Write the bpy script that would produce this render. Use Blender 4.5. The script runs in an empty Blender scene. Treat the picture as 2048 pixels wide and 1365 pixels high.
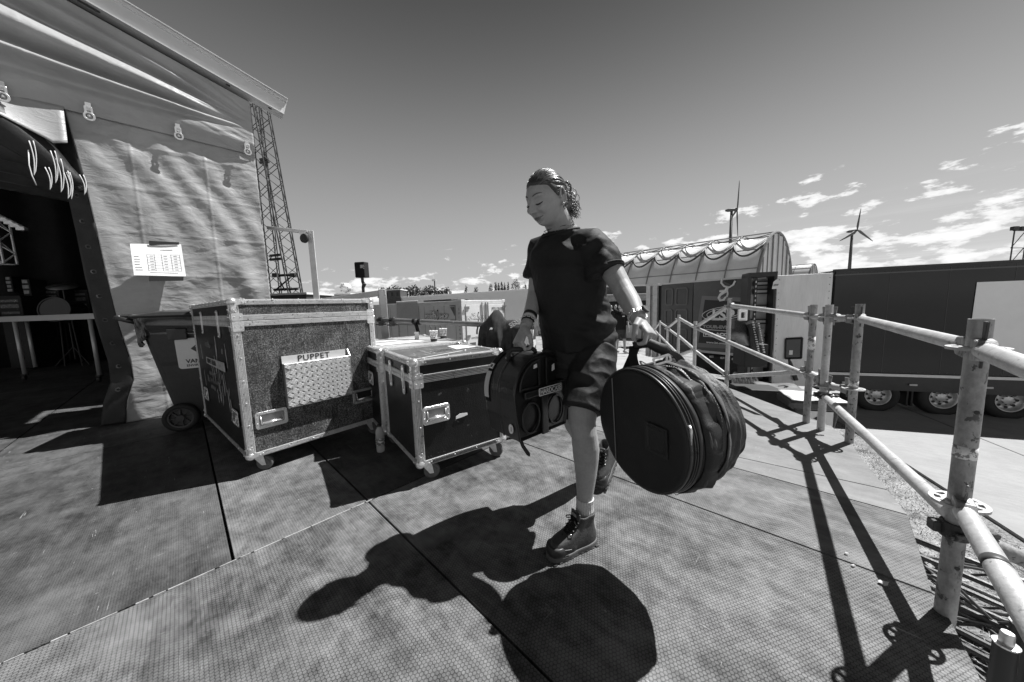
import bpy, math, random, bmesh
from mathutils import Vector, Matrix, noise
V = Vector
rad = math.radians
random.seed(11)
sc = bpy.context.scene
COL = sc.collection
# ------------------------------------------------------------------ camera
FPX, ROLL, PITCH, CAMH = 649.0, 1.84, 6.18, 1.07
_p, _r = rad(PITCH), rad(ROLL)
FWD = V((0, math.cos(_p), -math.sin(_p)))
_r0, _u0 = V((1, 0, 0)), V((0, math.sin(_p), math.cos(_p)))
RGT = _r0 * math.cos(_r) - _u0 * math.sin(_r)
UPV = _u0 * math.cos(_r) + _r0 * math.sin(_r)
cam_d = bpy.data.cameras.new('camera'); cam = bpy.data.objects.new('camera', cam_d); COL.objects.link(cam)
cam_d.sensor_width = 36; cam_d.lens = FPX / 2048 * 36; cam_d.clip_start = 0.02; cam_d.clip_end = 4000
m3 = Matrix((RGT, UPV, -FWD)).transposed()
cam.matrix_world = Matrix.Translation((0, 0, CAMH)) @ m3.to_4x4()
sc.camera = cam
CAMP = V((0, 0, CAMH))
# ------------------------------------------------------------------ light and exposure
SUNV = V((-.565, -.235, -1.0)).normalized()
sl = bpy.data.lights.new('sun', 'SUN'); sl.energy = 5.0; sl.angle = rad(0.5); sl.color = (1, 1, 1)
so = bpy.data.objects.new('sun', sl); COL.objects.link(so); so.rotation_euler = SUNV.to_track_quat('-Z', 'Y').to_euler()
so.location = (6, 3, 12)
sc.view_settings.view_transform = 'Standard'; sc.view_settings.look = 'None'
sc.view_settings.exposure = 0.75; sc.view_settings.gamma = 1.0
sc.render.resolution_x, sc.render.resolution_y = 1024, 682
sc.cycles.max_bounces = 6; sc.cycles.diffuse_bounces = 3; sc.cycles.glossy_bounces = 3
sc.cycles.transparent_max_bounces = 8
sc.cycles.use_denoising = True

class NT:
    "small helper for node trees"
    def __init__(s, tree): s.t = tree; s.n = tree.nodes; s.l = tree.links
    def new(s, typ, **kw):
        n = s.n.new(typ)
        for k, v in kw.items(): setattr(n, k, v)
        return n
    def put(s, sock, v):
        if v is None: return
        if hasattr(v, 'is_output') or isinstance(v, bpy.types.NodeSocket): s.l.new(v, sock)
        else: sock.default_value = v
    def m(s, op, a, b=None, c=None, clamp=False):
        n = s.new('ShaderNodeMath', operation=op); n.use_clamp = clamp
        s.put(n.inputs[0], a); s.put(n.inputs[1], b)
        if c is not None: s.put(n.inputs[2], c)
        return n.outputs[0]
    def vm(s, op, a, b=None):
        n = s.new('ShaderNodeVectorMath', operation=op)
        s.put(n.inputs[0], a); s.put(n.inputs[1], b)
        return n.outputs['Value'] if op in ('LENGTH', 'DOT_PRODUCT', 'DISTANCE') else n.outputs[0]
    def mr(s, v, a, b, c=0., d=1., smooth=False):
        n = s.new('ShaderNodeMapRange'); n.interpolation_type = 'SMOOTHSTEP' if smooth else 'LINEAR'
        s.put(n.inputs[0], v)
        for i, x in enumerate((a, b, c, d)): s.put(n.inputs[i + 1], x)
        return n.outputs[0]
    def noise(s, vec, scale=5., detail=4., rough=.55, dist=0.):
        n = s.new('ShaderNodeTexNoise'); s.put(n.inputs['Vector'], vec)
        n.inputs['Scale'].default_value = scale; n.inputs['Detail'].default_value = detail
        n.inputs['Roughness'].default_value = rough; n.inputs['Distortion'].default_value = dist
        return n.outputs['Fac']
    def mapping(s, vec, scale=(1, 1, 1), rot=(0, 0, 0), loc=(0, 0, 0)):
        n = s.new('ShaderNodeMapping'); s.put(n.inputs['Vector'], vec)
        n.inputs['Scale'].default_value = scale; n.inputs['Rotation'].default_value = rot; n.inputs['Location'].default_value = loc
        return n.outputs[0]
    def mix(s, f, a, b):
        return s.m('ADD', s.m('MULTIPLY', a, s.m('SUBTRACT', 1., f)), s.m('MULTIPLY', b, f))

# ------------------------------------------------------------------ sky (a black and white photograph: the sky's red channel)
w = bpy.data.worlds.new('World'); sc.world = w; w.use_nodes = True
t = NT(w.node_tree); t.n.clear()
out = t.new('ShaderNodeOutputWorld'); bg = t.new('ShaderNodeBackground')
sky = t.new('ShaderNodeTexSky', sky_type='NISHITA'); sky.sun_disc = False
sky.sun_elevation = rad(58.5); sky.sun_rotation = rad(67.4); sky.altitude = 50; sky.air_density = 1.0; sky.dust_density = 1.3; sky.ozone_density = 1.5
tc = t.new('ShaderNodeTexCoord'); D = tc.outputs['Generated']
sp = t.new('ShaderNodeSeparateXYZ'); t.put(sp.inputs[0], D)
srgb = t.new('ShaderNodeSeparateColor'); t.put(srgb.inputs[0], sky.outputs[0])
red = srgb.outputs[0]
az = t.m('ARCTAN2', sp.outputs[0], sp.outputs[1]); el = t.m('ARCSINE', sp.outputs[2])
# red filter: the blue zenith goes dark, the pale horizon stays light; the sky texture modulates it
elq = t.m('DIVIDE', t.m('MAXIMUM', el, 0.), .50)
grad = t.m('ADD', t.m('MULTIPLY', t.m('EXPONENT', t.m('MULTIPLY', t.m('MULTIPLY', elq, elq), -1.)), .335), .016)
soft = t.m('POWER', t.m('MULTIPLY', red, 0.11), .10)
side = t.mr(az, -1.2, 1.0, .86, 1.10)
base = t.m('MULTIPLY', t.m('MULTIPLY', grad, soft), side)
cv = t.new('ShaderNodeCombineXYZ'); t.put(cv.inputs[0], t.m('MULTIPLY', az, 13.0)); t.put(cv.inputs[1], t.m('MULTIPLY', el, 36.0)); cv.inputs[2].default_value = 3.7
n1 = t.noise(cv.outputs[0], 1.0, 9., .60, .0)
cv2 = t.new('ShaderNodeCombineXYZ'); t.put(cv2.inputs[0], t.m('MULTIPLY', az, 3.0)); t.put(cv2.inputs[1], t.m('MULTIPLY', el, 60.0)); cv2.inputs[2].default_value = 9.1
n2 = t.noise(cv2.outputs[0], 1.0, 5., .6, .4)
# more cloud to the right and low down, none high up
right = t.mr(az, -0.6, 0.95, 0.0, 1.0)
top = t.m('ADD', 0.13, t.m('MULTIPLY', right, 0.16))
hi = t.mr(el, t.m('MULTIPLY', top, 0.35), top, 0.0, 1.0)
thr = t.m('ADD', t.m('ADD', 0.490, t.m('MULTIPLY', hi, 0.15)), t.m('MULTIPLY', right, -0.040))
cl = t.m('MULTIPLY', t.mr(n1, thr, t.m('ADD', thr, 0.07), 0., 1., True), t.mr(hi, .9, 1., 1., 0.))
veil = t.m('MULTIPLY', t.mr(n2, 0.42, 0.75, 0., .40, True), t.m('MULTIPLY', t.mr(el, 0.02, t.m('MULTIPLY', top, .75), 1., 0.), t.mr(az, .1, .8, .1, 1.)))
edge = t.mr(n1, thr, t.m('ADD', thr, 0.18), .46, 0.66)
lit = t.mix(cl, t.mix(veil, base, 0.58), edge)
final = t.mix(t.mr(el, -0.02, 0.0, 1., 0.), lit, 0.25)
t.put(bg.inputs['Color'], final); bg.inputs['Strength'].default_value = 1.0
t.l.new(bg.outputs[0], out.inputs[0])

# ------------------------------------------------------------------ projection helpers (photo pixel -> point in the place)
def ray(x, y): return RGT * ((x - 1024) / FPX) - UPV * ((y - 682.5) / FPX) + FWD
def pz(x, y, z=0.0):
    d = ray(x, y); return CAMP + d * ((z - CAMH) / d.z)
def py_(x, y, Y):
    d = ray(x, y); return CAMP + d * (Y / d.y)
def pplane(x, y, P, n):
    d = ray(x, y); P = V((P[0], P[1], P[2] if len(P) > 2 else 0)); n = V((n[0], n[1], n[2] if len(n) > 2 else 0))
    return CAMP + d * (((P - CAMP).dot(n)) / d.dot(n))

# ------------------------------------------------------------------ materials
MATS = {}
def mat(name, v, rough=.6, metal=0., amp=0., ns=8., bump=0., bs=60., spec=.5, stretch=(1, 1, 1), spots=0., spots_s=30., spots_v=.02, coat=0., rot=(0, 0, 0), trans=0., bamp2=0.):
    if name in MATS: return MATS[name]
    m = bpy.data.materials.new(name); m.use_nodes = True; t = NT(m.node_tree); b = m.node_tree.nodes['Principled BSDF']
    tc = t.new('ShaderNodeTexCoord'); P = t.mapping(tc.outputs['Object'], stretch, rot)
    val = v
    if amp:
        n = t.noise(P, ns, 6., .6); n_b = t.noise(P, ns * 6, 4., .6)
        nn = t.m('ADD', t.m('MULTIPLY', n, .65), t.m('MULTIPLY', n_b, .35))
        val = t.mr(nn, .3, .7, v * (1 - amp), v * (1 + amp))
    if spots:
        s = t.noise(P, spots_s, 5., .65, .3)
        val = t.mix(t.mr(s, 1 - spots, 1 - spots + .06, 0., 1., True), val, spots_v)
    cc = t.new('ShaderNodeCombineColor')
    for i in range(3): t.put(cc.inputs[i], val)
    t.l.new(cc.outputs[0], b.inputs['Base Color'])
    b.inputs['Roughness'].default_value = rough; b.inputs['Metallic'].default_value = metal
    b.inputs['Specular IOR Level'].default_value = spec
    if coat: b.inputs['Coat Weight'].default_value = coat; b.inputs['Coat Roughness'].default_value = .15
    if trans: b.inputs['Transmission Weight'].default_value = trans; b.inputs['IOR'].default_value = 1.33
    if bump:
        bn = t.new('ShaderNodeBump'); bn.inputs['Strength'].default_value = bump; bn.inputs['Distance'].default_value = .01
        h = t.noise(P, bs, 5., .6)
        t.put(bn.inputs['Height'], h); t.l.new(bn.outputs[0], b.inputs['Normal'])
    MATS[name] = m; return m

alu = mat('aluminium', .64, .38, .45, .22, 14, .3, 160, spots=.40, spots_s=60, spots_v=.14)
alu_clean = mat('clean_aluminium', .75, .35, .35, .10, 3, .05, 60)
chrome = mat('bright_steel', .74, .28, .75, .2, 30, .2, 90, spots=.33, spots_s=60, spots_v=.2)
galv = mat('galvanised_steel', .30, .5, .35, .55, 11, .3, 55, stretch=(1, 1, .6), spots=.43, spots_s=34, spots_v=.09)
galv_l = mat('bright_galvanised_steel', .48, .42, .3, .32, 9, .2, 60, spots=.38, spots_s=30, spots_v=.22)
dark_steel = mat('dark_steel', .06, .5, .5, .4, 20, .2, 80)
rubber = mat('black_rubber', .018, .7, 0, .3, 20, .1, 90)
blackp = mat('black_plastic', .02, .42, 0, .35, 12, .15, 80)
black_wood = mat('black_painted_ply', .011, .42, 0, .5, 12, .3, 120, spots=.36, spots_s=16, spots_v=.09, spec=.25)
blackcloth = mat('black_cloth', .012, .85, 0, .3, 40, .25, 300, spec=.25)
white = mat('white_paper', .78, .6, 0, .05, 10)
whitep = mat('white_paint', .70, .4, 0, .12, 3, .05, 30)
ink = mat('black_ink', .015, .5)
skin = mat('skin', .31, .52, 0, .16, 22, .10, 240, spec=.35)
# ------------------------------------------------------------------ mesh builder
ORG = {}
def org(o): return ORG.get(o.name, V((0, 0, 0))) if o else V((0, 0, 0))
def ortho(d, up=None):
    d = d.normalized(); up = up or (V((0, 0, 1)) if abs(d.z) < .9 else V((0, 1, 0)))
    a = up.cross(d).normalized(); b = d.cross(a).normalized(); return a, b
class MB:
    def __init__(s): s.v = []; s.f = []
    def add(s, vs, fs):
        o = len(s.v); s.v += [V(q) for q in vs]; s.f += [tuple(i + o for i in f) for f in fs]; return s
    def obox(s, o, u, v, w):
        o, u, v, w = V(o), V(u), V(v), V(w)
        P = [o, o + u, o + u + v, o + v, o + w, o + u + w, o + u + v + w, o + v + w]
        F = [(0, 3, 2, 1), (4, 5, 6, 7), (0, 1, 5, 4), (1, 2, 6, 5), (2, 3, 7, 6), (3, 0, 4, 7)]
        if u.cross(v).dot(w) < 0: F = [f[::-1] for f in F]
        return s.add(P, F)
    def box(s, c, sz, rz=0.):
        c = V(c); q = Matrix.Rotation(rz, 3, 'Z'); u, v, w = q @ V((sz[0], 0, 0)), q @ V((0, sz[1], 0)), V((0, 0, sz[2]))
        return s.obox(c - (u + v + w) / 2, u, v, w)
    def rings(s, R, close=True, cap=True):
        n = len(R[0]); vs = [p for r in R for p in r]; fs = []
        for i in range(len(R) - 1):
            for j in range(n if close else n - 1):
                k = (j + 1) % n; fs.append((i * n + j, i * n + k, (i + 1) * n + k, (i + 1) * n + j))
        if cap and close: fs.append(tuple(range(n))[::-1]); fs.append(tuple((len(R) - 1) * n + j for j in range(n)))
        return s.add(vs, fs)
    def tube(s, a, b, r, n=12, r2=None, cap=True):
        a, b = V(a), V(b); r2 = r if r2 is None else r2; x, y = ortho(b - a)
        C = [(math.cos(2 * math.pi * i / n), math.sin(2 * math.pi * i / n)) for i in range(n)]
        return s.rings([[a + x * (c * r) + y * (d * r) for c, d in C], [b + x * (c * r2) + y * (d * r2) for c, d in C]], True, cap)
    def path(s, pts, r, n=8, cap=True):
        pts = [V(p) for p in pts]; N = len(pts); R = []; rr = r if isinstance(r, (list, tuple)) else [r] * N
        x = None
        for i, p in enumerate(pts):
            d = (pts[min(i + 1, N - 1)] - pts[max(i - 1, 0)])
            if d.length < 1e-9: d = V((0, 0, 1))
            d.normalize()
            if x is None: x, y = ortho(d)
            else:
                x = (x - d * x.dot(d))
                if x.length < 1e-6: x, _ = ortho(d)
                x.normalize(); y = d.cross(x)
            R.append([p + (x * math.cos(2 * math.pi * j / n) + y * math.sin(2 * math.pi * j / n)) * rr[i] for j in range(n)])
        return s.rings(R, True, cap)
    def loft(s, st, n=20):
        "st: (centre, ra, rb, dirA, dirB[, squareness])"
        R = []
        for q in st:
            c, ra, rb, A, B = q[:5]; e = q[5] if len(q) > 5 else 1.0; r = []
            for j in range(n):
                th = 2 * math.pi * j / n; cx, sy = math.cos(th), math.sin(th)
                cx = math.copysign(abs(cx) ** e, cx); sy = math.copysign(abs(sy) ** e, sy)
                r.append(V(c) + V(A) * (ra * cx) + V(B) * (rb * sy))
            R.append(r)
        return s.rings(R)
    def lathe(s, prof, o=(0, 0, 0), ax=(0, 0, 1), n=24, closed=False, cap=True):
        o = V(o); ax = V(ax).normalized(); x, y = ortho(ax); R = []
        for r, h in prof: R.append([o + ax * h + (x * math.cos(2 * math.pi * j / n) + y * math.sin(2 * math.pi * j / n)) * max(r, 1e-5) for j in range(n)])
        if closed: R.append(R[0]); return s.rings(R, True, False)
        return s.rings(R, True, cap)
    def prism(s, poly, o, u, v, w):
        "poly: 2d points in the u,v frame at o, extruded by vector w"
        o, u, v, w = V(o), V(u), V(v), V(w); n = len(poly)
        A = [o + u * a + v * b for a, b in poly]; B = [p + w for p in A]
        F = [tuple(range(n))[::-1], tuple(range(n, 2 * n))] + [(i, (i + 1) % n, n + (i + 1) % n, n + i) for i in range(n)]
        if u.cross(v).dot(w) < 0: F = [f[::-1] for f in F]
        return s.add(A + B, F)
    def frame(s, poly_o, poly_i, o, u, v, w):
        "ring between two 2d outlines with the same number of points, extruded by w"
        o, u, v, w = V(o), V(u), V(v), V(w); n = len(poly_o)
        P = [o + u * a + v * b for a, b in poly_o] + [o + u * a + v * b for a, b in poly_i]; P += [p + w for p in P]
        F = []
        for i in range(n):
            k = (i + 1) % n
            F += [(i, n + i, n + k, k), (2 * n + i, 2 * n + k, 3 * n + k, 3 * n + i), (i, k, 2 * n + k, 2 * n + i), (n + i, 3 * n + i, 3 * n + k, n + k)]
        return s.add(P, F)
    def grid(s, fn, nu, nv):
        vs = [fn(i / nu, j / nv) for j in range(nv + 1) for i in range(nu + 1)]
        fs = [(j * (nu + 1) + i, j * (nu + 1) + i + 1, (j + 1) * (nu + 1) + i + 1, (j + 1) * (nu + 1) + i) for j in range(nv) for i in range(nu)]
        return s.add(vs, fs)
    def ball(s, c, r, n=12, sq=(1, 1, 1)):
        c = V(c); R = []
        for i in range(n + 1):
            ph = math.pi * i / n; R.append([c + V((math.sin(ph) * math.cos(2 * math.pi * j / (2 * n)) * r * sq[0], math.sin(ph) * math.sin(2 * math.pi * j / (2 * n)) * r * sq[1], math.cos(ph) * r * sq[2])) + V((0, 0, 1e-5 * (i - n / 2))) for j in range(2 * n)])
        return s.rings(R, True, False)
    def xf(s, M): s.v = [M @ p for p in s.v]; return s
    def build(s, name, m, parent=None, smooth=False, bevel=0., local=False, remesh=0., seg=2, solid=0., fix=True):
        o0 = V((0, 0, 0)) if local else org(parent)
        me = bpy.data.meshes.new(name); me.from_pydata([p - o0 for p in s.v], [], s.f); me.update()
        if fix:
            bm = bmesh.new(); bm.from_mesh(me); bmesh.ops.remove_doubles(bm, verts=bm.verts, dist=1e-6)
            bmesh.ops.recalc_face_normals(bm, faces=bm.faces); bm.to_mesh(me); bm.free()
        o = bpy.data.objects.new(name, me); COL.objects.link(o); me.materials.append(m)
        if parent: o.parent = parent
        if not local: ORG[o.name] = o0.copy()
        if remesh:
            md = o.modifiers.new('r', 'REMESH'); md.mode = 'VOXEL'; md.voxel_size = remesh; md.use_smooth_shade = True
            md2 = o.modifiers.new('s', 'SMOOTH'); md2.factor = .5; md2.iterations = 4
            dg = bpy.context.evaluated_depsgraph_get(); ev = o.evaluated_get(dg)
            nm = bpy.data.meshes.new_from_object(ev); o.modifiers.clear(); o.data = nm; nm.name = name
            if not nm.materials: nm.materials.append(m)
            smooth = True
        if solid:
            md = o.modifiers.new('t', 'SOLIDIFY'); md.thickness = solid; md.offset = 0
        if bevel:
            md = o.modifiers.new('b', 'BEVEL'); md.width = bevel; md.segments = seg; md.limit_method = 'ANGLE'; md.angle_limit = rad(50)
        if smooth:
            for p in o.data.polygons: p.use_smooth = True
        return o
def smooth_angle(o, a=40):
    me = o.data; bm = bmesh.new(); bm.from_mesh(me)
    for f in bm.faces: f.smooth = True
    for e in bm.edges:
        if len(e.link_faces) == 2 and e.calc_face_angle(0) > rad(a): e.smooth = False
    bm.to_mesh(me); bm.free(); return o
def tag(o, label=None, cat=None, group=None, kind=None):
    for k, v in (('label', label), ('category', cat), ('group', group), ('kind', kind)):
        if v: o[k] = v
    return o
def thing(name, label, cat, loc=(0, 0, 0), rz=0., group=None):
    o = bpy.data.objects.new(name, None); COL.objects.link(o); o.location = loc; o.rotation_euler = (0, 0, rz); o.empty_display_size = .1
    ORG[o.name] = V(loc); return tag(o, label, cat, group)
def structure(mb, name, m, **k): return tag(mb.build(name, m, **k), kind='structure')
def copy_tree(o, parent=None):
    c = o.copy(); COL.objects.link(c)
    if parent: c.parent = parent
    for ch in list(KIDS.get(o.name, [])): copy_tree(ch, c)
    return c
KIDS = {}
def index_kids():
    KIDS.clear()
    for o in bpy.data.objects:
        if o.parent: KIDS.setdefault(o.parent.name, []).append(o)
def text(s, size, o, u, v, name='lettering', m=None, parent=None, align='LEFT', ext=.0006, off=0., local=False, squeeze=1., space=1.):
    cu = bpy.data.curves.new(name, 'FONT'); cu.body = s; cu.size = size; cu.align_x = align; cu.extrude = ext; cu.offset = off; cu.space_character = space
    cu.resolution_u = 3
    tmp = bpy.data.objects.new('tmp', cu); COL.objects.link(tmp)
    dg = bpy.context.evaluated_depsgraph_get(); me = bpy.data.meshes.new_from_object(tmp.evaluated_get(dg))
    bpy.data.objects.remove(tmp); bpy.data.curves.remove(cu)
    u, v = V(u).normalized(), V(v).normalized(); n = u.cross(v)
    M = Matrix((u * squeeze, v, n)).transposed().to_4x4(); M.translation = V(o) - (V((0, 0, 0)) if local else org(parent))
    me.transform(M); me.name = name; me.materials.clear(); me.materials.append(m or ink)
    ob = bpy.data.objects.new(name, me); COL.objects.link(ob)
    if parent: ob.parent = parent
    if not local: ORG[ob.name] = org(parent).copy()
    return ob
def rrect(x0, y0, x1, y1, r, k=4):
    P = []
    for cx, cy, a0 in ((x1 - r, y1 - r, 0), (x0 + r, y1 - r, 90), (x0 + r, y0 + r, 180), (x1 - r, y0 + r, 270)):
        for i in range(k + 1):
            a = rad(a0 + 90 * i / k); P.append((cx + r * math.cos(a), cy + r * math.sin(a)))
    return P
def displace(o, fn):
    me = o.data; me.update(); N = [v.normal.copy() for v in me.vertices]
    for i, v in enumerate(me.vertices): v.co = v.co + N[i] * fn(v.co, N[i])
    me.update()
def fbm(p, o=4): return noise.fractal(p, 1.0, 2.0, o)
def ridge(p): return 1 - abs(noise.noise(p)) * 2

def scribble(o, u, v, L, h, m, parent, name='scrawl', local=False, n=9, th=.0016, seed=1):
    "illegible handwriting: short slanted strokes"
    rg = random.Random(seed); mb = MB(); u, v, o = V(u).normalized(), V(v).normalized(), V(o); x = 0.
    pts = [o]
    for i in range(n * 2):
        x += L / (n * 2) * rg.uniform(.6, 1.4); pts.append(o + u * x + v * (h * rg.uniform(.55, 1.) * (i % 2) + rg.uniform(-.1, .1) * h))
    mb.path(pts, th, 4); return mb.build(name, m, parent, local=local)
# ------------------------------------------------------------------ deck material: film faced ply with a hexagon mesh
DO = V((-.8414, 1.729, 0)); DA = V((.712, -.702, 0)).normalized(); DB = V((-DA.y, DA.x, 0))
def dk(a, b, z=0.): return DO + DA * a + DB * b + V((0, 0, z))
DANG = math.atan2(DA.y, DA.x)
def deck_mat(name, hexs, lo, hi, line, seed, big=1.6, wear=.5, rough=.62, streak=.5, rot=0.):
    m = bpy.data.materials.new(name); m.use_nodes = True; t = NT(m.node_tree); b = m.node_tree.nodes['Principled BSDF']
    tc = t.new('ShaderNodeTexCoord'); P = t.mapping(tc.outputs['Object'], (1, 1, 1), (0, 0, -DANG), (seed, seed * .7, 0))
    big_n = t.noise(P, big, 6., .62, .6); mid = t.noise(P, big * 6, 9., .74, .2)
    st = t.noise(t.mapping(P, (2.5, 9, 1), (0, 0, rot)), 1.5, 9., .74, .4); fine = t.noise(P, 260., 3., .6)
    k = t.m('ADD', t.m('ADD', t.m('MULTIPLY', big_n, .36), t.m('MULTIPLY', mid, .34)), t.m('MULTIPLY', st, .30))
    val = t.mr(k, .40, .60, lo, hi)
    height = None
    if hexs:
        Q = t.mapping(P, (1 / hexs, 1 / hexs, 1))
        S = (1.0, 1.7320508, 1.0)
        def cell(off):
            q = t.vm('ADD', Q, off); md = t.new('ShaderNodeVectorMath', operation='WRAP'); t.put(md.inputs[0], q)
            md.inputs[1].default_value = (.5, .8660254, 1); md.inputs[2].default_value = (-.5, -.8660254, -1)
            return md.outputs[0]
        A, B = cell((0, 0, 0)), cell((.5, .8660254, 0))
        def hd(v):
            s_ = t.new('ShaderNodeSeparateXYZ'); t.put(s_.inputs[0], v)
            x = t.m('ABSOLUTE', s_.outputs[0]); y = t.m('ABSOLUTE', s_.outputs[1])
            return t.m('MAXIMUM', x, t.m('ADD', t.m('MULTIPLY', x, .5), t.m('MULTIPLY', y, .8660254)))
        h = t.m('MINIMUM', hd(A), hd(B))
        ln = t.mr(h, .37, .46, 0., 1., True)
        worn = t.mr(t.m('ADD', t.m('MULTIPLY', mid, .5), t.m('MULTIPLY', big_n, .5)), .40, .62, 1., 1. - wear)
        val = t.m('MULTIPLY', val, t.m('SUBTRACT', 1., t.m('MULTIPLY', t.m('MULTIPLY', ln, line), worn)))
        height = t.m('SUBTRACT', 1., ln)
    val = t.m('MULTIPLY', val, t.mr(fine, .2, .8, .72, 1.28))
    # scratches and pale flecks
    sc_ = t.noise(t.mapping(P, (3, 60, 1), (0, 0, .9)), 1.3, 3., .7, 1.5); sc2 = t.noise(t.mapping(P, (50, 3, 1), (0, 0, .3)), 1.7, 3., .7, 1.5)
    scr = t.m('MAXIMUM', t.mr(sc_, .70, .73, 0., 1.), t.mr(sc2, .71, .74, 0., 1.))
    fl = t.mr(t.noise(P, 38., 2., .5), .77, .80, 0., 1.)
    val = t.mix(t.m('MULTIPLY', t.m('MAXIMUM', scr, fl), .55), val, .5)
    cc = t.new('ShaderNodeCombineColor'); [t.put(cc.inputs[i], val) for i in range(3)]
    t.l.new(cc.outputs[0], b.inputs['Base Color']); b.inputs['Roughness'].default_value = rough; b.inputs['Specular IOR Level'].default_value = .35
    bn = t.new('ShaderNodeBump'); bn.inputs['Strength'].default_value = .55; bn.inputs['Distance'].default_value = .002
    hh = t.m('ADD', t.m('MULTIPLY', fine, .35), height if height is not None else 0.)
    t.put(bn.inputs['Height'], hh); t.l.new(bn.outputs[0], b.inputs['Normal'])
    return m
dm_hex = deck_mat('hexagon mesh ply', .0125, .032, .215, .82, 1.0, 2.2, .45)
dm_hex2 = deck_mat('worn hexagon mesh ply', .0125, .050, .215, .72, 4.0, 1.7, .85)
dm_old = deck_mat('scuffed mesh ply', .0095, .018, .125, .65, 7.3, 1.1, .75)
dm_smooth = deck_mat('smooth grey ply', 0, .12, .22, .3, 2.2, 1.2)
dm_light = deck_mat('pale ply', 0, .29, .40, .3, 9.2, .8)
G0 = -2.4
GAP = .0055
def panel(poly, m, z=0., th=.03, name='deck_panel'):
    mb = MB(); pts = [dk(a, b, z) for a, b in poly]; n = len(pts)
    mb.add(pts + [p - V((0, 0, th)) for p in pts], [tuple(range(n)), tuple(range(n, 2 * n))[::-1]] + [(i, n + i, n + (i + 1) % n, (i + 1) % n) for i in range(n)])
    o = structure(mb, name, m, bevel=.0012, seg=1); return o
def rp(a0, a1, b0, b1): g = GAP; return [(a0 + g, b0 + g), (a1 - g, b0 + g), (a1 - g, b1 - g), (a0 + g, b1 - g)]
panel(rp(0, 2.30, -2.4, 0), dm_hex)
panel(rp(2.30, 4.4, -2.4, 0), dm_hex2)
panel([(.004, .004), (2.19, .004), (2.16, .86), (2.135, 1.140), (.004, 1.140)], dm_hex)
panel([(.004, 1.150), (2.125, 1.150), (2.13, 1.731), (.004, 1.731)], dm_hex2)
panel([(.254, 1.739), (2.128, 1.739), (2.085, 1.98), (.254, 1.75 + .05)], dm_smooth)
panel([(.254, 1.806), (2.083, 1.988), (2.02, 2.33), (1.96, 2.69), (1.86, 3.04), (.254, 2.86)], dm_smooth)
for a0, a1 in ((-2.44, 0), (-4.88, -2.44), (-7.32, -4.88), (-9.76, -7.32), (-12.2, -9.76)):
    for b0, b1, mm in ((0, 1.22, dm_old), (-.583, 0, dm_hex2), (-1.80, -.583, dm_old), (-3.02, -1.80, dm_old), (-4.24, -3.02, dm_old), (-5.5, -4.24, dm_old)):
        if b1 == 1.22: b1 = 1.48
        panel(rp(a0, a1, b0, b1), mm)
# pale dust packed in the seam in front of the left panels
mb = MB()
for i in range(46):
    b = -1.75 + i * .0385 + random.uniform(-.008, .008)
    if random.random() < .95: mb.obox(dk(-.003, b, -.004), DA * random.uniform(.003, .006), DB * random.uniform(.03, .045), V((0, 0, .0042 + random.random() * .0006)))
structure(mb, 'deck_seam_dust', mat('seam_dust', .34, .9, 0, .3, 40))
# under structure
mb = MB(); mb.obox(dk(-12.2, -5.5, -.24), DA * 14.2, V((0, 0, 0)) + DB * 6.9, V((0, 0, .2)))
structure(mb, 'deck_frame', mat('deck_underside', .02, .9))
mb = MB()
mb.obox(dk(.2, 1.4, -.20), DA * 1.62, DB * 1.45, V((0, 0, .16)))
structure(mb, 'deck_frame', mat('deck_underside', .02, .9))
# ramp (descends away beyond the deck)
RL = [(.30, 2.95, 0), (.62, 4.6, -.13), (1.55, 9.5, -.66), (2.6, 14.5, -1.22), (4.9, 25, -2.36)]
RR = [(2.62, 2.62, 0), (2.93, 4.5, -.13), (4.35, 9.5, -.66), (5.6, 14.5, -1.22), (8.2, 25, -2.36)]
for i in range(4):
    n = [1, 4, 4, 6][i]
    for k in range(n):
        f0, f1 = k / n, (k + 1) / n
        a0, a1 = V(RL[i]).lerp(V(RL[i + 1]), f0), V(RL[i]).lerp(V(RL[i + 1]), f1 - .003 * (f1 < 1))
        b0, b1 = V(RR[i]).lerp(V(RR[i + 1]), f0), V(RR[i]).lerp(V(RR[i + 1]), f1 - .003 * (f1 < 1))
        dz = V((0, 0, .03)); zo = V((0, 0, -.0045))
        mb = MB(); mb.add([a0 + zo, b0 + zo, b1 + zo, a1 + zo, a0 - dz, b0 - dz, b1 - dz, a1 - dz], [(0, 1, 2, 3), (7, 6, 5, 4), (0, 4, 5, 1), (1, 5, 6, 2), (2, 6, 7, 3), (3, 7, 4, 0)])
        structure(mb, 'ramp', dm_light if i else dm_smooth)
# ------------------------------------------------------------------ ground, trackway, grass
gm = bpy.data.materials.new('dry_mown_field'); gm.use_nodes = True; t = NT(gm.node_tree); b_ = gm.node_tree.nodes['Principled BSDF']
tc = t.new('ShaderNodeTexCoord'); P = tc.outputs['Object']
k = t.m('ADD', t.m('MULTIPLY', t.noise(P, 2.2, 6., .6), .4), t.m('MULTIPLY', t.noise(t.mapping(P, (1, 1.6, 1)), 34., 6., .7), .6))
val = t.mr(k, .40, .60, .06, .40); cc = t.new('ShaderNodeCombineColor'); [t.put(cc.inputs[i], val) for i in range(3)]
t.l.new(cc.outputs[0], b_.inputs['Base Color']); b_.inputs['Roughness'].default_value = .9
bn = t.new('ShaderNodeBump'); bn.inputs['Strength'].default_value = .8; bn.inputs['Distance'].default_value = .03
t.put(bn.inputs['Height'], t.noise(P, 40., 6., .7)); t.l.new(bn.outputs[0], b_.inputs['Normal'])
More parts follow.
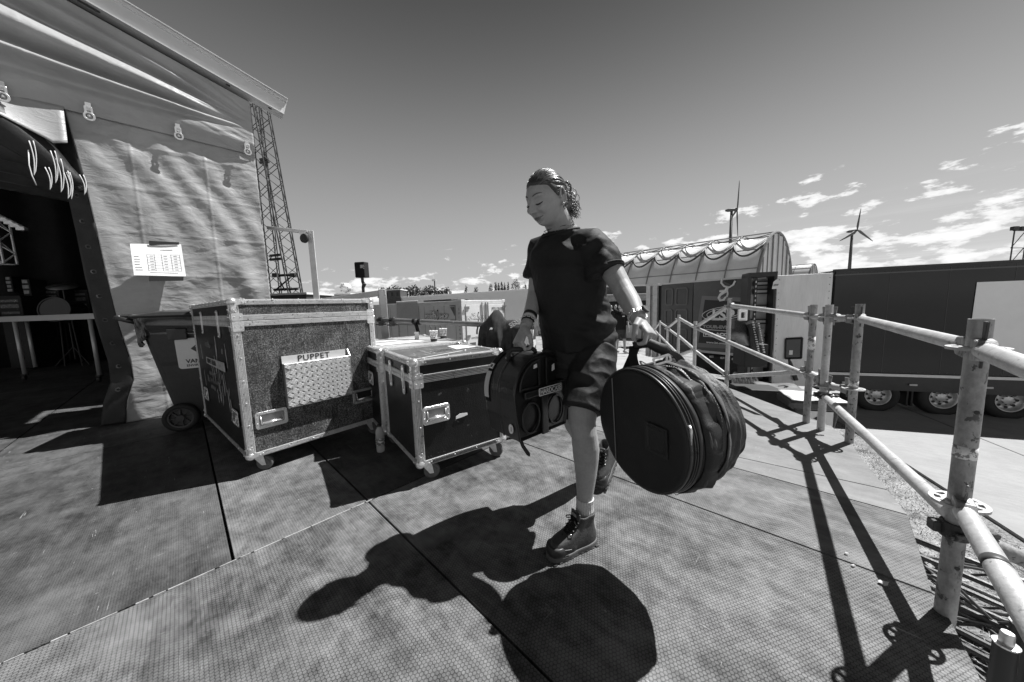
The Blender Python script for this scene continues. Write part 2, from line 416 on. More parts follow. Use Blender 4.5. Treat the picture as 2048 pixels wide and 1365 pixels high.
mb = MB(); mb.grid(lambda u, v: V(((u - .5) * 4400, -200 + v * 3600, G0 + (0 if v < .04 else 0))), 20, 20)
structure(mb, 'ground', gm)
road_poly = [(5.6, 0.5), (6.98, 4.13), (8.37, 7.33), (8.9, 8.6), (9.6, 10.6), (9.9, 13.5), (30, 16), (60, 10), (60, -6), (20, -8)]
mb = MB(); pts = [V((x, y, G0 + .05)) for x, y in road_poly]; n = len(pts)
mb.add(pts + [p - V((0, 0, .047)) for p in pts], [tuple(range(n))] + [(i, n + i, n + (i + 1) % n, (i + 1) % n) for i in range(n)])
structure(mb, 'road', deck_mat('trackway plates', 0, .23, .32, .3, 3.1, .35, .5, .7))
mb = MB()   # joints of the roadway plates, raised lips
for i in range(4):
    p0 = V((9.4 + i * 3.6, 3.6 + i * .25, G0 + .051)); mb.obox(p0, V((2.6, 6.6, 0)), V((.03, -.012, 0)), V((0, 0, .008)))
structure(mb, 'road_plate_joint', mat('joint', .2, .8))
# grass blades beside the deck
mb = MB()
for i in range(15000):
    u, v_ = random.random(), random.random()
    y = 1.6 + 7.5 * v_ ** .8
    xr = 5.9 + (y - 1.6) * .37; xl = 1.9 + y * .62
    x = xl + (xr - xl) * u
    if y > 5 and random.random() < .3: x = random.uniform(4.5, 10); y = random.uniform(5, 14)
    if x > 6.98 + (y - 4.13) * .434 and y > 1: continue
    h = random.uniform(.015, .055); a = random.uniform(0, 6.28); wd = random.uniform(.003, .007); l = V((random.uniform(-.05, .05), random.uniform(-.05, .05), h))
    q = V((x, y, G0)); d = V((math.cos(a), math.sin(a), 0)) * wd
    mb.add([q - d, q + d, q + l], [(0, 1, 2)])
o = tag(mb.build('grass', mat('dry_grass', .55, .8, 0, .5, 3), fix=False), 'short dry mown grass beside the roadway plates', 'grass', kind='stuff')
# small litter on the deck
leafm = mat('dry_leaf', .5, .8, 0, .3, 60)
for i, (x, y, s_, lb) in enumerate(((1767, 1168, .013, 'crumpled pale leaf lying on the deck near the scaffold post'), (1693, 1108, .006, 'small white paint fleck on the deck under the long rail shadow'), (1706, 1132, .0055, 'tiny white fleck below another on the deck'), (1000, 883, .010, 'white scrap on the deck beside the small case castor'))):
    c = pz(x, y, .004); mb = MB(); pts = []
    for j in range(9):
        a = j * .7; pts.append(c + V((math.cos(a) * s_ * random.uniform(.8, 1.6), math.sin(a) * s_ * random.uniform(.6, 1.1), random.uniform(0, .006))))
    mb.add([c + V((0, 0, .009 if i == 0 else .002))] + pts, [(0, 1 + j, 1 + (j + 1) % 9) for j in range(9)])
    tag(mb.build('litter_scrap', leafm, solid=.001), lb, 'litter')
# ------------------------------------------------------------------ flight cases
def case_felt():
    m = bpy.data.materials.new('scuffed_carpet_ply'); m.use_nodes = True; t = NT(m.node_tree); b = m.node_tree.nodes['Principled BSDF']
    tc = t.new('ShaderNodeTexCoord'); P = tc.outputs['Object']
    sp_ = t.noise(P, 260., 2., .7); sp2 = t.noise(P, 110., 3., .7); mid = t.noise(P, 7., 6., .65, .5)
    val = t.mr(t.m('ADD', t.m('MULTIPLY', sp_, .55), t.m('MULTIPLY', sp2, .45)), .44, .68, .010, .40)
    val = t.m('MULTIPLY', val, t.mr(mid, .35, .62, .45, 1.05))
    scr = None
    for i, (sx, sz, r_) in enumerate(((26, 2.2, .25), (2.5, 22, .5), (20, 2.0, -.5), (14, 1.6, .9))):
        n = t.noise(t.mapping(P, (sx, 1, sz), (0, r_, 0), (i * 3.1, 0, i)), 1., 3., .6, 1.9)
        q = t.mr(t.m('ABSOLUTE', t.m('SUBTRACT', n, .5)), .004, .034, 1., 0.)
        q = t.m('MULTIPLY', q, t.mr(t.noise(t.mapping(P, (1, 1, 1), (0, 0, 0), (i * 7.7, 0, 0)), 6., 3.), .50, .57, 0., 1.))
        scr = q if scr is None else t.m('MAXIMUM', scr, q)
    val = t.mix(t.m('MULTIPLY', scr, .9), val, .012)
    cc = t.new('ShaderNodeCombineColor'); [t.put(cc.inputs[i], val) for i in range(3)]
    t.l.new(cc.outputs[0], b.inputs['Base Color']); b.inputs['Roughness'].default_value = .75
    bn = t.new('ShaderNodeBump'); bn.inputs['Strength'].default_value = .3; bn.inputs['Distance'].default_value = .003
    t.put(bn.inputs['Height'], sp2); t.l.new(bn.outputs[0], b.inputs['Normal'])
    return m
felt = case_felt()
handle_dish = mat('handle_dish', .30, .35, .8, .3, 20, .1, 60)
def rivet(mb, p, n, r=.005): mb.ball(p, r, 3, (1 if abs(n[0]) < .5 else .5, 1 if abs(n[1]) < .5 else .5, 1 if abs(n[2]) < .5 else .5))
def face_frame(kind, w, d, h):
    "origin, u, v(up), outward normal for a side of the case"
    return {'front': (V((0, 0, 0)), V((1, 0, 0)), V((0, 0, 1)), V((0, -1, 0))), 'left': (V((0, d, 0)), V((0, -1, 0)), V((0, 0, 1)), V((-1, 0, 0)))}[kind]
def handle(root, fr, x, z, w_=.185, h_=.115, dark=None):
    o, u, v, n = fr; c = o + u * x + v * z + n * .003
    mb = MB(); mb.frame(rrect(0, 0, w_, h_, .018), rrect(.022, .024, w_ - .022, h_ - .020, .006), c, u, v, n * .005)
    for i in range(4):
        for zz in (.011, h_ - .011): mb.ball(c + u * (.02 + (w_ - .04) * i / 3) + v * zz + n * .005, .0052, 3)
    for zz in (.04, .08):
        for xx in (.011, w_ - .011): mb.ball(c + u * xx + v * zz + n * .005, .0052, 3)
    p = mb.build('handle', chrome, root, local=True, bevel=.0015, seg=1)
    mb = MB(); mb.obox(c + u * .022 + v * .022 + n * .0012, u * (w_ - .044), v * (h_ - .042), n * .0015)
    mb.build('dish', dark or handle_dish, p, local=True)
    mb = MB(); mb.path([c + u * .030 + v * (h_ - .03) + n * .006, c + u * .030 + v * .034 + n * .010, c + u * (w_ - .030) + v * .034 + n * .010, c + u * (w_ - .030) + v * (h_ - .03) + n * .006], [.004, .0045, .0045, .004], 8)
    mb.tube(c + u * .038 + v * .036 + n * .012, c + u * (w_ - .038) + v * .036 + n * .012, .0085, 10)
    mb.build('grip', chrome, p, local=True, smooth=True)
def latch(root, fr, x, z0, z1, m=None):
    o, u, v, n = fr; c = o + u * x; mb = MB(); L = z1 - z0
    mb.frame(rrect(-.022, z0, .022, z1, .02), rrect(-.010, z0 + .03, .010, z1 - .03, .008), c + n * .003, u, v, n * .007)
    mb.prism(rrect(-.016, z0 + L * .45, .016, z0 + L * .60, .006), c + n * .009, u, v, n * .006)
    for q in (z0 + .012, z1 - .012): mb.ball(c + v * q + n * .01, .006, 3)
    mb.build('latch', m or chrome, root, local=True, bevel=.0012, seg=1)
def castor(root, x, y, z, ang=0., r=.05):
    mb = MB(); q = Matrix.Rotation(ang, 3, 'Z'); f = lambda a, b, c: V((x, y, z)) + q @ V((a, b, c))
    hz = z - r
    mb.obox(f(-.045, -.04, -.008), q @ V((.09, 0, 0)), q @ V((0, .08, 0)), V((0, 0, .008)))
    for s in (-.024, .020): mb.prism([(-.034, -.008), (.034, -.008), (.045, -(hz) - .012), (.02, -(hz) - .012)], f(0, s, 0), q @ V((1, 0, 0)), V((0, 0, 1)), q @ V((0, .004, 0)))
    mb.tube(f(.032, -.028, -hz), f(.032, .028, -hz), .007, 8)
    p = mb.build('castor', chrome, root, local=True, bevel=.001, seg=1)
    mb = MB(); ax = q @ V((0, 1, 0)); c = f(.032, -.018, -hz)
    mb.lathe([(.012, 0), (r * .62, 0), (r * .66, .004), (r * .9, .002), (r, .008), (r, .028), (r * .9, .034), (r * .66, .032), (r * .62, .036), (.012, .036)], c, ax, 26)
    mb.build('wheel', mat('castor_grey', .10, .5, 0, .3, 30), p, local=True, smooth=False)
    smooth_angle(COL.objects[-1]) if False else None
def flight_case(loc, rz, w, d, h, label, front_m, side_m, top_m, band=(.873, .947), lid_band=None, grooves=True, castor_r=.05, group=None, corners=True, ext=.036):
    t_ = thing('flight_case', label, 'flight case', loc, rz, group); z0 = .12
    mk = lambda mb, n, m, **k: mb.build(n, m, t_, local=True, **k)
    e = .004
    mb = MB(); mb.obox((e, e, z0 + e), (w - 2 * e, 0, 0), (0, d - 2 * e, 0), (0, 0, h - 2 * e)); body = mk(mb, 'side_panel', side_m)
    mb = MB(); mb.obox((ext * .6, .0015, z0 + ext * .6), (w - 1.2 * ext, 0, 0), (0, .0035, 0), (0, 0, h - 1.2 * ext)); mk(mb, 'front_panel', front_m)
    mb = MB(); mb.obox((ext * .6, ext * .6, z0 + h - .006), (w - 1.2 * ext, 0, 0), (0, d - 1.2 * ext, 0), (0, 0, .0042)); mk(mb, 'lid', top_m)
    # aluminium angle on every edge, made of sections with grooves
    mb = MB(); T = .0025
    def bar(o, L, a, b, wd=ext):
        "L along, a and b: two directions the angle's flanges point (inwards)"
        o, L, a, b = V(o), V(L), V(a), V(b)
        mb.obox(o - b * T, L, a * wd, b * (T * 2)); mb.obox(o - a * T, L, b * wd, a * (T * 2))
        n_ = 5 if grooves else 2; Ld = L
        for i in range(n_):
            q = wd * (.16 + .72 * i / (n_ - 1)); rw = wd * (.055 if grooves else .05)
            mb.obox(o - b * (T + .0022) + a * q, Ld, a * rw, b * .0025); mb.obox(o - a * (T + .0022) + b * q, Ld, b * rw, a * .0025)
        k = max(2, int(L.length / .14)); dn = L / k
        for i in range(k):
            mb.ball(o + dn * (i + .5) + a * wd * .55 - b * (T + .003), .0052, 3); mb.ball(o + dn * (i + .5) + b * wd * .55 - a * (T + .003), .0052, 3)
    X, Y, Z = V((1, 0, 0)), V((0, 1, 0)), V((0, 0, 1)); zt = z0 + h
    for (ox, sx) in ((0, 1), (w, -1)):
        for (oy, sy) in ((0, 1), (d, -1)): bar((ox, oy, z0), Z * h, X * sx, Y * sy, ext * 1.15)
        for (oz, sz) in ((z0, 1), (zt, -1)): bar((ox, 0, oz), Y * d, X * sx, Z * sz, ext * .85)
    for (oy, sy) in ((0, 1), (d, -1)):
        for (oz, sz) in ((z0, 1), (zt, -1)): bar((0, oy, oz), X * w, Y * sy, Z * sz, ext * .85)
    mk(mb, 'edge_trim', alu)
    mb = MB(); b0, b1 = band   # the lid line: two interlocking sections all round
    md_ = (b0 + b1) / 2
    for q0, q1 in ((b0, md_ - .0015), (md_ + .0015, b1)):
        for o_, u_, L in (((ext, -.0048, 0), X, w - 2 * ext), ((-.0048, ext, 0), Y, d - 2 * ext)):
            n_ = Y if u_ == X else X
            mb.obox(V(o_) + Z * (z0 + q0), u_ * L, n_ * .006, Z * (q1 - q0))
            if grooves:
                for i in range(4): mb.obox(V(o_) + Z * (z0 + q0 + (q1 - q0) * (.1 + .24 * i)) - n_ * .0022, u_ * L, n_ * .003, Z * (q1 - q0) * .10)
    for i in range(30):
        for q in (b0 + (md_ - b0) * .5, md_ + (b1 - md_) * .5):
            mb.ball((-.0052, ext + (d - 2 * ext) * (i + .5) / 30, z0 + q), .0028, 3)
    mk(mb, 'lid_band', alu)
    if corners:
        for cx, sx in ((0, 1), (w, -1)):
            for cy, sy in ((0, 1), (d, -1)):
                for cz, sz in ((z0, 1), (zt, -1)):
                    mb = MB(); c = V((cx + sx * .014, cy + sy * .014, cz + sz * .014)); mb.ball(c, .030, 10)
                    S_ = .072
                    for (A, B, N, sa, sb, sn) in ((X, Z, Y, sx, sz, sy), (Y, Z, X, sy, sz, sx), (X, Y, Z, sx, sy, sz)):
                        q = V((cx, cy, cz)) - N * sn * .008
                        mb.prism([(0, 0), (S_, .004), (S_, .022), (.034, .032), (.022, S_), (.004, S_)], q, A * sa, B * sb, N * sn * .004)
                        mb.ball(q + A * sa * (S_ - .011) + B * sb * .013 - N * sn * .002, .0055, 3); mb.ball(q + A * sa * .013 + B * sb * (S_ - .011) - N * sn * .002, .0055, 3)
                    smooth_angle(mk(mb, 'ball_corner', chrome))
            if cx == 0 or True:   # braces where the lid band meets the uprights
                mb = MB()
                for A, ox, oy in ((X * sx, cx, -.0075), (Y, cx - sx * .0075, 0)):
                    N = Y if A.x else X * sx
                    for zz0, zz1 in ((z0 + b0 - .03, z0 + md_ - .002), (z0 + md_ + .002, z0 + b1 + .012)):
                        mb.prism(rrect(.0, zz0, .058, zz1, .008), V((ox, oy, 0)), A, Z, N * .004)
                        for ax_ in (.014, .044): mb.ball(V((ox, oy, 0)) + A * ax_ + Z * ((zz0 + zz1) / 2), .0048, 3)
                mk(mb, 'corner_brace', chrome)
    for i, (cx, cy, a) in enumerate(((.07, .07, -rz + .25), (w - .07, .07, -rz - .2), (.07, d - .07, .9), (w - .07, d - .07, .4))): castor(t_, cx, cy, z0 - .001, a, castor_r)
    return t_
bigc = flight_case((-1.7561, 2.0446, 0), .8869, .9287, 1.53, 1.043, 'large flight case with scuffed speckled front and a treadplate pocket marked PUPPET', felt, black_wood, black_wood)
fr = face_frame('front', .9287, 1.53, 1.043); frl = face_frame('left', .9287, 1.53, 1.043)
handle(bigc, fr, .056, .12 + .182); handle(bigc, fr, .700, .12 + .188, dark=blackp)
handle(bigc, frl, 1.53 - .285, .12 + .190, .16, .115); handle(bigc, frl, 1.53 - 1.35, .12 + .2, .16, .115)
latch(bigc, frl, 1.53 - .39, .12 + .79, .12 + .985); latch(bigc, frl, 1.53 - 1.025, .12 + .80, .12 + .985)
# treadplate document pocket
z0 = .12; px0, px1, pz0, pz1 = .240, .690, z0 + .287, z0 + .600; dep = .045
tread = mat('treadplate', .42, .36, .6, .3, 12, .15, 90)
mb = MB(); mb.obox((px0, -dep, pz0), (px1 - px0, 0, 0), (0, dep - .003, 0), (0, 0, pz1 - pz0))
pk = mb.build('document_pocket', tread, bigc, local=True, bevel=.002, seg=1)
mb = MB(); cell = .0335
nx, nz = int((px1 - px0) / cell), int((pz1 - pz0) / cell)
for i in range(nx + 1):
    for j in range(nz + 1):
        cx, cz = px0 + (i + .5) * cell, pz0 + (j + .5) * cell
        s = 1 if (i + j) % 2 else -1
        for k in range(5):
            off = (k - 2) * .0074; L = .0185
            for_dir = V((s * .82, 0, .57)); prp = V((-for_dir.z, 0, for_dir.x)) if s > 0 else V((for_dir.z, 0, -for_dir.x))
            c = V((cx, -dep - .001, cz)) + prp * off
            if not (px0 + .004 < c.x < px1 - .004 and pz0 + .004 < c.z < pz1 - .004): continue
            a, b_ = c - for_dir * L * .92, c + for_dir * L * .92
            if min(a.x, b_.x) < px0 + .001 or max(a.x, b_.x) > px1 - .001 or min(a.z, b_.z) < pz0 + .001 or max(a.z, b_.z) > pz1 - .001: continue
            a.x = max(px0, min(px1, a.x)); b_.x = max(px0, min(px1, b_.x)); a.z = max(pz0, min(pz1, a.z)); b_.z = max(pz0, min(pz1, b_.z))
            mb.tube(a, b_, .0025, 5)
mb.build('tread_pattern', mat('tread_bar', .80, .3, .5, .15, 30), pk, local=True)
mb = MB(); mb.obox((px0, -.006, pz1), (px1 - px0 - .02, 0, 0), (0, .004, 0), (0, 0, .052))
mb.prism([(0, 0), (dep, 0), (.006, .052), (0, .052)], (px1 - .004, -.002, pz1), (0, -1, 0), (0, 0, 1), (.004, 0, 0))
lab = mb.build('name_strip', alu_clean, pk, local=True)
hand_ink = ink
text('PUPPET', .060, (px0 + .095, -.0075, pz1 + .005), (1, 0, 0.0), (0, 0, 1), m=ink, parent=lab, local=True, off=.0004, space=1.12)
# marks on the left side of the big case
mb = MB(); tape = [(0, 0), (.70, -.006), (.70, .062), (.01, .055)]
mb.prism(tape, (-.0075, 1.04, z0 + .555), (0, -1, 0), (0, 0, 1), (.0015, 0, 0))
tp = mb.build('tape_strip', mat('old_tape', .38, .6, 0, .4, 10, spots=.4, spots_s=12, spots_v=.08), bigc, local=True)
text('PUPPET HEAD', .056, (-.0092, .99, z0 + .565), (0, -1, 0), (0, 0, 1), m=ink, parent=tp, local=True)
mb = MB()
for i in range(26):
    y = random.uniform(.25, 1.25); zc = random.uniform(.34, .80); L = random.uniform(.02, .16)
    mb.obox((-.0068, y, z0 + zc), (0, random.uniform(-.03, .03), -L), (.001, 0, 0), (0, random.uniform(.003, .010), 0))
for i, (yy, zz) in enumerate(((.58, .80), (.46, .52), (.62, .44), (.35, .42), (.30, .36))):
    mb.prism([(0, 0), (.012, .0), (.022, -.12), (.008, -.16)], (-.0068, yy, z0 + zz), (0, -1, 0), (0, 0, 1), (.001, 0, 0))
mb.build('scraped_paint', mat('scrape', .42, .6, 0, .5, 30), bigc, local=True)
fw = mat('faded_white', .16, .7)
for k, (yy, zz, L_) in enumerate(((1.02, .70, .22), (.98, .47, .30), (.98, .41, .34), (.98, .35, .2))): scribble((-.0068, yy, z0 + zz), (0, -1, 0), (0, 0, 1), L_, .035, fw, bigc, local=True, seed=k)

top_dark = mat('scuffed_lid_laminate', .09, .32, 0, .5, 8, .15, 60, spots=.33, spots_s=22, spots_v=.5)
smc = flight_case((-.5839, 1.8613, 0), .6229, .6293, .6548, .648, 'small black flight case with ribbed aluminium trim, nearest the drum case', black_wood, black_wood, top_dark, band=(.512, .560))
fr2 = face_frame('front', .6293, .6548, .648); fl2 = face_frame('left', .6293, .6548, .648)
handle(smc, fr2, .040, .12 + .250, .176, .112)
latch(smc, fl2, .6548 - .17, .12 + .42, .12 + .605); latch(smc, fl2, .6548 - .45, .12 + .42, .12 + .605)
mb = MB(); mb.prism([(0, 0), (.05, .004), (.085, .010), (.083, .024), (.03, .030), (.002, .016)], (.255, -.0055, .12 + .243), (1, 0, 0), (0, 0, 1), (0, .002, 0))
mb.build('torn_label', white, smc, local=True)
zt = .12 + .648 + .0005
mb = MB(); mb.prism([(.43, .30), (.60, .30), (.58, .52), (.46, .52)], (0, 0, zt), (1, 0, 0), (0, 1, 0), (0, 0, .0012)); mb.build('paper_label', white, smc, local=True)
mb = MB(); mb.obox((.04, .052, zt), (.38, .12, 0), (-.006, .02, 0), (0, 0, .0012)); mb.build('tape_strip', alu_clean, smc, local=True)
mb = MB()
for a in ((.20, .22, .22, 0), (.20, .42, .22, 0), (.20, .22, 0, .2), (.42, .22, 0, .2)): mb.obox((a[0], a[1], zt), (a[2] or .003, 0, 0), (0, a[3] or .003, 0), (0, 0, .0008))
for i in range(40): mb.obox((random.uniform(.05, .3), random.uniform(.1, .55), zt), (random.uniform(.003, .02), 0, 0), (0, .003, 0), (0, 0, .0008))
mb.build('chalk_mark', mat('chalk', .55, .8), smc, local=True)
scribble((.23, .30, zt), (1, .1, 0), (-.1, 1, 0), .17, .07, mat('chalk', .55, .8), smc, local=True, n=7, th=.002, seed=9); scribble((.23, .24, zt), (1, .1, 0), (-.1, 1, 0), .16, .05, mat('chalk', .55, .8), smc, local=True, n=6, th=.0016, seed=4)
scribble((.44, .19, zt), (1, 0, 0), (0, 1, 0), .13, .05, white, smc, local=True, n=6, th=.003, seed=5)
mb = MB(); wq, hq = .6293, .648
for zz0, zz1, xa, xb in ((.12 + hq - .030, .12 + hq - .002, .05, wq - .05), (.12 + .002, .12 + .030, .05, wq - .05), (.12 + .512, .12 + .560, .06, wq - .06)):
    for k in range(5): mb.obox((xa, -.0078, zz0 + (zz1 - zz0) * (k + .42) / 5), (xb - xa, 0, 0), (0, .002, 0), (0, 0, (zz1 - zz0) * .075))
for k in range(4): mb.obox((.006 + .0085 * k, -.0055, .20), (.0014, 0, 0), (0, .002, 0), (0, 0, .42))
mb.build('trim_groove', mat('groove_dark', .03, .6), smc, local=True)
# middle case behind the small one
u2 = V((math.cos(.6229), math.sin(.6229), 0)); v2 = V((-u2.y, u2.x, 0))
mid_o = V((-.5839, 1.8613, 0)) + u2 * (-.02) + v2 * .70
mdc = flight_case(mid_o, .6229, .74, .98, .650, 'long flight case with pale scraped lid behind the small one, holding two paper cups', black_wood, black_wood, mat('pale_scraped_lid', .46, .4, .2, .45, 4, .1, 40, spots=.36, spots_s=9, spots_v=.15), band=(.512, .560))
handle(mdc, face_frame('left', .74, .98, .65), .98 - .36, .12 + .34, .15, .11)
mb = MB(); mb.obox((.10, .30, .7715), (.40, .05, 0), (-.02, .16, 0), (0, 0, .0012)); mb.obox((.06, .62, .7715), (.3, .03, 0), (-.01, .07, 0), (0, 0, .0012)); mb.build('tape_strip', white, mdc, local=True)
# cups
cupm = mat('cup_paper', .74, .6); 
def cup(px_, py__, z, label, lean):
    c = pz(px_, py__, z); t_ = thing('paper_cup', label, 'cup', c, lean)
    mb = MB(); t_.scale = (1.15, 1.15, 1.12); mb.lathe([(.024, 0), (.0262, .02), (.0262, .0205), (.033, .083), (.0345, .085), (.0345, .088), (.031, .088), (.024, .01)], (0, 0, 0), (0, 0, 1), 26); mb.build('cup_body', cupm, t_, local=True, smooth=True)
    mb = MB()
    for i in range(26):
        a = 2 * math.pi * i / 26
        for j in range(5):
            if random.random() < .75:
                h = .026 + j * .011; r = .0262 + (h - .02) * .108 + .0004; q = V((math.cos(a) * r, math.sin(a) * r, h)); tn = V((-math.sin(a), math.cos(a), 0))
                mb.obox(q, tn * .0045 + V((0, 0, .004)), V((0, 0, .0065)) - tn * .002, q.normalized() * .0004)
    mb.build('printed_pattern', ink, t_, local=True)
    mb = MB(); mb.lathe([(.0245, .001), (.0268, .021), (.0268, .022), (.024, .003)], (0, 0, 0), (0, 0, 1), 24); mb.build('dark_band', ink, t_, local=True)
    mb = MB(); mb.tube((.01, 0, .02), (-.028, -.01, .135), .0028, 8); mb.tube((-.005, .01, .02), (.022, .0, .12), .0028, 8) if lean else None; mb.build('straw', ink, t_, local=True, smooth=True)
cup(868, 683, .771, 'paper cup with two black straws standing nearer the rail strap', .4)
cup(887, 677, .771, 'paper cup with one straw on the right of its pair', 0.)
# bottle
bt = thing('water_bottle', 'clear plastic water bottle standing between two flight cases', 'bottle', pz(762, 903))
pet = mat('clear_plastic', .85, .12, 0, trans=.6, spec=.8)
mb = MB(); mb.lathe([(.001, 0), (.026, .0), (.031, .006), (.031, .035), (.029, .045), (.031, .055), (.0315, .12), (.030, .135), (.031, .145), (.026, .172), (.013, .192), (.013, .205)], (0, 0, 0), (0, 0, 1), 26); mb.build('bottle_body', pet, bt, local=True, smooth=True)
mb = MB(); mb.lathe([(.0155, .198), (.0155, .214), (.001, .216)], (0, 0, 0), (0, 0, 1), 16); mb.build('cap', blackp, bt, local=True)
mb = MB(); mb.lathe([(.0322, .058), (.0322, .112)], (0, 0, 0), (0, 0, 1), 26, cap=False); 
lb_ = mb.build('label', mat('bottle_label', .16, .5, 0, .9, 50, spots=.48, spots_s=40, spots_v=.75), bt, local=True, smooth=True)
# ------------------------------------------------------------------ stage tent on the left
W0 = pz(330, 832); WN = DA.copy(); WD = DB.copy()        # wall plane: normal DA (towards the cases), runs along DB
wa = (W0 - DO).dot(DA)
def wp(x, y, off=0.): return pplane(x, y, W0 + WN * off, WN)
def wc(p): q = p - DO; return q.dot(DB), p.z             # wall coordinates (b, z)
def W(b, z, off=0.): return dk(wa + off, b, z)
b_edge = wc(wp(540, 600))[0]; b_open_top = wc(wp(132, 228))[0]
z_hook = wc(wp(357, 268))[1]
bmL, bmR = wc(wp(150, 0)), wc(wp(560, 232))
slope = (bmR[1] - bmL[1]) / (bmR[0] - bmL[0])
def beam_z(b): return bmL[1] + slope * (b - bmL[0])
tentm = bpy.data.materials.new('grey_tarpaulin'); tentm.use_nodes = True; t = NT(tentm.node_tree); b_ = tentm.node_tree.nodes['Principled BSDF']
tc = t.new('ShaderNodeTexCoord'); P = tc.outputs['Object']
val = t.mr(t.noise(P, 3., 5., .6), .3, .7, .29, .38); cc = t.new('ShaderNodeCombineColor'); [t.put(cc.inputs[i], val) for i in range(3)]
t.l.new(cc.outputs[0], b_.inputs['Base Color']); b_.inputs['Roughness'].default_value = .38; b_.inputs['Specular IOR Level'].default_value = .55
bn = t.new('ShaderNodeBump'); bn.inputs['Strength'].default_value = .22; bn.inputs['Distance'].default_value = .02
hh = t.m('ADD', t.m('MULTIPLY', t.m('ABSOLUTE', t.m('SUBTRACT', t.noise(t.mapping(P, (1.2, 1.2, 3.2)), 4., 5., .6, 1.2), .5)), 2.2), t.m('MULTIPLY', t.noise(P, 300., 2.), .03))
t.put(bn.inputs['Height'], hh); t.l.new(bn.outputs[0], b_.inputs['Normal'])
tarp_dark = mat('black_tarpaulin', .016, .5, 0, .4, 8, .3, 22, spec=.35)
tent = thing('stage_tent', 'grey tarpaulin stage tent with rolled up flap and sloping roof beam', 'tent', W0)
def sm(x, a, b): x = max(0, min(1, (x - a) / (b - a))); return x * x * (3 - 2 * x)
# lower curtain: left edge is drawn aside; right edge at b_edge
edge_px = [(132, 226), (150, 290), (172, 370), (196, 470), (216, 560), (236, 640), (262, 720), (268, 760), (255, 800), (252, 842)]
edge_bz = [wc(wp(x, y)) for x, y in edge_px]
def left_b(z):
    e = edge_bz
    if z >= e[0][1]: return e[0][0]
    for i in range(len(e) - 1):
        if e[i][1] >= z >= e[i + 1][1]:
            f = (e[i][1] - z) / max(1e-6, e[i][1] - e[i + 1][1]); return e[i][0] + (e[i + 1][0] - e[i][0]) * f
    return e[-1][0]
ZH = z_hook - .03
def crump(p, a=1.):
    "sharp creases: folded noise at several sizes"
    return a * (abs(noise.noise(p * 1.9)) * .017 + abs(noise.noise(p * 4.3 + V((3, 1, 7)))) * .015 + abs(noise.noise(p * 9.7)) * .0085 + abs(noise.noise(p * 22.)) * .0028)
def fold(b, z, u, v):
    "wrinkles of a hanging tarpaulin, v = 0 bottom .. 1 top"
    w_ = noise.noise(V((b * 1.3, z * 1.1, 2.2))) * .30
    d = crump(V((b * 1.1 + z * .5, 0.4 + z * 2.0 - b * .5, 2.)), .55)
    d += .007 * math.sin((b * 1.3 + z * .60 + w_) * 15.0) * sm(v, .28, .6) * (1 - .5 * sm(v, .9, 1.))
    d += .010 * math.sin((b * .9 - z * 1.1 + w_ * 2) * 9.0 + 1) * (1 - sm(v, .35, .6))
    d += .030 * math.exp(-((b - b_edge + .25 + (z - 1.5) * .5) / .13) ** 2) * math.exp(-((z - 1.5) / .3) ** 2)
    d += .0035 * math.exp(-((((z / .43) % 1) - .5) / .03) ** 2)      # packing creases
    d += .0035 * math.exp(-((((b / .55 + 9) % 1) - .5) / .02) ** 2)
    return d
def curt(u, v):
    z = ZH * v - .0 + .004; lb = left_b(z); b = lb + (b_edge - lb) * u
    k = sm(v, 0, .06) * 1.0
    return W(b, z, fold(b, z, u, v) * (.35 + .65 * sm(u, 0, .08)) - .02 * (1 - k) + .03)
mb = MB(); mb.grid(curt, 150, 230); lo = mb.build('side_curtain', tentm, tent, smooth=True, solid=.003)
# dark hem along the drawn edge, with eyelets
def hem(u, v):
    z = ZH * v + .004; lb = left_b(z); wdt = .115 + .05 * (1 - v) ; b = lb - wdt * (1 - u)
    return W(b, z, .028 - .07 * (1 - u) + .014 * noise.noise(V((u * 2, z * 7, 3))) + fold(lb, z, 0, v) * .35)
mb = MB(); mb.grid(hem, 8, 160); hm = mb.build('hem', tarp_dark, tent, smooth=True, solid=.004)
for z in [ .35 + .235 * i for i in range(11)]:
    v = z / ZH; c = hem(.45, v); mb = MB(); mb.lathe([(.012, 0), (.021, 0), (.021, .004), (.012, .004)], c + WN * .004, WN, 14, closed=True); mb.build('eyelet', dark_steel, hm)
# crumpled foot of the hem
mb = MB()
for k in range(5):
    pts = [V(pz(255 - k * 9 + random.uniform(-4, 4), 842 - abs(k - 2) * 2 - 14 * j, .0)) for j in range(1)]
    c = pz(250 - k * 9, 838, .0); mb.path([c + V((0, 0, .0)), c + V((.03, .02, .15)), c + V((.05 + .03 * k, .04, .32)), c + V((.10, .05, .5))], [.035, .045, .035, .015], 8)
mb.build('gathered_hem', tarp_dark, tent, smooth=True)
# right hand return of the curtain
mb = MB(); mb.grid(lambda u, v: W(b_edge + .02 * noise.noise(V((v * 14, u, 2))), ZH * v, .03 - .55 * u + .0), 12, 60); mb.build('side_return', tentm, tent, smooth=True, solid=.003)
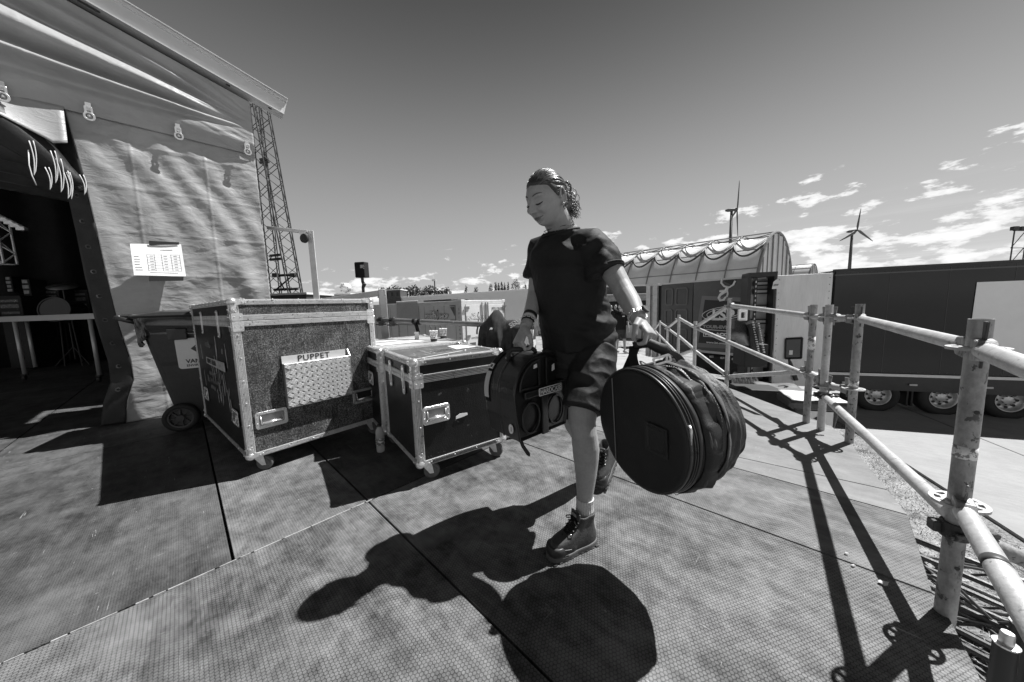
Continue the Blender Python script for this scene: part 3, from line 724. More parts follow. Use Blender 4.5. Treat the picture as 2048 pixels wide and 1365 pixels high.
# upper sheet: up to the sloping beam, pulled in folds parallel to it
bL = -6.0
def upper(u, v):
    b = bL + (b_edge - bL) * u; zt = min(beam_z(b) - .10, 7); zb = z_hook - .055; z = zb + (zt - zb) * v
    cb, cz = b_edge + .25, z_hook + .22           # the folds fan out of the lower right corner
    rr = math.hypot(cb - b, z - cz); ph = math.atan2(z - cz, cb - b) + .05 * noise.noise(V((b * .8, z * .8, 5)))
    amp = sm(beam_z(b) - z, .10, .4) * sm(z - zb, .10, .45) * sm(rr, .25, 1.1)
    k_ = math.sin(ph * 37 + 1.2 + .5 * math.sin(ph * 11)); d = .088 * amp * min(1.5, .45 + rr * .35) * k_ + .024 * amp * math.sin(ph * 61 + .4)
    d += crump(V((b * .7 + z * .3, z * 2.6 + b * .9, 6.)), .45 * (1 - .6 * sm(z - zb, .3, .9)))
    d += .0035 * math.exp(-((((b / .9 + 9) % 1) - .5) / .012) ** 2)
    return W(b, z, d + .055 + .04 * sm(v, .0, .2))
mb = MB(); mb.grid(upper, 330, 110); mb.build('gable_sheet', tentm, tent, smooth=True, solid=.003)
mb = MB(); mb.grid(lambda u, v: W(b_edge + .03 * noise.noise(V((v * 6, u * 3, 2))) , z_hook - .05 + (beam_z(b_edge) - .10 - z_hook + .05) * v, .06 - .5 * u), 10, 20); mb.build('gable_return', tentm, tent, smooth=True, solid=.003)
# light strip of curtain seen above the opening, and the rolled flap with its ties
fl = [wc(wp(x, y)) for x, y in ((-260, 190), (0, 235), (60, 262), (105, 300), (126, 296), (131, 226))]
mb = MB()
zt_ = z_hook - .04
n = 40
def strip(u, v):
    b = -3.6 + (b_open_top + 3.6) * u; xs = wp(0, 235)
    zb = fl[1][1] - .02 + (b - fl[1][0]) * -.55
    if b > fl[3][0]: zb = fl[3][1] + (fl[4][1] - fl[3][1]) * (b - fl[3][0]) / max(.001, b_open_top - fl[3][0])
    zb = min(zb, zt_ - .03); return W(b, zb + (zt_ - zb) * v, .06 + .12 * (1 - v) + .018 * math.sin(b * 6 + v * 2))
mb.grid(strip, 60, 12); mb.build('valance', tentm, tent, smooth=True, solid=.003)
rollp = [(-330, 60), (-60, 205), (30, 272), (85, 312), (118, 340), (150, 362), (160, 372)]
mb = MB(); mb.path([wp(x, y, .05) for x, y in rollp], [.13, .13, .12, .105, .085, .055, .045], 18); ro = mb.build('rolled_flap', tarp_dark, tent, smooth=True)
displace(ro, lambda p, n: .030 * noise.noise(p * 6) + .02 * abs(noise.noise(p * 13)))
mb = MB(); mb.path([wp(70, 300, .02), wp(118, 342, .02), wp(150, 366, .02), wp(166, 382, .02)], [.10, .075, .06, .03], 16); mb.build('roll_end', mat('shiny_black_tarpaulin', .03, .12, 0, spec=.7), ro, smooth=True)
rope = mat('white_cord', .6, .7)
for (x, y, L, sp_) in ((58, 282, 62, 6), (90, 335, 40, 5), (101, 302, 58, 6), (112, 318, 60, 7), (126, 342, 50, 7), (133, 345, 48, 4), (159, 350, 36, 5)):
    a = wp(x, y, .17); pts = [a]; L *= 1.25
    for k in range(1, 9):
        f = k / 9; pts.append(wp(x + 6 * math.sin(f * 3) + f * 8, y + L * f, .18))
    for k in range(7, -1, -1):
        f = k / 9; pts.append(wp(x + sp_ + 6 * math.sin(f * 3 + .4) + f * 6, y + L * f, .18))
    mb = MB(); mb.path(pts, .0036, 6); mb.build('tie_cord', rope, ro, smooth=True)
mb = MB(); mb.path([wp(57, 300, .17), wp(58, 330, .19), wp(64, 352, .19), wp(73, 371, .19)], .0036, 6); mb.build('tie_cord', rope, ro, smooth=True)
# buckles
for (x, y) in ((5, 188), (178, 228), (357, 268), (495, 300)):
    c = wp(x, y, .115); mb = MB()
    mb.frame(rrect(-.026, .0, .026, .065, .008), rrect(-.012, .012, .012, .05, .004), c, WD, V((0, 0, 1)), WN * .006)
    mb.prism(rrect(-.018, .03, .018, .10, .006), c - WN * .003, WD, V((0, 0, 1)), WN * .004)
    mb.frame(rrect(-.036, -.065, .036, .012, .034, 6), rrect(-.022, -.050, .022, -.002, .02, 6), c + WN * .004, WD, V((0, 0, 1)), WN * .010)
    mb.box(c + V((0, 0, -.02)), (.02, .02, .02), 0)
    mb.build('buckle', chrome, tent, bevel=.002, seg=1)
# beam (with slots)
b0, b1 = bL - .5, bmR[0] + .02
bd = (W(1, beam_z(1)) - W(0, beam_z(0))).normalized(); up_ = WN.cross(bd).normalized(); up_ = up_ if up_.z > 0 else -up_
mb = MB(); o_ = W(b0, beam_z(b0), .13); L = bd * ((b1 - b0) / bd.dot(WD)); hB = .20
mb.obox(o_ - up_ * .04, L, up_ * (hB - .045), WN * .012); mb.obox(o_ + up_ * (hB - .078), L, up_ * .03, WN * .03); mb.obox(o_ + up_ * (hB - .045), L, up_ * .008, WN * .05)
mb.obox(o_ - up_ * .050, L, up_ * .012, WN * .05); mb.obox(o_ - up_ * .046 - WN * .10, L, up_ * (hB - .03), WN * .008)
mb.obox(o_ - up_ * .05, L, up_ * .006, WN * -.10)
bm_ = mb.build('roof_beam', mat('beam_aluminium', .60, .38, .25, .08, 2, .05, 50), tent, bevel=.001, seg=1)
for (x, y, l_) in ((172, 10, .14), (456, 171, .014), (540, 217, .012)):
    c = wp(x, y, .143); mb = MB(); mb.prism(rrect(-l_ / 2 - .012, -.010, l_ / 2 + .012, .010, .0098, 5), c, bd, up_, WN * .0012); mb.build('slot', ink, bm_)
# roof and dark interior
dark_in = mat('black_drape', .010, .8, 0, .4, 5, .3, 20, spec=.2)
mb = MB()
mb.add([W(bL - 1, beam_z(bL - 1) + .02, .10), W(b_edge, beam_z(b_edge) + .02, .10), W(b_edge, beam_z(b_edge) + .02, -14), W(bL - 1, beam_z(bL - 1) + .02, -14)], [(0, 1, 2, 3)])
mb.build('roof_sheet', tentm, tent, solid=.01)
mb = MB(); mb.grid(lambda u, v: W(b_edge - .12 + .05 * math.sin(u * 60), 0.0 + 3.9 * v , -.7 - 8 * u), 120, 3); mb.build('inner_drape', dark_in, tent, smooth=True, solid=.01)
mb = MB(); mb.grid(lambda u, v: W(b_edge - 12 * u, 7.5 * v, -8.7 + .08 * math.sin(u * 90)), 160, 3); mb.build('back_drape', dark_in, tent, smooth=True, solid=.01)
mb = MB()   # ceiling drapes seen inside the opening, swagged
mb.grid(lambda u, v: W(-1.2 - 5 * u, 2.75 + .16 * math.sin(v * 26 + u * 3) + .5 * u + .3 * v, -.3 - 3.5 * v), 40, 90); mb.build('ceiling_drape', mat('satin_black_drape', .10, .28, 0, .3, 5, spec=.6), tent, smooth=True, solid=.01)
# paper notice with tape
pa = thing('notice_sheet', 'white printed timetable taped to the tarpaulin curtain', 'notice', wp(318, 520))
q = [wp(260, 488, .15), wp(362, 489, .085), wp(372, 553, .15), wp(268, 551, .215)]
def bil(u, v, o=0.): return (q[3] * (1 - u) + q[2] * u) * (1 - v) + (q[0] * (1 - u) + q[1] * u) * v + WN * (o + .004 * math.sin(u * 5 + v * 2))
mb = MB(); mb.grid(lambda u, v: bil(u, v), 12, 8); mb.build('sheet', white, pa)
mb = MB()
def seg(u0, v0, u1, v1, th=.006):
    a, b = bil(u0, v0, .002), bil(u1, v1, .002); d = b - a; nn = d.cross(WN).normalized(); mb.obox(a, d, nn * (th * .35), WN * .0006)
for i in range(7): seg(.28, .16 + i * .085, .93, .16 + i * .085)
for u in (.28, .42, .56, .75, .93): seg(u, .16, u, .67)
for i in range(6): seg(.04, .18 + i * .085, .10 + random.random() * .1, .18 + i * .085, .012)
for i in range(6):
    for u in (.33, .60, .80): seg(u, .20 + i * .085, u + .07, .20 + i * .085, .012)
seg(.55, .82, .80, .82, .014); seg(.3, .10, .85, .10, .012)
mb.build('printed_table', mat('print_grey', .10, .6), pa)
for (x0, y0, x1, y1) in ((298, 484, 358, 490), (298, 553, 367, 562)):
    mb = MB(); a, b, c, d = wp(x0, y0 - (2 if y0 < 500 else 0), .14 if y0 < 500 else .215), wp(x1, y0 + 1, .10 if y0 < 500 else .165), wp(x1, y1, .10 if y0 < 500 else .165), wp(x0, y1 + 1, .14 if y0 < 500 else .215); mb.add([a, b, c, d], [(0, 1, 2, 3)]); mb.build('black_tape', ink, pa, solid=.001)
# things inside the tent: rolling riser, cases, truss, drum
rs = thing('rolling_table', 'aluminium edged rolling riser on tube legs inside the dark tent', 'table', pz(195, 765))
fd = 5.55
A_, B_ = V(py_(188, 627, 5.40)), V(py_(-140, 640, 6.3)); dd = (B_ - A_); bk = V((-.55, .83, 0)) * 1.0
ztop = A_.z; mb = MB(); mb.obox(A_ - V((0, 0, .095)), dd * V((1, 1, 0)).length * 0 + V((dd.x, dd.y, 0)), bk * .03, V((0, 0, .095))); mb.obox(A_ - V((0, 0, .02)) - bk * .012, V((dd.x, dd.y, 0)), bk * .02, V((0, 0, .02)))
mb.build('edge_rail', mat('dim_aluminium', .5, .4, .3), rs, bevel=.002, seg=1)
mb = MB(); mb.obox(A_ - V((0, 0, .03)) + bk * .04, V((dd.x, dd.y, 0)), bk * 1.1, V((0, 0, .028))); mb.build('table_top', black_wood, rs)
for (x, y) in ((186, 748), (45, 738)):
    f = (x - 188) / (-140 - 188); base_ = A_.lerp(B_, min(1, f + .03)) + bk * .06; foot = V((base_.x, base_.y, .12))
    mb = MB(); mb.tube(foot, V((base_.x, base_.y, ztop - .09)), .028, 14); lg = mb.build('leg', mat('dim_aluminium', .5, .4, .3), rs, smooth=True)
    mb = MB(); mb.tube(foot - V((0, 0, .0)), foot + V((0, 0, -.02)), .045, 10); mb.lathe([(.01, -.015), (.05, -.015), (.05, .015), (.01, .015)], foot - V((.02, .0, .068)), (.8, .6, 0), 16); mb.build('castor', dark_steel, lg)
for f in (.12, .62):
    base_ = A_.lerp(B_, f) + bk * 1.05; mb = MB(); mb.tube(V((base_.x, base_.y, .1)), V((base_.x, base_.y, ztop - .09)), .028, 12); mb.build('leg', mat('dim_aluminium', .5, .4, .3), rs, smooth=True)
c_ = pz(142, 722); ic = flight_case((c_.x, c_.y, 0), .12, 1.15, .7, .62, 'black flight case in the dark behind the rolling riser', black_wood, black_wood, black_wood, band=(.50, .55), corners=False)
handle(ic, face_frame('front', 1.15, .7, .62), .18, .33, .24, .13); handle(ic, face_frame('front', 1.15, .7, .62), .72, .33, .24, .13)
# drum kit cymbal and stand, silhouette deep inside
dkit = thing('cymbal_stand', 'cymbal on a tripod stand deep inside the dark tent', 'cymbal stand', py_(120, 690, 7.6))
mb = MB(); c = py_(125, 572, 7.6); mb.tube(V((c.x, c.y, .15)), c, .014, 8)
for a in (0, 2.1, 4.2): mb.tube(V((c.x, c.y, .45)), V((c.x + .3 * math.cos(a), c.y + .3 * math.sin(a), .02)), .010, 6)
mb.build('stand', dark_steel, dkit); mb = MB(); mb.lathe([(.01, .02), (.05, .015), (.24, -.02), (.24, -.023), (.01, .01)], c, (.2, -.3, .9), 28); mb.build('cymbal', mat('bronze', .3, .3, .9), dkit, smooth=True)
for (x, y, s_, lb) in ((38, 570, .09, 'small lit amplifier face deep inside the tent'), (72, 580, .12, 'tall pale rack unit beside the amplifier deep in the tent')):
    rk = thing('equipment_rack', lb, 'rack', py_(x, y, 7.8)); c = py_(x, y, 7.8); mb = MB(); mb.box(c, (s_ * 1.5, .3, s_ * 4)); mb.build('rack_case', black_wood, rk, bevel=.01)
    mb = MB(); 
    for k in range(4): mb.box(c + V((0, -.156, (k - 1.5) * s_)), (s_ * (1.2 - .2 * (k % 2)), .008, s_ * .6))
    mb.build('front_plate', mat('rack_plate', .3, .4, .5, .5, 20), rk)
def lattice(mb, p, q, wdt, r, n, ax1=None, ax2=None, rb=None, sides=4):
    "square lattice of four chords and zigzag bracing from p to q"
    p, q = V(p), V(q); d = q - p; a, b = (ax1, ax2) if ax1 else ortho(d); rb = rb or r * .55
    C = [a * wdt / 2 * s + b * wdt / 2 * t_ for s, t_ in ((-1, -1), (1, -1), (1, 1), (-1, 1))]
    for c in C: mb.tube(p + c, q + c, r, 8)
    for k in range(4):
        c0, c1 = C[k], C[(k + 1) % 4]
        for i in range(n):
            f0, f1 = i / n, (i + 1) / n; s0, s1 = (c0, c1) if (i + k) % 2 else (c1, c0)
            mb.tube(p + d * f0 + s0, p + d * f1 + s1, rb, 6)
        for i in (0, n): mb.tube(p + d * (i / n) + c0, p + d * (i / n) + c1, rb, 6)
it = thing('roof_truss', 'short aluminium truss hanging in the dark opening of the tent', 'truss', py_(15, 490, 5.5))
mb = MB(); lattice(mb, py_(4, 528, 5.2), py_(-14, 440, 5.2), .20, .014, 4, V((.9, .3, 0)), V((-.3, .9, 0))); mb.build('truss_section', alu_clean, it)
mb = MB(); mb.tube(py_(0, 432, 5.0), py_(52, 458, 5.0), .02, 8); 
for k in range(4): mb.box(py_(8 + k * 12, 440 + k * 6, 5.0), (.09, .06, .05), .3)
mb.build('clamp_bar', chrome, it)
# ------------------------------------------------------------------ wheelie bin
bn_ = thing('wheelie_bin', 'dark wheeled bin lined with black bags beside the large flight case', 'bin', pz(375, 862))
binm = mat('dark_bin_plastic', .026, .38, 0, .35, 5, .15, 40, spots=.24, spots_s=50, spots_v=.35)
BX = V((.86, .50, 0)).normalized(); BY = V((-BX.y, BX.x, 0))      # BX: from the hinge side (left) to the front, BY: away from the camera
bo = pz(345, 868); bo = V((bo.x, bo.y, 0)) - BX * .02 + BY * .05
def Bq(x, y, z): return bo + BX * x + BY * y + V((0, 0, z))
def bring(x0, x1, y0, y1, z, r=.05): return [Bq(a, b, z) for a, b in rrect(x0, y0, x1, y1, r, 4)]
mb = MB(); mb.rings([bring(.05, .50, .05, .47, .06), bring(.04, .52, .04, .48, .10), bring(-.05, .60, .015, .545, .62), bring(-.055, .61, .01, .55, .66), bring(-.11, .70, -.015, .575, 1.00), bring(-.12, .72, -.03, .59, 1.01), bring(-.12, .72, -.03, .59, 1.05)]); mb.build('bin_body', binm, bn_, smooth=False, bevel=.004)
mb = MB(); mb.rings([bring(-.15, .77, -.04, .60, 1.062), bring(-.16, .78, -.05, .61, 1.085), bring(-.05, .76, -.03, .59, 1.115, .09), bring(.02, .68, .05, .5, 1.130, .09)])
mb.rings([bring(-.22, -.13, .02, .55, 1.05, .03), bring(-.23, -.12, .01, .56, 1.09, .03), bring(-.21, -.13, .03, .54, 1.105, .03)]); mb.build('bin_lid', binm, bn_, bevel=.006)
mb = MB(); mb.tube(Bq(-.23, .0, 1.075), Bq(-.23, .56, 1.075), .022, 12); mb.tube(Bq(-.23, .0, 1.075), Bq(-.12, .0, 1.03), .02, 8); mb.tube(Bq(-.23, .56, 1.075), Bq(-.12, .56, 1.03), .02, 8); mb.build('handle', binm, bn_, smooth=True)
for y in (-.02, .50):
    mb = MB(); c = Bq(.08, y, .128); mb.lathe([(.085, 0), (.105, -.006), (.128, 0), (.131, .03), (.125, .06), (.085, .06)], c, BY, 36, closed=True); wl = mb.build('wheel', rubber, bn_, smooth=True)
    mb = MB(); mb.lathe([(.001, -.01), (.028, -.01), (.034, .02), (.034, .04)], c, BY, 16); mb.lathe([(.080, .0), (.092, -.002), (.092, .05), (.080, .05)], c, BY, 32, closed=True); mb.lathe([(.001, .035), (.086, .035), (.086, .045), (.001, .045)], c, BY, 32)
    for k in range(8):
        a = k * math.pi / 4; d = BX * math.cos(a) + V((0, 0, math.sin(a))); mb.obox(c + d * .02 + BY * .012, d * .068, d.cross(BY) * .010, BY * .02)
    mb.build('hub', mat('wheel_hub', .06, .45), wl)
# liner bag: pleated skirt under the lid
def liner(u, v):
    a = u * 2 * math.pi; P_ = rrect(-.145, -.050, .765, .605, .08, 6); n_ = len(P_); f = u * n_; i = int(f) % n_; j = (i + 1) % n_; f -= int(f)
    x = P_[i][0] * (1 - f) + P_[j][0] * f; y = P_[i][1] * (1 - f) + P_[j][1] * f
    cx, cy = x - .365, y - .28; pl = 1 + .025 * math.sin(u * 210) * (1 - v) + .02 * noise.noise(V((u * 40, v * 3, 1)))
    hgt = 1.068 - (1 - v) * (.21 + .05 * math.sin(u * 23 + 1) + .03 * noise.noise(V((u * 30, 0, 5))))
    sh = 1 - .05 * (1 - v)
    return Bq(.365 + cx * pl * sh, .28 + cy * pl * sh, hgt)
mb = MB(); mb.grid(liner, 260, 10); mb.build('bag_liner', mat('black_bag_film', .012, .16, 0, spec=.8), bn_, smooth=True)
mb = MB(); mb.obox(Bq(.08, -.060, .86), BX * .13, BY * .02, V((0, 0, .10))); mb.path([Bq(.20, -.066, .925), Bq(.5, -.055, .925), Bq(.78, -.05, .96)], .008, 6); mb.build('bag_clip', blackp, bn_, bevel=.004)
# sticker on the bin's side
lean = V((0, 0, 1)) - BY * .07; lean.normalize(); so_ = Bq(.115, -.010, .585)
mb = MB(); mb.prism(rrect(0, 0, .34, .285, .025), so_, BX, lean, -BY * .002); stk = mb.build('sticker', white, bn_)
mb = MB(); mb.prism([(.10, .185), (.20, .275), (.30, .185), (.20, .095)], so_ - BY * .0025, BX, lean, -BY * .001); mb.build('diamond_mark', mat('sticker_grey', .06, .5), stk)
mb = MB(); mb.prism([(.165, .185), (.205, .22), (.235, .22), (.20, .185), (.235, .15), (.205, .15)], so_ - BY * .004, BX, lean, -BY * .001); mb.build('arrow_mark', white, stk)
text('VANHEEDE', .050, so_ + BX * .055 + lean * .052 - BY * .003, BX, lean, m=ink, parent=stk, off=.0012)
text('ENVIRONMENT', .030, so_ + BX * .055 + lean * .018 - BY * .003, BX, lean, m=ink, parent=stk, off=.0004)
# more dim equipment in the tent
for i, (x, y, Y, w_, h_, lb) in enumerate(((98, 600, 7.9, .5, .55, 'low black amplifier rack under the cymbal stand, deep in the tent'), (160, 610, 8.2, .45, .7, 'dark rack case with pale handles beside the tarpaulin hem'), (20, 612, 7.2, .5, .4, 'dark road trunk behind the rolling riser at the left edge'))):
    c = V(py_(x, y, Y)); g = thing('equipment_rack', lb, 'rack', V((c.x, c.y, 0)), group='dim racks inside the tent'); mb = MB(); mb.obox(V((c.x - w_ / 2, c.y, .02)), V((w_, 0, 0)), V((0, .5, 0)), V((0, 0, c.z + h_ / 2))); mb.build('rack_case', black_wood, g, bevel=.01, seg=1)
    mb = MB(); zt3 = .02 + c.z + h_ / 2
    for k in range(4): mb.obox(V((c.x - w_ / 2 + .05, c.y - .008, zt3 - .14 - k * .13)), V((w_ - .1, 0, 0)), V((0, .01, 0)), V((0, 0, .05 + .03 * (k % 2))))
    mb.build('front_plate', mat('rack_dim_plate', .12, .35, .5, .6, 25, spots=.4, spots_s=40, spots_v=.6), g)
dr_ = thing('floor_drum', 'dark drum shell with bright rim standing deep inside the tent', 'drum', V(py_(128, 640, 7.4))); c = V(py_(128, 622, 7.4)); mb = MB(); mb.lathe([(.001, -.22), (.26, -.22), (.26, .2), (.001, .2)], c, (.3, -1, .15), 30); smooth_angle(mb.build('shell', mat('drum_shell', .03, .2), dr_)); mb = MB(); mb.lathe([(.255, .19), (.275, .19), (.275, .215), (.255, .215)], c, (.3, -1, .15), 36, closed=True); mb.build('hoop', dark_steel, dr_)
mb = MB(); mb.tube(V((c.x - .2, c.y, .02)), V((c.x - .12, c.y, c.z)), .012, 6); mb.tube(V((c.x + .2, c.y, .02)), V((c.x + .12, c.y, c.z)), .012, 6); mb.build('stand', dark_steel, dr_)
# ------------------------------------------------------------------ tall trusses and frames behind the tent
trm = mat('dark_truss_steel', .05, .5, .4, .4, 20)
tt = thing('lattice_mast', 'tall dark lattice mast rising behind the right edge of the tent', 'mast', V(py_(575, 583, 13.0)))
base_z = G0
def P13(x, y, Y=13.): return V(py_(x, y, Y))
mb = MB(); ax1, ax2 = V((.92, .39, 0)), V((-.39, .92, 0))
lattice(mb, P13(592, 590), P13(521, 205), .42, .022, 18, ax1, ax2, .012); mb.build('mast_leg', trm, tt)
mb = MB(); lattice(mb, P13(551, 590, 13.3), P13(508, 205, 13.3), .36, .02, 18, ax1, ax2, .012); mb.build('mast_leg', trm, tt)
mb = MB()
for (y0, x0, x1) in ((552, 545, 590), (580, 548, 596), (512, 540, 560), (520, 540, 562), (320, 520, 536), (326, 520, 538)):
    a, b = P13(x0, y0, 13.1), P13(x1, y0 - 2, 13.1); mb.tube(a, b, .05, 8)
mb.tube(P13(552, 580), P13(580, 556), .03, 8); mb.tube(P13(557, 556), P13(570, 582), .025, 8); mb.build('cross_brace', trm, tt)
mb = MB(); mb.box(P13(552, 551) + V((0, 0, 0)), (.18, .2, .15)); mb.box(P13(588, 551), (.18, .2, .15)); mb.obox(P13(520, 590, 12.6), V((1.9, .8, 0)), V((-.4, .9, 0)), V((0, 0, -2.6))); mb.build('ballast_base', mat('dark_ballast', .05, .7, 0, .5, 3), tt)
# light square tube frame with a castor at its corner (an upturned cart)
ft = mat('pale_square_tube', .62, .4, .2, .15, 8)
f1 = thing('upturned_cart_frame', 'pale square tube frame with a castor at its top corner beside the tent edge', 'frame', V(py_(628, 600, 4.9)))
mb = MB(); A_, B_, C_ = V(py_(533, 452, 4.9)), V(py_(619, 461, 4.5)), V(py_(634, 600, 4.5)); s_ = .045
C_ = V((B_.x, B_.y, .0))
d = B_ - A_; mb.obox(A_ - V((0, 0, s_)), d, V((-.4, .9, 0)).normalized() * s_, V((0, 0, s_))); mb.build('crossbar', ft, f1, bevel=.003, seg=1)
mb = MB(); mb.obox(V((B_.x - .035, B_.y, .0)), V((.07, .02, 0)), V((-.4, .9, 0)).normalized() * s_, V((0, 0, B_.z + .002))); mb.build('upright', ft, f1, bevel=.003, seg=1)
for c in (B_ + V((-.07, -.06, -.03)),):
    mb = MB(); mb.obox(c + V((-.05, -.02, .0)), V((.11, .02, 0)), V((-.01, .07, 0)), V((0, 0, .012))); mb.prism([(-.04, 0), (.05, 0), (.03, -.10), (.0, -.10)], c, (1, .1, 0), (0, 0, 1), (0, .006, 0)); p = mb.build('castor', chrome, f1)
    mb = MB(); mb.lathe([(.01, 0), (.055, 0), (.06, .006), (.06, .028), (.055, .034), (.01, .034)], c + V((.02, -.01, -.085)), (.2, 1, 0), 22); mb.build('wheel', rubber, p)
f2 = thing('cart_frame', 'flat bar frame standing behind the large flight case', 'frame', V(py_(772, 700, 3.9)))
A_, B_ = V(py_(604, 603, 4.6)), V(py_(770, 579, 3.75)); s_ = .05
mb = MB(); d = (B_ - A_); mb.obox(A_ - V((0, 0, .07)), V((d.x, d.y, d.z)), V((-.03, .04, 0)), V((0, 0, .07))); mb.build('top_bar', ft, f2, bevel=.003, seg=1)
mb = MB(); mb.obox(V((B_.x - .07, B_.y, .0)), V((.075, .02, 0)), V((-.03, .05, 0)), V((0, 0, B_.z + .002))); mb.build('upright', ft, f2, bevel=.003, seg=1)
mb = MB(); mb.obox(V((A_.x, A_.y, .0)), V((.07, -.01, 0)), V((.0, .05, 0)), V((0, 0, A_.z - .002))); mb.build('upright', ft, f2, bevel=.003, seg=1)
# ------------------------------------------------------------------ generator containers
cream = mat('cream_container_paint', .62, .5, 0, .10, 2, .1, 20, spots=.30, spots_s=6, spots_v=.30)
cream_d = mat('container_seam', .13, .6)
def container(c0, dirL, dirD, L, D_, zt_, zb_, label, name='generator_container'):
    r = thing(name, label, 'container', V((c0.x, c0.y, zb_)), group='power containers behind the rail'); dirL = V(dirL).normalized(); dirD = V(dirD).normalized(); h = zt_ - zb_; o = V((c0.x, c0.y, zb_))
    mb = MB(); mb.obox(o + V((0, 0, .1)), dirL * L, dirD * D_, V((0, 0, h - .14))); mb.build('container_body', cream, r)
    nF = -dirD; nE = -dirL
    mb = MB()
    for a in (0, L - .14):
        for b in (0, D_ - .14): mb.obox(o - dirL * .02 - dirD * .02 + dirL * a + dirD * b, dirL * .18, dirD * .18, V((0, 0, h)))
    for z in (0, h - .16):
        mb.obox(o - dirD * .015 + V((0, 0, z)), dirL * L, dirD * .1, V((0, 0, .14))); mb.obox(o - dirL * .015 + V((0, 0, z)), dirL * .1, dirD * D_, V((0, 0, .14)))
    mb.build('corner_frame', mat('container_frame', .62, .45, .1, .15, 4), r, bevel=.01, seg=1)
    mb = MB()
    for i in range(int(L / .55)): mb.obox(o - dirD * .004 + dirL * (.3 + i * .55) + V((0, 0, .16)), dirL * .012, dirD * .02, V((0, 0, h - .34)))
    mb.build('side_seam', cream_d, r)
    return r, o, dirL, dirD, h
c0 = V(py_(922, 600, 11.0)); zt_ = c0.z; eD = V((.74, .67, 0)).normalized(); eL = V((-eD.y, eD.x, 0)) * 1.0
eL = V((-.80, .60, 0)).normalized(); eD = V((.62, .79, 0)).normalized()
r, o, eL, eD, h = container(c0, eL, eD, 6.0, 2.3, zt_, zt_ - 2.6, 'pale generator container with louvre panel and barred end doors, nearest the hanging jacket')
pn = -eD * 1.0
nL = V((eL.y, -eL.x, 0)); nL = nL if nL.dot(V((c0.x, c0.y, 0))) < 0 else -nL       # outward normal of the long side
nE = V((eD.y, -eD.x, 0)); nE = nE if nE.dot(V((c0.x, c0.y, 0))) < 0 else -nE       # outward normal of the door end
def cs(a, z, off=.03): return V((o.x, o.y, zt_)) + eL * a + nL * off + V((0, 0, -z))
def ce(a, z, off=.03): return V((o.x, o.y, zt_)) + eD * a + nE * off + V((0, 0, -z))
def csx(x, y): # px -> (a, z) on the long side
    p = pplane(x, y, (o.x, o.y, 0), nL); q = p - V((o.x, o.y, zt_)); return q.dot(eL), -q.z
def cex(x, y):
    p = pplane(x, y, (o.x, o.y, 0), nE); q = p - V((o.x, o.y, zt_)); return q.dot(eD), -q.z
a0, z0_ = csx(837, 602); a1, z1_ = csx(797, 650); mb = MB()
for i in range(24): mb.obox(cs(a0, z0_ + (z1_ - z0_) * i / 24, .02), eL * (a1 - a0), nL * .02 - V((0, 0, .018)), V((0, 0, .02)))
mb.build('louvre', cream, r); mb = MB(); mb.obox(cs(a0, z1_, .012), eL * (a1 - a0), nL * .006, V((0, 0, z1_ - z0_))); mb.build('louvre_back', cream_d, r)
mb = MB(); a0, z0_ = csx(795, 607); a1, z1_ = csx(781, 672); mb.frame([(a0, z0_), (a1, z0_), (a1, z1_), (a0, z1_)], [(a0 + .01, z0_ + .015), (a1 - .01, z0_ + .015), (a1 - .01, z1_), (a0 + .01, z1_)], V((o.x, o.y, zt_)) + nL * .02, eL, V((0, 0, -1)), nL * .01)
for (x, y) in ((911, 611), ): 
    a, z = csx(x, y); mb.obox(cs(a, z, .01), -eL * .0 + eL * .28, nL * .01, V((0, 0, -.02))); mb.obox(cs(a, z + .5, .01), eL * .28, nL * .01, V((0, 0, -.02)))
    mb.obox(cs(a, z + .5, .01), eL * .02, nL * .01, V((0, 0, .5))); mb.prism([(0, 0), (.2, 0), (.0, .3)], cs(a + .05, z + .06, .012), eL, V((0, 0, -1)), nL * .01)
mb.build('service_hatch', cream_d, r)
def logo(org_, u, s, par):
    n = u.cross(V((0, 0, 1))); up = V((0, 0, 1))
    for (txt, x, y, sz) in (('THE', .62 * s, .30 * s, .30 * s), ('POWER', 0, 0, .40 * s), ('SHOP', 1.58 * s, 0, .40 * s)):
        text(txt, sz, org_ + u * x + up * y, u, up, m=ink, parent=par, off=.034 * s, ext=.002, squeeze=.95)
        text(txt, sz, org_ + u * x + up * y + n * .008, u, up, m=white, parent=par, off=.012 * s, ext=.002, squeeze=.95)
    bolt = [(1.40, .62), (1.28, .18), (1.40, .18), (1.30, -.42), (1.56, .06), (1.44, .06), (1.52, .62)]
    mb = MB(); mb.prism([(x * s, y * s) for x, y in bolt], org_ + n * .004, u, up, n * .004); mb.build('lightning_mark', ink, par)
    mb = MB(); mb.prism([(1.425 * s, .50 * s), (1.35 * s, .22 * s), (1.45 * s, .22 * s), (1.37 * s, -.12 * s), (1.50 * s, .10 * s), (1.41 * s, .10 * s), (1.47 * s, .5 * s)], org_ + n * .010, u, up, n * .004); mb.build('lightning_mark', white, par)
aL, zL = csx(852, 637); aR, _ = csx(898, 637)
logo(cs(aL, zL, .03), -eL, abs(aR - aL) / 2.55, r)
aL, zL = cex(932, 640); aR, _ = cex(972, 640)
logo(ce(aL, zL, .05), eD, abs(aR - aL) / 2.55, r)
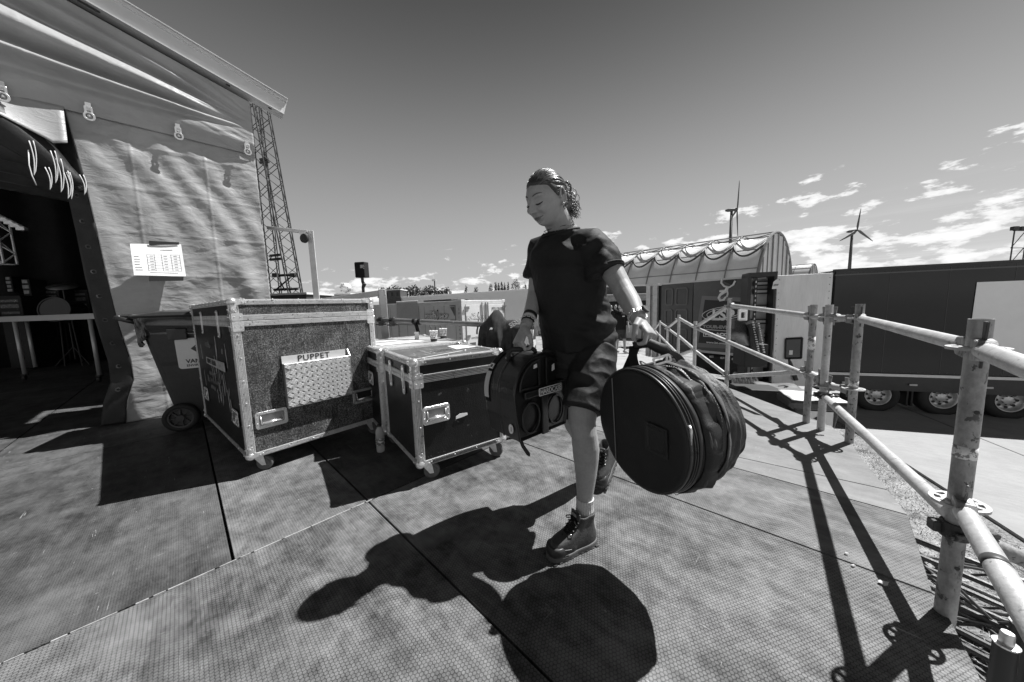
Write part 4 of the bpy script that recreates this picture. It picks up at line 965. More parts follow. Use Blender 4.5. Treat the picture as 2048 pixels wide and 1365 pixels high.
# doors at the container's end
mb = MB(); D_ = 2.3
for a in (.16, D_ / 2 + .01): mb.obox(ce(a, 2.45, .02), eD * (D_ / 2 - .17), nE * .03, V((0, 0, 2.28)))
mb.build('door', mat('door_paint', .66, .5, 0, .08, 3), r, bevel=.006, seg=1)
mb = MB()
for a in (D_ / 2 - .22, D_ / 2 - .03, D_ / 2 + .09, D_ - .10): mb.tube(ce(a, 2.5, .08), ce(a, .1, .08), .022, 8)
for z in (.32, 1.3, 2.1):
    for a in (.10, D_ - .18): mb.obox(ce(a, z, .05), eD * .2, nE * .03, V((0, 0, .09)))
mb.build('locking_bar', mat('bar_steel', .25, .4, .5), r)
for i, s_ in enumerate(('PTSU 201903 4', 'TEK 22CH', 'STORAG ONLY')):
    text(s_, .20, ce(D_ / 2 + .32, .42 + i * .26, .06), eD, V((0, 0, 1)), m=ink, parent=r, ext=.001, squeeze=.62)
text('www.thepowershop.com', .10, ce(.35, 1.35, .06), eD, V((0, 0, 1)), m=ink, parent=r, squeeze=.8)
mb = MB(); mb.obox(ce(.28, 1.85, .055), eD * .28, nE * .004, V((0, 0, .36))); mb.build('dark_plate', mat('plate_grey', .1, .5), r)
mb = MB(); mb.box(cs(1.3, -.02, -.5), (1.5, .9, .05), math.atan2(eL.y, eL.x)); mb.build('roof_vent', ink, r, bevel=.02)
mb = MB(); mb.obox(V((o.x, o.y, G0)) + eL * .3 + eD * .3, eL * 5.4, eD * 1.7, V((0, 0, zt_ - 2.6 - G0))); mb.build('chassis', dark_steel, r)
for i in range(9): text('SPITSEN'[i % 7], .10, cs(.12, .35 + i * .14, .03), -eL, V((0, 0, 1)), m=ink, parent=r)
# second container further left, third pale long trailer behind
c1 = c0 + eL * 6.6 + V((0, 0, 0)); container(c1, eL, eD, 6.0, 2.3, zt_ - .0, zt_ - 2.6, 'second pale container further left, its end beside the flat bar frame')
wt = thing('box_trailer', 'long plain pale box trailer behind the generator container', 'trailer', V(py_(930, 650, 19)), group='box trailers')
pA, pB = V(py_(797, 581, 24)), V(py_(1064, 577, 17.5)); d = pB - pA; d.z = 0
mb = MB(); mb.obox(V((pA.x, pA.y, -1.35)), d, V((.3, 2.4, 0)), V((0, 0, pB.z + 1.35))); mb.build('trailer_body', mat('trailer_white', .60, .45, 0, .05, 1), wt, bevel=.02, seg=1)
mb = MB(); mb.obox(V((pA.x, pA.y, -2.2)) + V((0, .2, 0)), d, V((.3, 2.0, 0)), V((0, 0, .84))); mb.build('chassis', dark_steel, wt)
mb = MB(); nn = V((-d.y, d.x, 0)).normalized(); nn = -nn if nn.y > 0 else nn; mb.obox(V((pA.x, pA.y, pB.z - .10)) + nn * .01, d, nn * .01, V((0, 0, .05))); mb.build('top_rail', mat('trailer_rail', .66, .4, .3), wt)
# dark cabins / low things left of it on the horizon
for i, (x0, x1, y0, y1, Y, m_, lb) in enumerate(((540, 612, 588, 606, 10.5, mat('dark_cabin', .05, .6, 0, .6, 3), 'low dark box with a pale top edge at the foot of the lattice mast'), (768, 800, 580, 592, 24, mat('dark_cabin', .05, .6), 'small dark site cabin left of the long pale trailer'), (640, 700, 589, 596, 20, mat('grey_cabin', .2, .6, 0, .4, 2), 'low grey cabin under the speaker box on its pole'))):
    cb = thing('site_cabin', lb, 'cabin', V(py_(x0, y1, Y)), group='low cabins on the horizon'); a, b = V(py_(x0, y0, Y)), V(py_(x1, y0, Y * .99))
    mb = MB(); mb.obox(V((a.x, a.y, G0)), V((b.x - a.x, b.y - a.y, 0)), V((0, 1.5, 0)), V((0, 0, a.z - G0 - .06))); mb.build('wall', m_, cb)
    mb = MB(); mb.obox(V((a.x - .05, a.y - .05, a.z - .06)), V((b.x - a.x + .1, b.y - a.y, 0)), V((0, 1.6, 0)), V((0, 0, .06))); mb.build('roof', whitep, cb)
    mb = MB(); n_ = 3
    for k in range(n_):
        q = a.lerp(b, (k + .3) / n_); mb.obox(V((q.x, q.y - .03, a.z - .5)), V(((b.x - a.x) / n_ * .5, 0, 0)), V((0, .02, 0)), V((0, 0, .3)))
    mb.build('window', ink, cb)
tk = thing('storage_tank', 'white round balloon light with dark spots on the horizon', 'balloon', V(py_(692, 585, 22))); mb = MB(); mb.ball(py_(692, 576, 22), .34, 12, (1, 1, .9)); mb.tube(py_(692, 600, 22), py_(692, 580, 22), .05, 8); mb.build('balloon', whitep, tk, smooth=True)
mb = MB()
for i in range(7):
    a = i * .9; c = V(py_(692, 576, 22)) + V((.28 * math.sin(a), -.24, .22 * math.cos(a * 1.7))); mb.ball(c, .035, 4)
mb.build('spot', ink, tk)
# box on a pole
bp = thing('control_box', 'dark control box with a small pale screen on a pole clamp', 'control box', V(py_(722, 590, 6.5)))
c = V(py_(722, 541, 6.5)); mb = MB(); mb.obox(c + V((-.12, 0, -.14)), V((.20, -.03, 0)), V((.04, .12, 0)), V((.0, 0, .30))); mb.obox(c + V((-.135, .02, -.13)), V((.03, .0, 0)), V((.02, .1, 0)), V((0, 0, .28))); bx_ = mb.build('box_body', blackp, bp, bevel=.01)
mb = MB(); mb.obox(c + V((.00, -.025, .04)), V((.055, -.008, 0)), V((0, .003, 0)), V((0, 0, .06))); mb.build('screen', mat('pale_screen', .6, .3), bx_); mb = MB()
for k in range(3): mb.box(c + V((.07, -.04, .03 + k * .03)), (.012, .01, .012))
mb.build('button', mat('button_grey', .4, .4), bx_)
mb = MB(); mb.path([c + V((0, .03, -.14)), c + V((0, .03, -.22)), c + V((.03, .03, -.27)), c + V((.0, .03, -.34)), c + V((0, .03, -.9)), V((c.x, c.y + .03, G0))], [.028, .03, .045, .03, .022, .022], 8); mb.build('pole', dark_steel, bp)
# distant lamp pole, treeline, trees
lp = thing('light_pole', 'thin light pole on the horizon above the trailers', 'light pole', V(py_(868, 590, 90))); mb = MB(); mb.tube(V((py_(869, 590, 90).x, 90, G0)), py_(869, 562, 90), .16, 6); mb.build('pole', dark_steel, lp); mb = MB(); mb.box(py_(868, 561, 90), (1.0, .5, .5)); mb.build('lamp_head', mat('lamp_pale', .6, .5), lp)
leaf = mat('dark_foliage', .05, .8, 0, .6, .5); bark = mat('bark', .07, .9)
def crown(mb, c, rx, rz, n, sz):
    for i in range(n):
        while True:
            q = V((random.uniform(-1, 1), random.uniform(-1, 1), random.uniform(-1, 1)))
            if q.length < 1: break
        if noise.noise(V((q.x * 2.2 + c.x, q.y * 2.2, q.z * 2.2 + c.x))) < -.18: continue
        p = c + V((q.x * rx * (1 - .35 * max(0, q.z)), q.y * rx, q.z * rz)); a = V((random.uniform(-1, 1), random.uniform(-1, 1), random.uniform(-1, 1))).normalized() * sz; b = a.cross(V((random.random(), random.random(), random.random()))).normalized() * sz
        mb.add([p, p + a, p + a + b, p + b], [(0, 1, 2, 3)])
def tree(x, ytop, wpx, Y, label, name='tree'):
    top = V(py_(x, ytop, Y)); g = V((top.x, top.y, G0)); H_ = top.z - G0; r = wpx / FPX * Y / 2
    t_ = thing(name, label, 'tree', g, group='trees on the horizon'); mb = MB(); mb.path([g, g + V((.1, 0, H_ * .4)), g + V((0, .1, H_ * .8))], [.3, .22, .08], 7)
    for k in range(5): a = k * 1.3; mb.path([g + V((0, 0, H_ * .45 + k * .4)), g + V((math.cos(a) * r * .6, math.sin(a) * r * .6, H_ * .65 + k * .5))], [.12, .04], 5)
    mb.build('trunk', bark, t_); mb = MB(); crown(mb, g + V((0, 0, H_ * .66)), r, H_ * .36, 900, max(.18, r * .10)); mb.build('crown', leaf, t_, fix=False)
for x, yt, wx, lb in ((932, 573, 10, 'small tree, leftmost of the row above the pale trailer'), (952, 574, 14, 'low tree second from the left above the pale trailer'), (981, 568, 12, 'small tree left of the poplar row on the horizon'), (1031, 557, 24, 'tallest horizon tree beside the row of poplars'), (1050, 567, 16, 'tree between the tallest horizon tree and the woman')):
    tree(x, yt, wx, 95, lb)
for i, x in enumerate((991, 997, 1003, 1009, 1016)): tree(x, 565 + (i % 2), 7, 100, ('slim poplar, first from the left in the row', 'slim poplar, second from the left in the row', 'slim poplar in the middle of the row', 'slim poplar, fourth from the left in the row', 'slim poplar, last in the row beside the tallest tree')[i], 'poplar_tree')
mb = MB()
for i in range(30):
    x = 762 + i * 4.6; top = V(py_(x, 571 + 3 * math.sin(i * .8) + random.random() * 2 + max(0, (i - 24)) * .6, 160)); crown(mb, V((top.x, 160, (top.z - 3.5))), 2.4, 3.2, 150, .5)
tag(mb.build('distant_treeline', leaf, fix=False), 'far dark line of woods above the containers', 'woods', kind='stuff')
mb = MB()
for i in range(260):
    x = -260 + i * 2.6; crown(mb, V((x * 2.2, 420 + 30 * math.sin(i), G0 + 3.5)), 5.5, 4.5, 22, 1.8)
tag(mb.build('distant_treeline', leaf, fix=False), 'thin far woodland belt along the whole horizon', 'woods', kind='stuff')
# ------------------------------------------------------------------ hangars
hm1 = bpy.data.materials.new('translucent_hangar_skin'); hm1.use_nodes = True; t = NT(hm1.node_tree); b_ = hm1.node_tree.nodes['Principled BSDF']
P = t.new('ShaderNodeTexCoord').outputs['Object']; v_ = t.mr(t.noise(P, .6, 5., .6), .3, .7, .60, .80); cc = t.new('ShaderNodeCombineColor'); [t.put(cc.inputs[i], v_) for i in range(3)]; t.l.new(cc.outputs[0], b_.inputs['Base Color']); b_.inputs['Roughness'].default_value = .45
hrib = mat('hangar_rib', .22, .5, 0, .2, 2)
def hangar(apex, axis, gdir, L, half, Hh, label, nrib, skin_m, lobes=True):
    axis = V(axis).normalized(); g = V(gdir).normalized(); o = V((apex.x, apex.y, G0))
    r = thing('arched_hangar', label, 'hangar', o, group='arched fabric hangars')
    def arch(f):   # f 0..1 near foot -> apex -> far foot, slightly pointed
        a = math.pi * f; x = -math.cos(a); z = math.sin(a) ** .78
        return g * (half * x * 1.0) + V((0, 0, Hh * z))
    def surf(u, v):
        s = u * nrib; fr_ = s - math.floor(s); sag = -.16 * math.sin(math.pi * fr_) * math.sin(math.pi * v) if lobes else 0
        p = arch(v); return o + axis * (L * u) + p * (1 + sag * .25)
    mb = MB(); mb.grid(surf, nrib * 8, 36); mb.build('skin', skin_m, r, smooth=True)
    mb = MB()
    for i in range(nrib + 1):
        pts = [o + axis * (L * i / nrib) + arch(k / 28) * 1.008 for k in range(29)]; mb.path(pts, .055, 6)
    mb.build('rib', hrib, r, smooth=True)
    mb = MB()
    for f in (.12, .20, .29, .38, .46, .5): mb.path([o + axis * (L * i / nrib) + arch(f) * 1.012 for i in range(nrib + 1)], .045, 6)
    mb.build('purlin', hrib, r)
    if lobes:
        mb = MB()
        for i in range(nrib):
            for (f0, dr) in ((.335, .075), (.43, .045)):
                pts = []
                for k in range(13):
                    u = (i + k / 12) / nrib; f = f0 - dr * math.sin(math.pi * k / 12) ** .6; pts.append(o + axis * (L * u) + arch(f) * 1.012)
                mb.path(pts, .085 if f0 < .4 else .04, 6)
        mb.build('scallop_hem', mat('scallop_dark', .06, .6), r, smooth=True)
    mb = MB(); N_ = 22; vs = []; fs = []
    ng = 40
    for k in range(ng + 1):
        f = k / ng; p = arch(f); wob = axis * (-.12 * (k % 2)); vs += [o + p * .995 - axis * .02 + wob, o + V((p.x, p.y, 0)) * .995 - axis * .02 + wob]
    for k in range(ng): fs.append((2 * k, 2 * k + 1, 2 * k + 3, 2 * k + 2))
    mb.add(vs, fs); mb.build('gable_end', skin_m, r)
    mb = MB()
    for k in range(1, 12): f = k / 12; p = arch(f); mb.tube(o + p - axis * .16, o + V((p.x, p.y, 0)) - axis * .16, .05, 6)
    mb.path([o + arch(k / 28) * 1.01 - axis * .1 for k in range(29)], .10, 6); mb.build('gable_post', hrib, r)
    return r
ap = V(py_(1553, 467, 27)); hangar(ap, (-.72, .69, 0), (.84, .54, 0), 23, 3.9, ap.z - G0, 'large arched fabric hangar with scalloped side hems', 11, hm1)
ap = V(py_(1627, 529, 62)); hangar(ap, (-.80, .6, 0), (.84, .54, 0), 9, 3.2, ap.z - G0, 'small white hangar just beyond the large one', 4, whitep, False)
# ------------------------------------------------------------------ wind turbines
tm = mat('turbine_grey', .085, .6)
def turbine(bx, by, hx, hy, Y, blades, label, rotdir, nac):
    h_ = V(py_(hx, hy, Y)); r = thing('wind_turbine', label, 'wind turbine', V((h_.x, h_.y, G0)), group='wind turbines on the horizon')
    k = Y / FPX; mb = MB(); mb.tube(V((h_.x + nac.x * 2, h_.y + nac.y * 2, G0)), h_ + nac * 2 - V((0, 0, 1.5)), 2.6, 14, 1.5); mb.build('tower', tm, r, smooth=True)
    mb = MB(); mb.loft([(h_ - nac * 5, .6, .6, V((-nac.y, nac.x, 0)), V((0, 0, 1))), (h_ - nac * 3, 1.9, 1.9, V((-nac.y, nac.x, 0)), V((0, 0, 1))), (h_ + nac * 6, 2.2, 2.1, V((-nac.y, nac.x, 0)), V((0, 0, 1))), (h_ + nac * 9, 1.0, 1.0, V((-nac.y, nac.x, 0)), V((0, 0, 1)))], 12); mb.build('nacelle', tm, r, smooth=True)
    for a, L in blades:
        d = (rotdir * math.cos(a) + V((0, 0, 1)) * math.sin(a)); s_ = d.cross(nac).normalized(); b0 = h_ - nac * 4
        st = []
        for f, wd in ((0, 1.1), (.06, 1.2), (.16, 2.6), (.4, 2.1), (.75, 1.3), (1., .4)): st.append((b0 + d * L * f + s_ * wd * .3, wd, .35 + .3 * (1 - f), s_, nac))
        mb = MB(); mb.loft(st, 10); mb.build('blade', tm, r, smooth=True)
turbine(0, 0, 1467, 420, 430, ((rad(98), 34), (rad(258), 35), (rad(-12), 34)), 'wind turbine rising behind the big arched hangar', V((.35, .94, 0)), V((-.94, .35, 0)))
turbine(0, 0, 1708, 462, 520, ((rad(82), 33), (rad(204), 42), (rad(-22), 42)), 'wind turbine with its rotor turned to the viewer, right of the hangars', V((.96, .28, 0)), V((.28, -.96, 0)) * -1)
# lighting tower far right
lt = thing('lighting_tower', 'scaffold lighting tower with floodlights above the dark trailer', 'lighting tower', V(py_(2040, 530, 45)))
mb = MB(); a = V(py_(2016, 540, 45)); tp_ = V(py_(2023, 462, 45)); wv = V((2.2, .3, 0))
for s in range(3):
    p0 = V((a.x, a.y, G0)) + wv * s; mb.tube(p0, V((p0.x + .2, p0.y, tp_.z)), .07, 6)
for k in range(5):
    z = G0 + (tp_.z - G0) * (k + 1) / 5.0; p0 = V((a.x, a.y, z)); mb.tube(p0, p0 + wv * 2, .05, 6)
    if k: zz = G0 + (tp_.z - G0) * k / 5.0; mb.tube(V((a.x, a.y, zz)), p0 + wv, .05, 6); mb.tube(V((a.x, a.y, zz)) + wv * 2, p0 + wv, .05, 6)
mb.build('scaffold_frame', dark_steel, lt)
for k in range(4): mb = MB(); mb.box(V((a.x, a.y, tp_.z + .3)) + wv * (k * .6 + .1), (.7, .4, .5)); mb.build('floodlight', ink, lt)
# ------------------------------------------------------------------ trailers on the right
trl = mat('dark_glossy_trailer', .014, .12, 0, .15, 1, spec=.35)
trl2 = mat('dark_grey_container', .055, .35, 0, .25, 1.5, .05, 10)
tyre = mat('tyre', .022, .75, 0, .3, 10, .2, 40); rimm = mat('steel_rim', .55, .35, .5, .3, 10); under = mat('chassis_black', .018, .7, 0, .4, 4)
def wheel(par, c, ax, r=.5, wd=.32):
    ax = V(ax).normalized(); mb = MB(); mb.lathe([(.29, 0), (r * .8, -.03), (r * .96, .0), (r, .05), (r, wd - .05), (r * .96, wd), (.29, wd)], c, ax, 40, closed=True); w_ = mb.build('wheel', tyre, par, smooth=True)
    mb = MB(); mb.lathe([(.30, -.01), (.285, -.012), (.27, .04), (.24, .10), (.15, .11), (.13, .06), (.10, .05), (.001, .05)], c, ax, 36, cap=False)
    x, y = ortho(ax)
    mb.build('rim', rimm, w_, smooth=True)
    mb = MB()
    for k in range(8):
        a = k * math.pi / 4; q = c + (x * math.cos(a) + y * math.sin(a)) * .195 + ax * .088; mb.lathe([(.001, 0), (.035, 0), (.035, .02), (.001, .02)], q, ax, 10)
        q = c + (x * math.cos(a + .4) + y * math.sin(a + .4)) * .12 + ax * .03; mb.lathe([(.001, 0), (.014, 0), (.014, .03), (.001, .03)], q, ax, 6)
    mb.build('rim_hole', ink, w_)
T2 = V((.943, -.332, 0)).normalized(); N2 = V((T2.y, -T2.x, 0)); N2 = N2 if N2.y < 0 else -N2
P2_ = V((9.53, 9.64, 0)); ztop = 1.80
def t2(x, y): p = pplane(x, y, P2_, N2); return (p - P2_).dot(T2), p.z
def T(a, z, off=0.): return P2_ + T2 * a + N2 * off + V((0, 0, z))
tr2 = thing('semi_trailer', 'long dark glossy semi trailer with three axles and a pale square panel', 'trailer', T(0, G0), group='box trailers')
mb = MB(); mb.obox(T(0, -1.22), T2 * 13.4, -N2 * 2.5, V((0, 0, ztop + 1.22))); mb.build('trailer_body', trl, tr2, bevel=.02, seg=1)
mb = MB(); mb.obox(T(-.02, ztop - .03, .02), T2 * 13.4, -N2 * .1, V((0, 0, .06))); mb.build('roof_rail', mat('black_rail', .02, .4), tr2)
mb = MB(); mb.obox(T(-.01, -1.30, .025), T2 * 13.4, -N2 * .06, V((0, 0, .075))); mb.build('bottom_stripe', whitep, tr2)
mb = MB(); mb.obox(T(0, -1.72, -.02), T2 * 13.4, -N2 * .04, V((0, 0, .42))); mb.build('side_skirt', mat('skirt_dark', .03, .5, 0, .3, 2), tr2)
mb = MB(); mb.obox(T(0, -1.9, -.5), T2 * 13.2, -N2 * 1.6, V((0, 0, .6))); mb.build('chassis', under, tr2)
a0, z0_ = t2(1953, 565); a1, z1_ = t2(1944, 716); mb = MB(); mb.prism([(a0, z0_), (a0 + 2.4, z0_), (a0 + 2.4, -.85), (a0 - .03, -.85)], P2_ + N2 * .012, T2, V((0, 0, 1)), N2 * .006); mb.build('pale_square_panel', mat('panel_light', .80, .5, 0, .05, 1), tr2)
for x in (1757, 1890, 2026):
    a = t2(x, 800)[0]; wheel(tr2, T(a, G0 + .52, -.05), -N2, .52)
    for s in (-.68, .62): mb = MB(); mb.obox(T(a + s, -2.15, -.03), T2 * .04, -N2 * .4, V((0, 0, .5))); mb.build('mud_flap', under, tr2)
# open bay with racks and the pale door to the left of it
a_d, _ = t2(1552, 600); a_d2, _ = t2(1667, 560)
mb = MB(); mb.obox(T(a_d, -1.69, .03), T2 * (a_d2 - a_d - .03), -N2 * .06, V((0, 0, ztop + 1.62))); dr = mb.build('side_door', mat('pale_door', .78, .42, 0, .14, 1.3, .05, 20, stretch=(3, 3, .5)), tr2, bevel=.006, seg=1)
mb = MB()
for z in [ -1.6 + .2 * i for i in range(17)]:
    for a in (a_d + .05, a_d2 - .10): mb.ball(T(a, z, .035), .012, 3)
mb.build('rivet_row', dark_steel, dr)
for k in range(9): mb = MB(); mb.obox(T(.35 + k * 1.5, -1.55, .0), T2 * .16, N2 * .03, V((0, 0, .05))); mb.build('marker_lamp', mat('lamp_grey', .5, .4), tr2)
mb = MB()
for k in range(1, 11): mb.obox(T(k * 1.22, -1.2, .0), T2 * .012, N2 * .004, V((0, 0, ztop + 1.15)))
mb.build('panel_joint', mat('joint_dark', .03, .3), tr2)
mb = MB()
for k in range(90): mb.ball(T(.08 + k * .148, ztop - .10, .004), .009, 3); mb.ball(T(.08 + k * .148, -1.17, .004), .009, 3)
mb.build('rivet_row', mat('rivet_grey', .12, .4, .5), tr2)
mb = MB(); mb.obox(T(0, ztop - .16, .004), T2 * 13.4, N2 * .012, V((0, 0, .035))); mb.build('upper_rail', mat('rail_soft', .08, .25, .5), tr2)
q = [t2(1570, 678), t2(1603, 676), t2(1601, 716), t2(1569, 717)]
mb = MB(); mb.prism(q, P2_ + N2 * .034, T2, V((0, 0, 1)), N2 * .012); pr = mb.build('document_holder', mat('dark_pouch', .03, .15, spec=.7), dr)
mb = MB(); x0, z0_ = q[3]; mb.obox(T(x0 + .09, z0_ + .12, .047), T2 * .09, N2 * .003, V((0, 0, .14))); mb.build('pouch_label', white, pr)
mb = MB()
for (s, e) in ((0, 1), (1, 2), (2, 3), (3, 0)): mb.tube(T(q[s][0], q[s][1], .05), T(q[e][0], q[e][1], .05), .03, 4)
mb.build('pouch_tape', ink, pr)
ob = thing('rack_body_truck', 'open sided truck bay with pale shelves and perforated black rails', 'truck', T(a_d - 1.2, G0)); a_l = t2(1494, 600)[0]
mb = MB(); Wd = a_d - a_l; D2 = 1.6
mb.obox(T(a_l, -1.75, 0), T2 * .10, -N2 * .62, V((0, 0, ztop + 1.75))); mb.obox(T(a_d - .07, -1.75, 0), T2 * .06, -N2 * .62, V((0, 0, ztop + 1.75))); mb.obox(T(a_l, ztop - .08, .03), T2 * Wd, -N2 * .62, V((0, 0, .14)))
mb.obox(T(a_l, -1.8, 0), T2 * Wd, -N2 * .62, V((0, 0, .2))); mb.build('bay_frame', mat('bay_black', .025, .5, 0, .3, 3), ob)
mb = MB(); mb.obox(T(a_l + .1, -1.6, -.5), T2 * (Wd - .17), -N2 * .05, V((0, 0, ztop + 1.5))); mb.build('bay_wall', mat('bay_wall', .5, .5, 0, .2, 2), ob)
mb = MB(); mb2 = MB()
for zf in (565.5, 582, 615, 644, 673):
    z = t2(1520, zf)[1]; mb.obox(T(a_l + .28, z - .10, -.40), T2 * (Wd - .35), -N2 * .05, V((0, 0, .17)))
    for k in range(12): mb2.obox(T(a_l + .33 + k * (Wd - .45) / 12, z - .05, -.392), T2 * .035, -N2 * .01, V((0, 0, .075)))
for k in range(22): mb2.obox(T(a_l + .215, -1.5 + k * .145, -.02), T2 * .03, -N2 * .01, V((0, 0, .06)))
mb.obox(T(a_l + .19, -1.6, -.03), T2 * .08, -N2 * .04, V((0, 0, 3.3))); mb.build('perforated_rail', ink, ob); mb2.build('rail_slot', mat('slot_pale', .6, .5), ob)
mb = MB()
for k in range(3): mb.obox(T(a_l + .45 + k * .28, -.35, -.36), T2 * .17, -N2 * .1, V((0, 0, .42)))
mb.build('shelf_box', mat('shelf_box_pale', .5, .5), ob, bevel=.01)
mb = MB(); mb.tube(T(a_l + .9, .1, -.2), T(a_l + 1.35, -1.5, .1), .06, 8); mb.tube(T(a_l + 1.25, .05, -.25), T(a_l + 1.0, -.9, -.1), .05, 8); mb.build('load_bar', dark_steel, ob)
mb = MB(); mb.prism([(0, 0), (.22, 0), (.2, .24), (.12, .3), (.03, .22)], T(a_l + .62, 1.33, .05), T2, V((0, 0, 1)), N2 * .01); wt_ = mb.build('hanging_tag', white, ob)
scribble(T(a_l + .65, 1.42, .065), T2, V((0, 0, 1)), .14, .06, ink, wt_, n=4, th=.008, seed=3)
# loading machine in front of the bay
lm = thing('loading_machine', 'dark finned lifting machine with a cable chain in front of the open bay', 'machine', V((6.6, 8.8, G0)))
YM = 8.3
def pm(x, y, dY=0.): return V(py_(x, y, YM + dY))
mb = MB(); A_, B_ = pm(1470, 641), pm(1500, 652); d = B_ - A_; mb.obox(A_ - V((0, 0, .28)), d, V((.1, .35, 0)), V((0, 0, .30)))
for k in range(9): mb.obox(A_ + V((-.02, -.03, -.27 + k * .032)), d * 1.02, V((0, .05, 0)), V((0, 0, .014)))
mb.build('finned_motor', mat('motor_dark', .05, .4, .3, .4, 10), lm, bevel=.006)
mb = MB(); mb.frame(rrect(-.14, 0, .14, .30, .03), rrect(-.07, .07, .07, .22, .02), pm(1486, 642), (1, .3, 0), (0, 0, 1), (0, .05, 0)); mb.build('bracket', chrome, lm)
mb = MB()
pts = [pm(1500, 645, -.1), pm(1506, 655, -.1), pm(1508, 672, -.1), pm(1509, 692, -.1), pm(1512, 706, -.1)]
mb.path(pts, [.10, .12, .11, .10, .07], 8); mb.build('cable_chain', blackp, lm)
mb = MB()
for i in range(26):
    f = i / 26; p = pts[0].lerp(pts[-1], f) + V((.13 * (i % 2) - .02, -.13, 0)); mb.box(p, (.04, .03, .03), .3)
mb.build('chain_link', mat('link_pale', .5, .4, .5), lm)
mb = MB(); mb.path([pm(1460, 668, .1), pm(1480, 672, .1), pm(1495, 690, .1), pm(1515, 712, .1)], [.13, .16, .13, .05], 14); mb.build('roller', mat('roller_grey', .22, .35, .4, .4, 5), lm, smooth=True)
mb = MB()
for k in range(6): mb.path([pm(1502 + k, 648, -.15), pm(1512 + k, 660 + k * 3, -.25), pm(1508 + k, 690 + k * 3, -.15), pm(1525 - k * 2, 716, -.1)], .013, 5)
mb.build('hose', blackp, lm)
mb = MB(); mb.obox(pm(1488, 735), V((.5, -.15, 0)), V((.1, .6, 0)), V((0, 0, .60))); mb.build('machine_base', under, lm, bevel=.03); mb = MB(); mb.obox(V((pm(1488, 735).x, YM, G0 + .1)), V((.9, -.3, 0)), V((.1, .7, 0)), V((0, 0, 1.0))); mb.build('counterweight', under, lm, bevel=.03)
wheel(lm, V((pm(1484, 735).x - .1, YM - .05, G0 + .55)), (-.1, 1, 0), .55)
# trailer with the printed lanyard and pass
pR, pL = pz(1492, 556, 1.80), pz(1322, 569.5, 1.80); pR.z = pL.z = 0; T1 = (pR - pL); L1 = T1.length; T1.normalize(); N1 = V((T1.y, -T1.x, 0)); N1 = N1 if N1.y < 0 else -N1; z1t = 1.80
def t1(x, y): p = pplane(x, y, pL, N1); return (p - pL).dot(T1), p.z
def TT(a, z, off=0.): return pL + T1 * a + N1 * off + V((0, 0, z))
zb1 = t1(1400, 700)[1]
tr1 = thing('graphic_trailer', 'dark trailer printed with a lanyard hook and a black tour pass', 'trailer', TT(0, G0), group='box trailers')
aD = t1(1387, 600)[0]; mb = MB(); mb.obox(TT(aD, zb1), T1 * (L1 - aD + .25), -N1 * 2.4, V((0, 0, z1t - zb1))); mb.build('trailer_body', mat('graphic_grey', .075, .3, 0, .3, .8), tr1)
mb = MB(); mb.obox(TT(aD, zb1 - .10, .02), T1 * (L1 - aD + .25), -N1 * .05, V((0, 0, .09))); mb.obox(TT(0, z1t - .02, .03), T1 * (L1 + .25), -N1 * .08, V((0, 0, .07))); mb.build('trim_rail', mat('rail_pale', .5, .4, .2), tr1)
mb = MB(); mb.obox(TT(aD, G0 + .5, -.2), T1 * (L1 - aD), -N1 * 1.8, V((0, 0, zb1 - G0 - .6))); mb.obox(TT(aD + .3, G0 + .75, .0), T1 * 1.9, -N1 * .3, V((0, 0, .5))); mb.build('chassis', under, tr1)
wheel(tr1, TT(t1(1482, 720)[0], G0 + .52, -.02), -N1, .52); wheel(tr1, TT(aD - 1.0, G0 + .52, -.1), -N1, .52)
for k in range(5): mb = MB(); mb.box(TT(aD + .4 + k * .4, zb1 - .22, .05), (.12, .08, .07), .2); mb.build('side_lamp', mat('lamp_grey', .5, .4), tr1)
mb = MB(); hd_ = z1t - zb1; mb.obox(TT(.02, zb1 - .15, .0), T1 * (aD - .06), -N1 * .08, V((0, 0, hd_ + .15))); dd_ = mb.build('embossed_door', trl2, tr1, bevel=.01, seg=1)
mb = MB(); wdt = aD - .06
for i, (u0, u1) in enumerate(((.16, .42), (.50, .88))):
    for j, (v0, v1) in enumerate(((.66, .93), (.36, .60), (.05, .30))): mb.frame(rrect(u0 * wdt, zb1 + v0 * hd_, u1 * wdt, zb1 + v1 * hd_, .10), rrect(u0 * wdt + .05, zb1 + v0 * hd_ + .05, u1 * wdt - .05, zb1 + v1 * hd_ - .05, .07), pL + N1 * .0, T1, V((0, 0, 1)), N1 * .03)
mb.build('door_moulding', mat('moulding', .10, .35), dd_)
# printed graphics
q = [t1(1410, 600), t1(1486, 604), t1(1484, 693), t1(1397, 686)]
qo = [t1(1404, 592), t1(1492, 596), t1(1490, 700), t1(1388, 694)]
def inset(P_, o_=.0): return P_
mb = MB(); mb.prism(qo, pL + N1 * .004, T1, V((0, 0, 1)), N1 * .003); mb.build('pass_border', mat('pass_grey', .16, .4), tr1)
mb = MB(); mb.prism(q, pL + N1 * .009, T1, V((0, 0, 1)), N1 * .003); ps = mb.build('pass_card', ink, tr1)
def tt(s, x, y, hpx, m_, sq=1., off=.0, x2=None):
    a, z = t1(x, y); a2, z2 = t1(x, y - hpx); text(s, abs(z2 - z) * 1.45, pL + T1 * a + V((0, 0, z)) + N1 * .016, T1, V((0, 0, 1)), m=m_, parent=ps, squeeze=sq, off=off, ext=.002)
tt('LSP', 1424, 640, 20, white, .95, .02); tt('TOUR-EVENT-TV', 1406, 656, 5.5, mat('pass_text', .30, .5), 1.25, .01); tt('ALL ACCESS', 1411, 670.5, 5.5, white, 1.28, .012); tt('www.lst-ontour.com', 1413, 686.5, 4, white, 1.12, .002)
mb = MB(); a, z = t1(1447, 627)
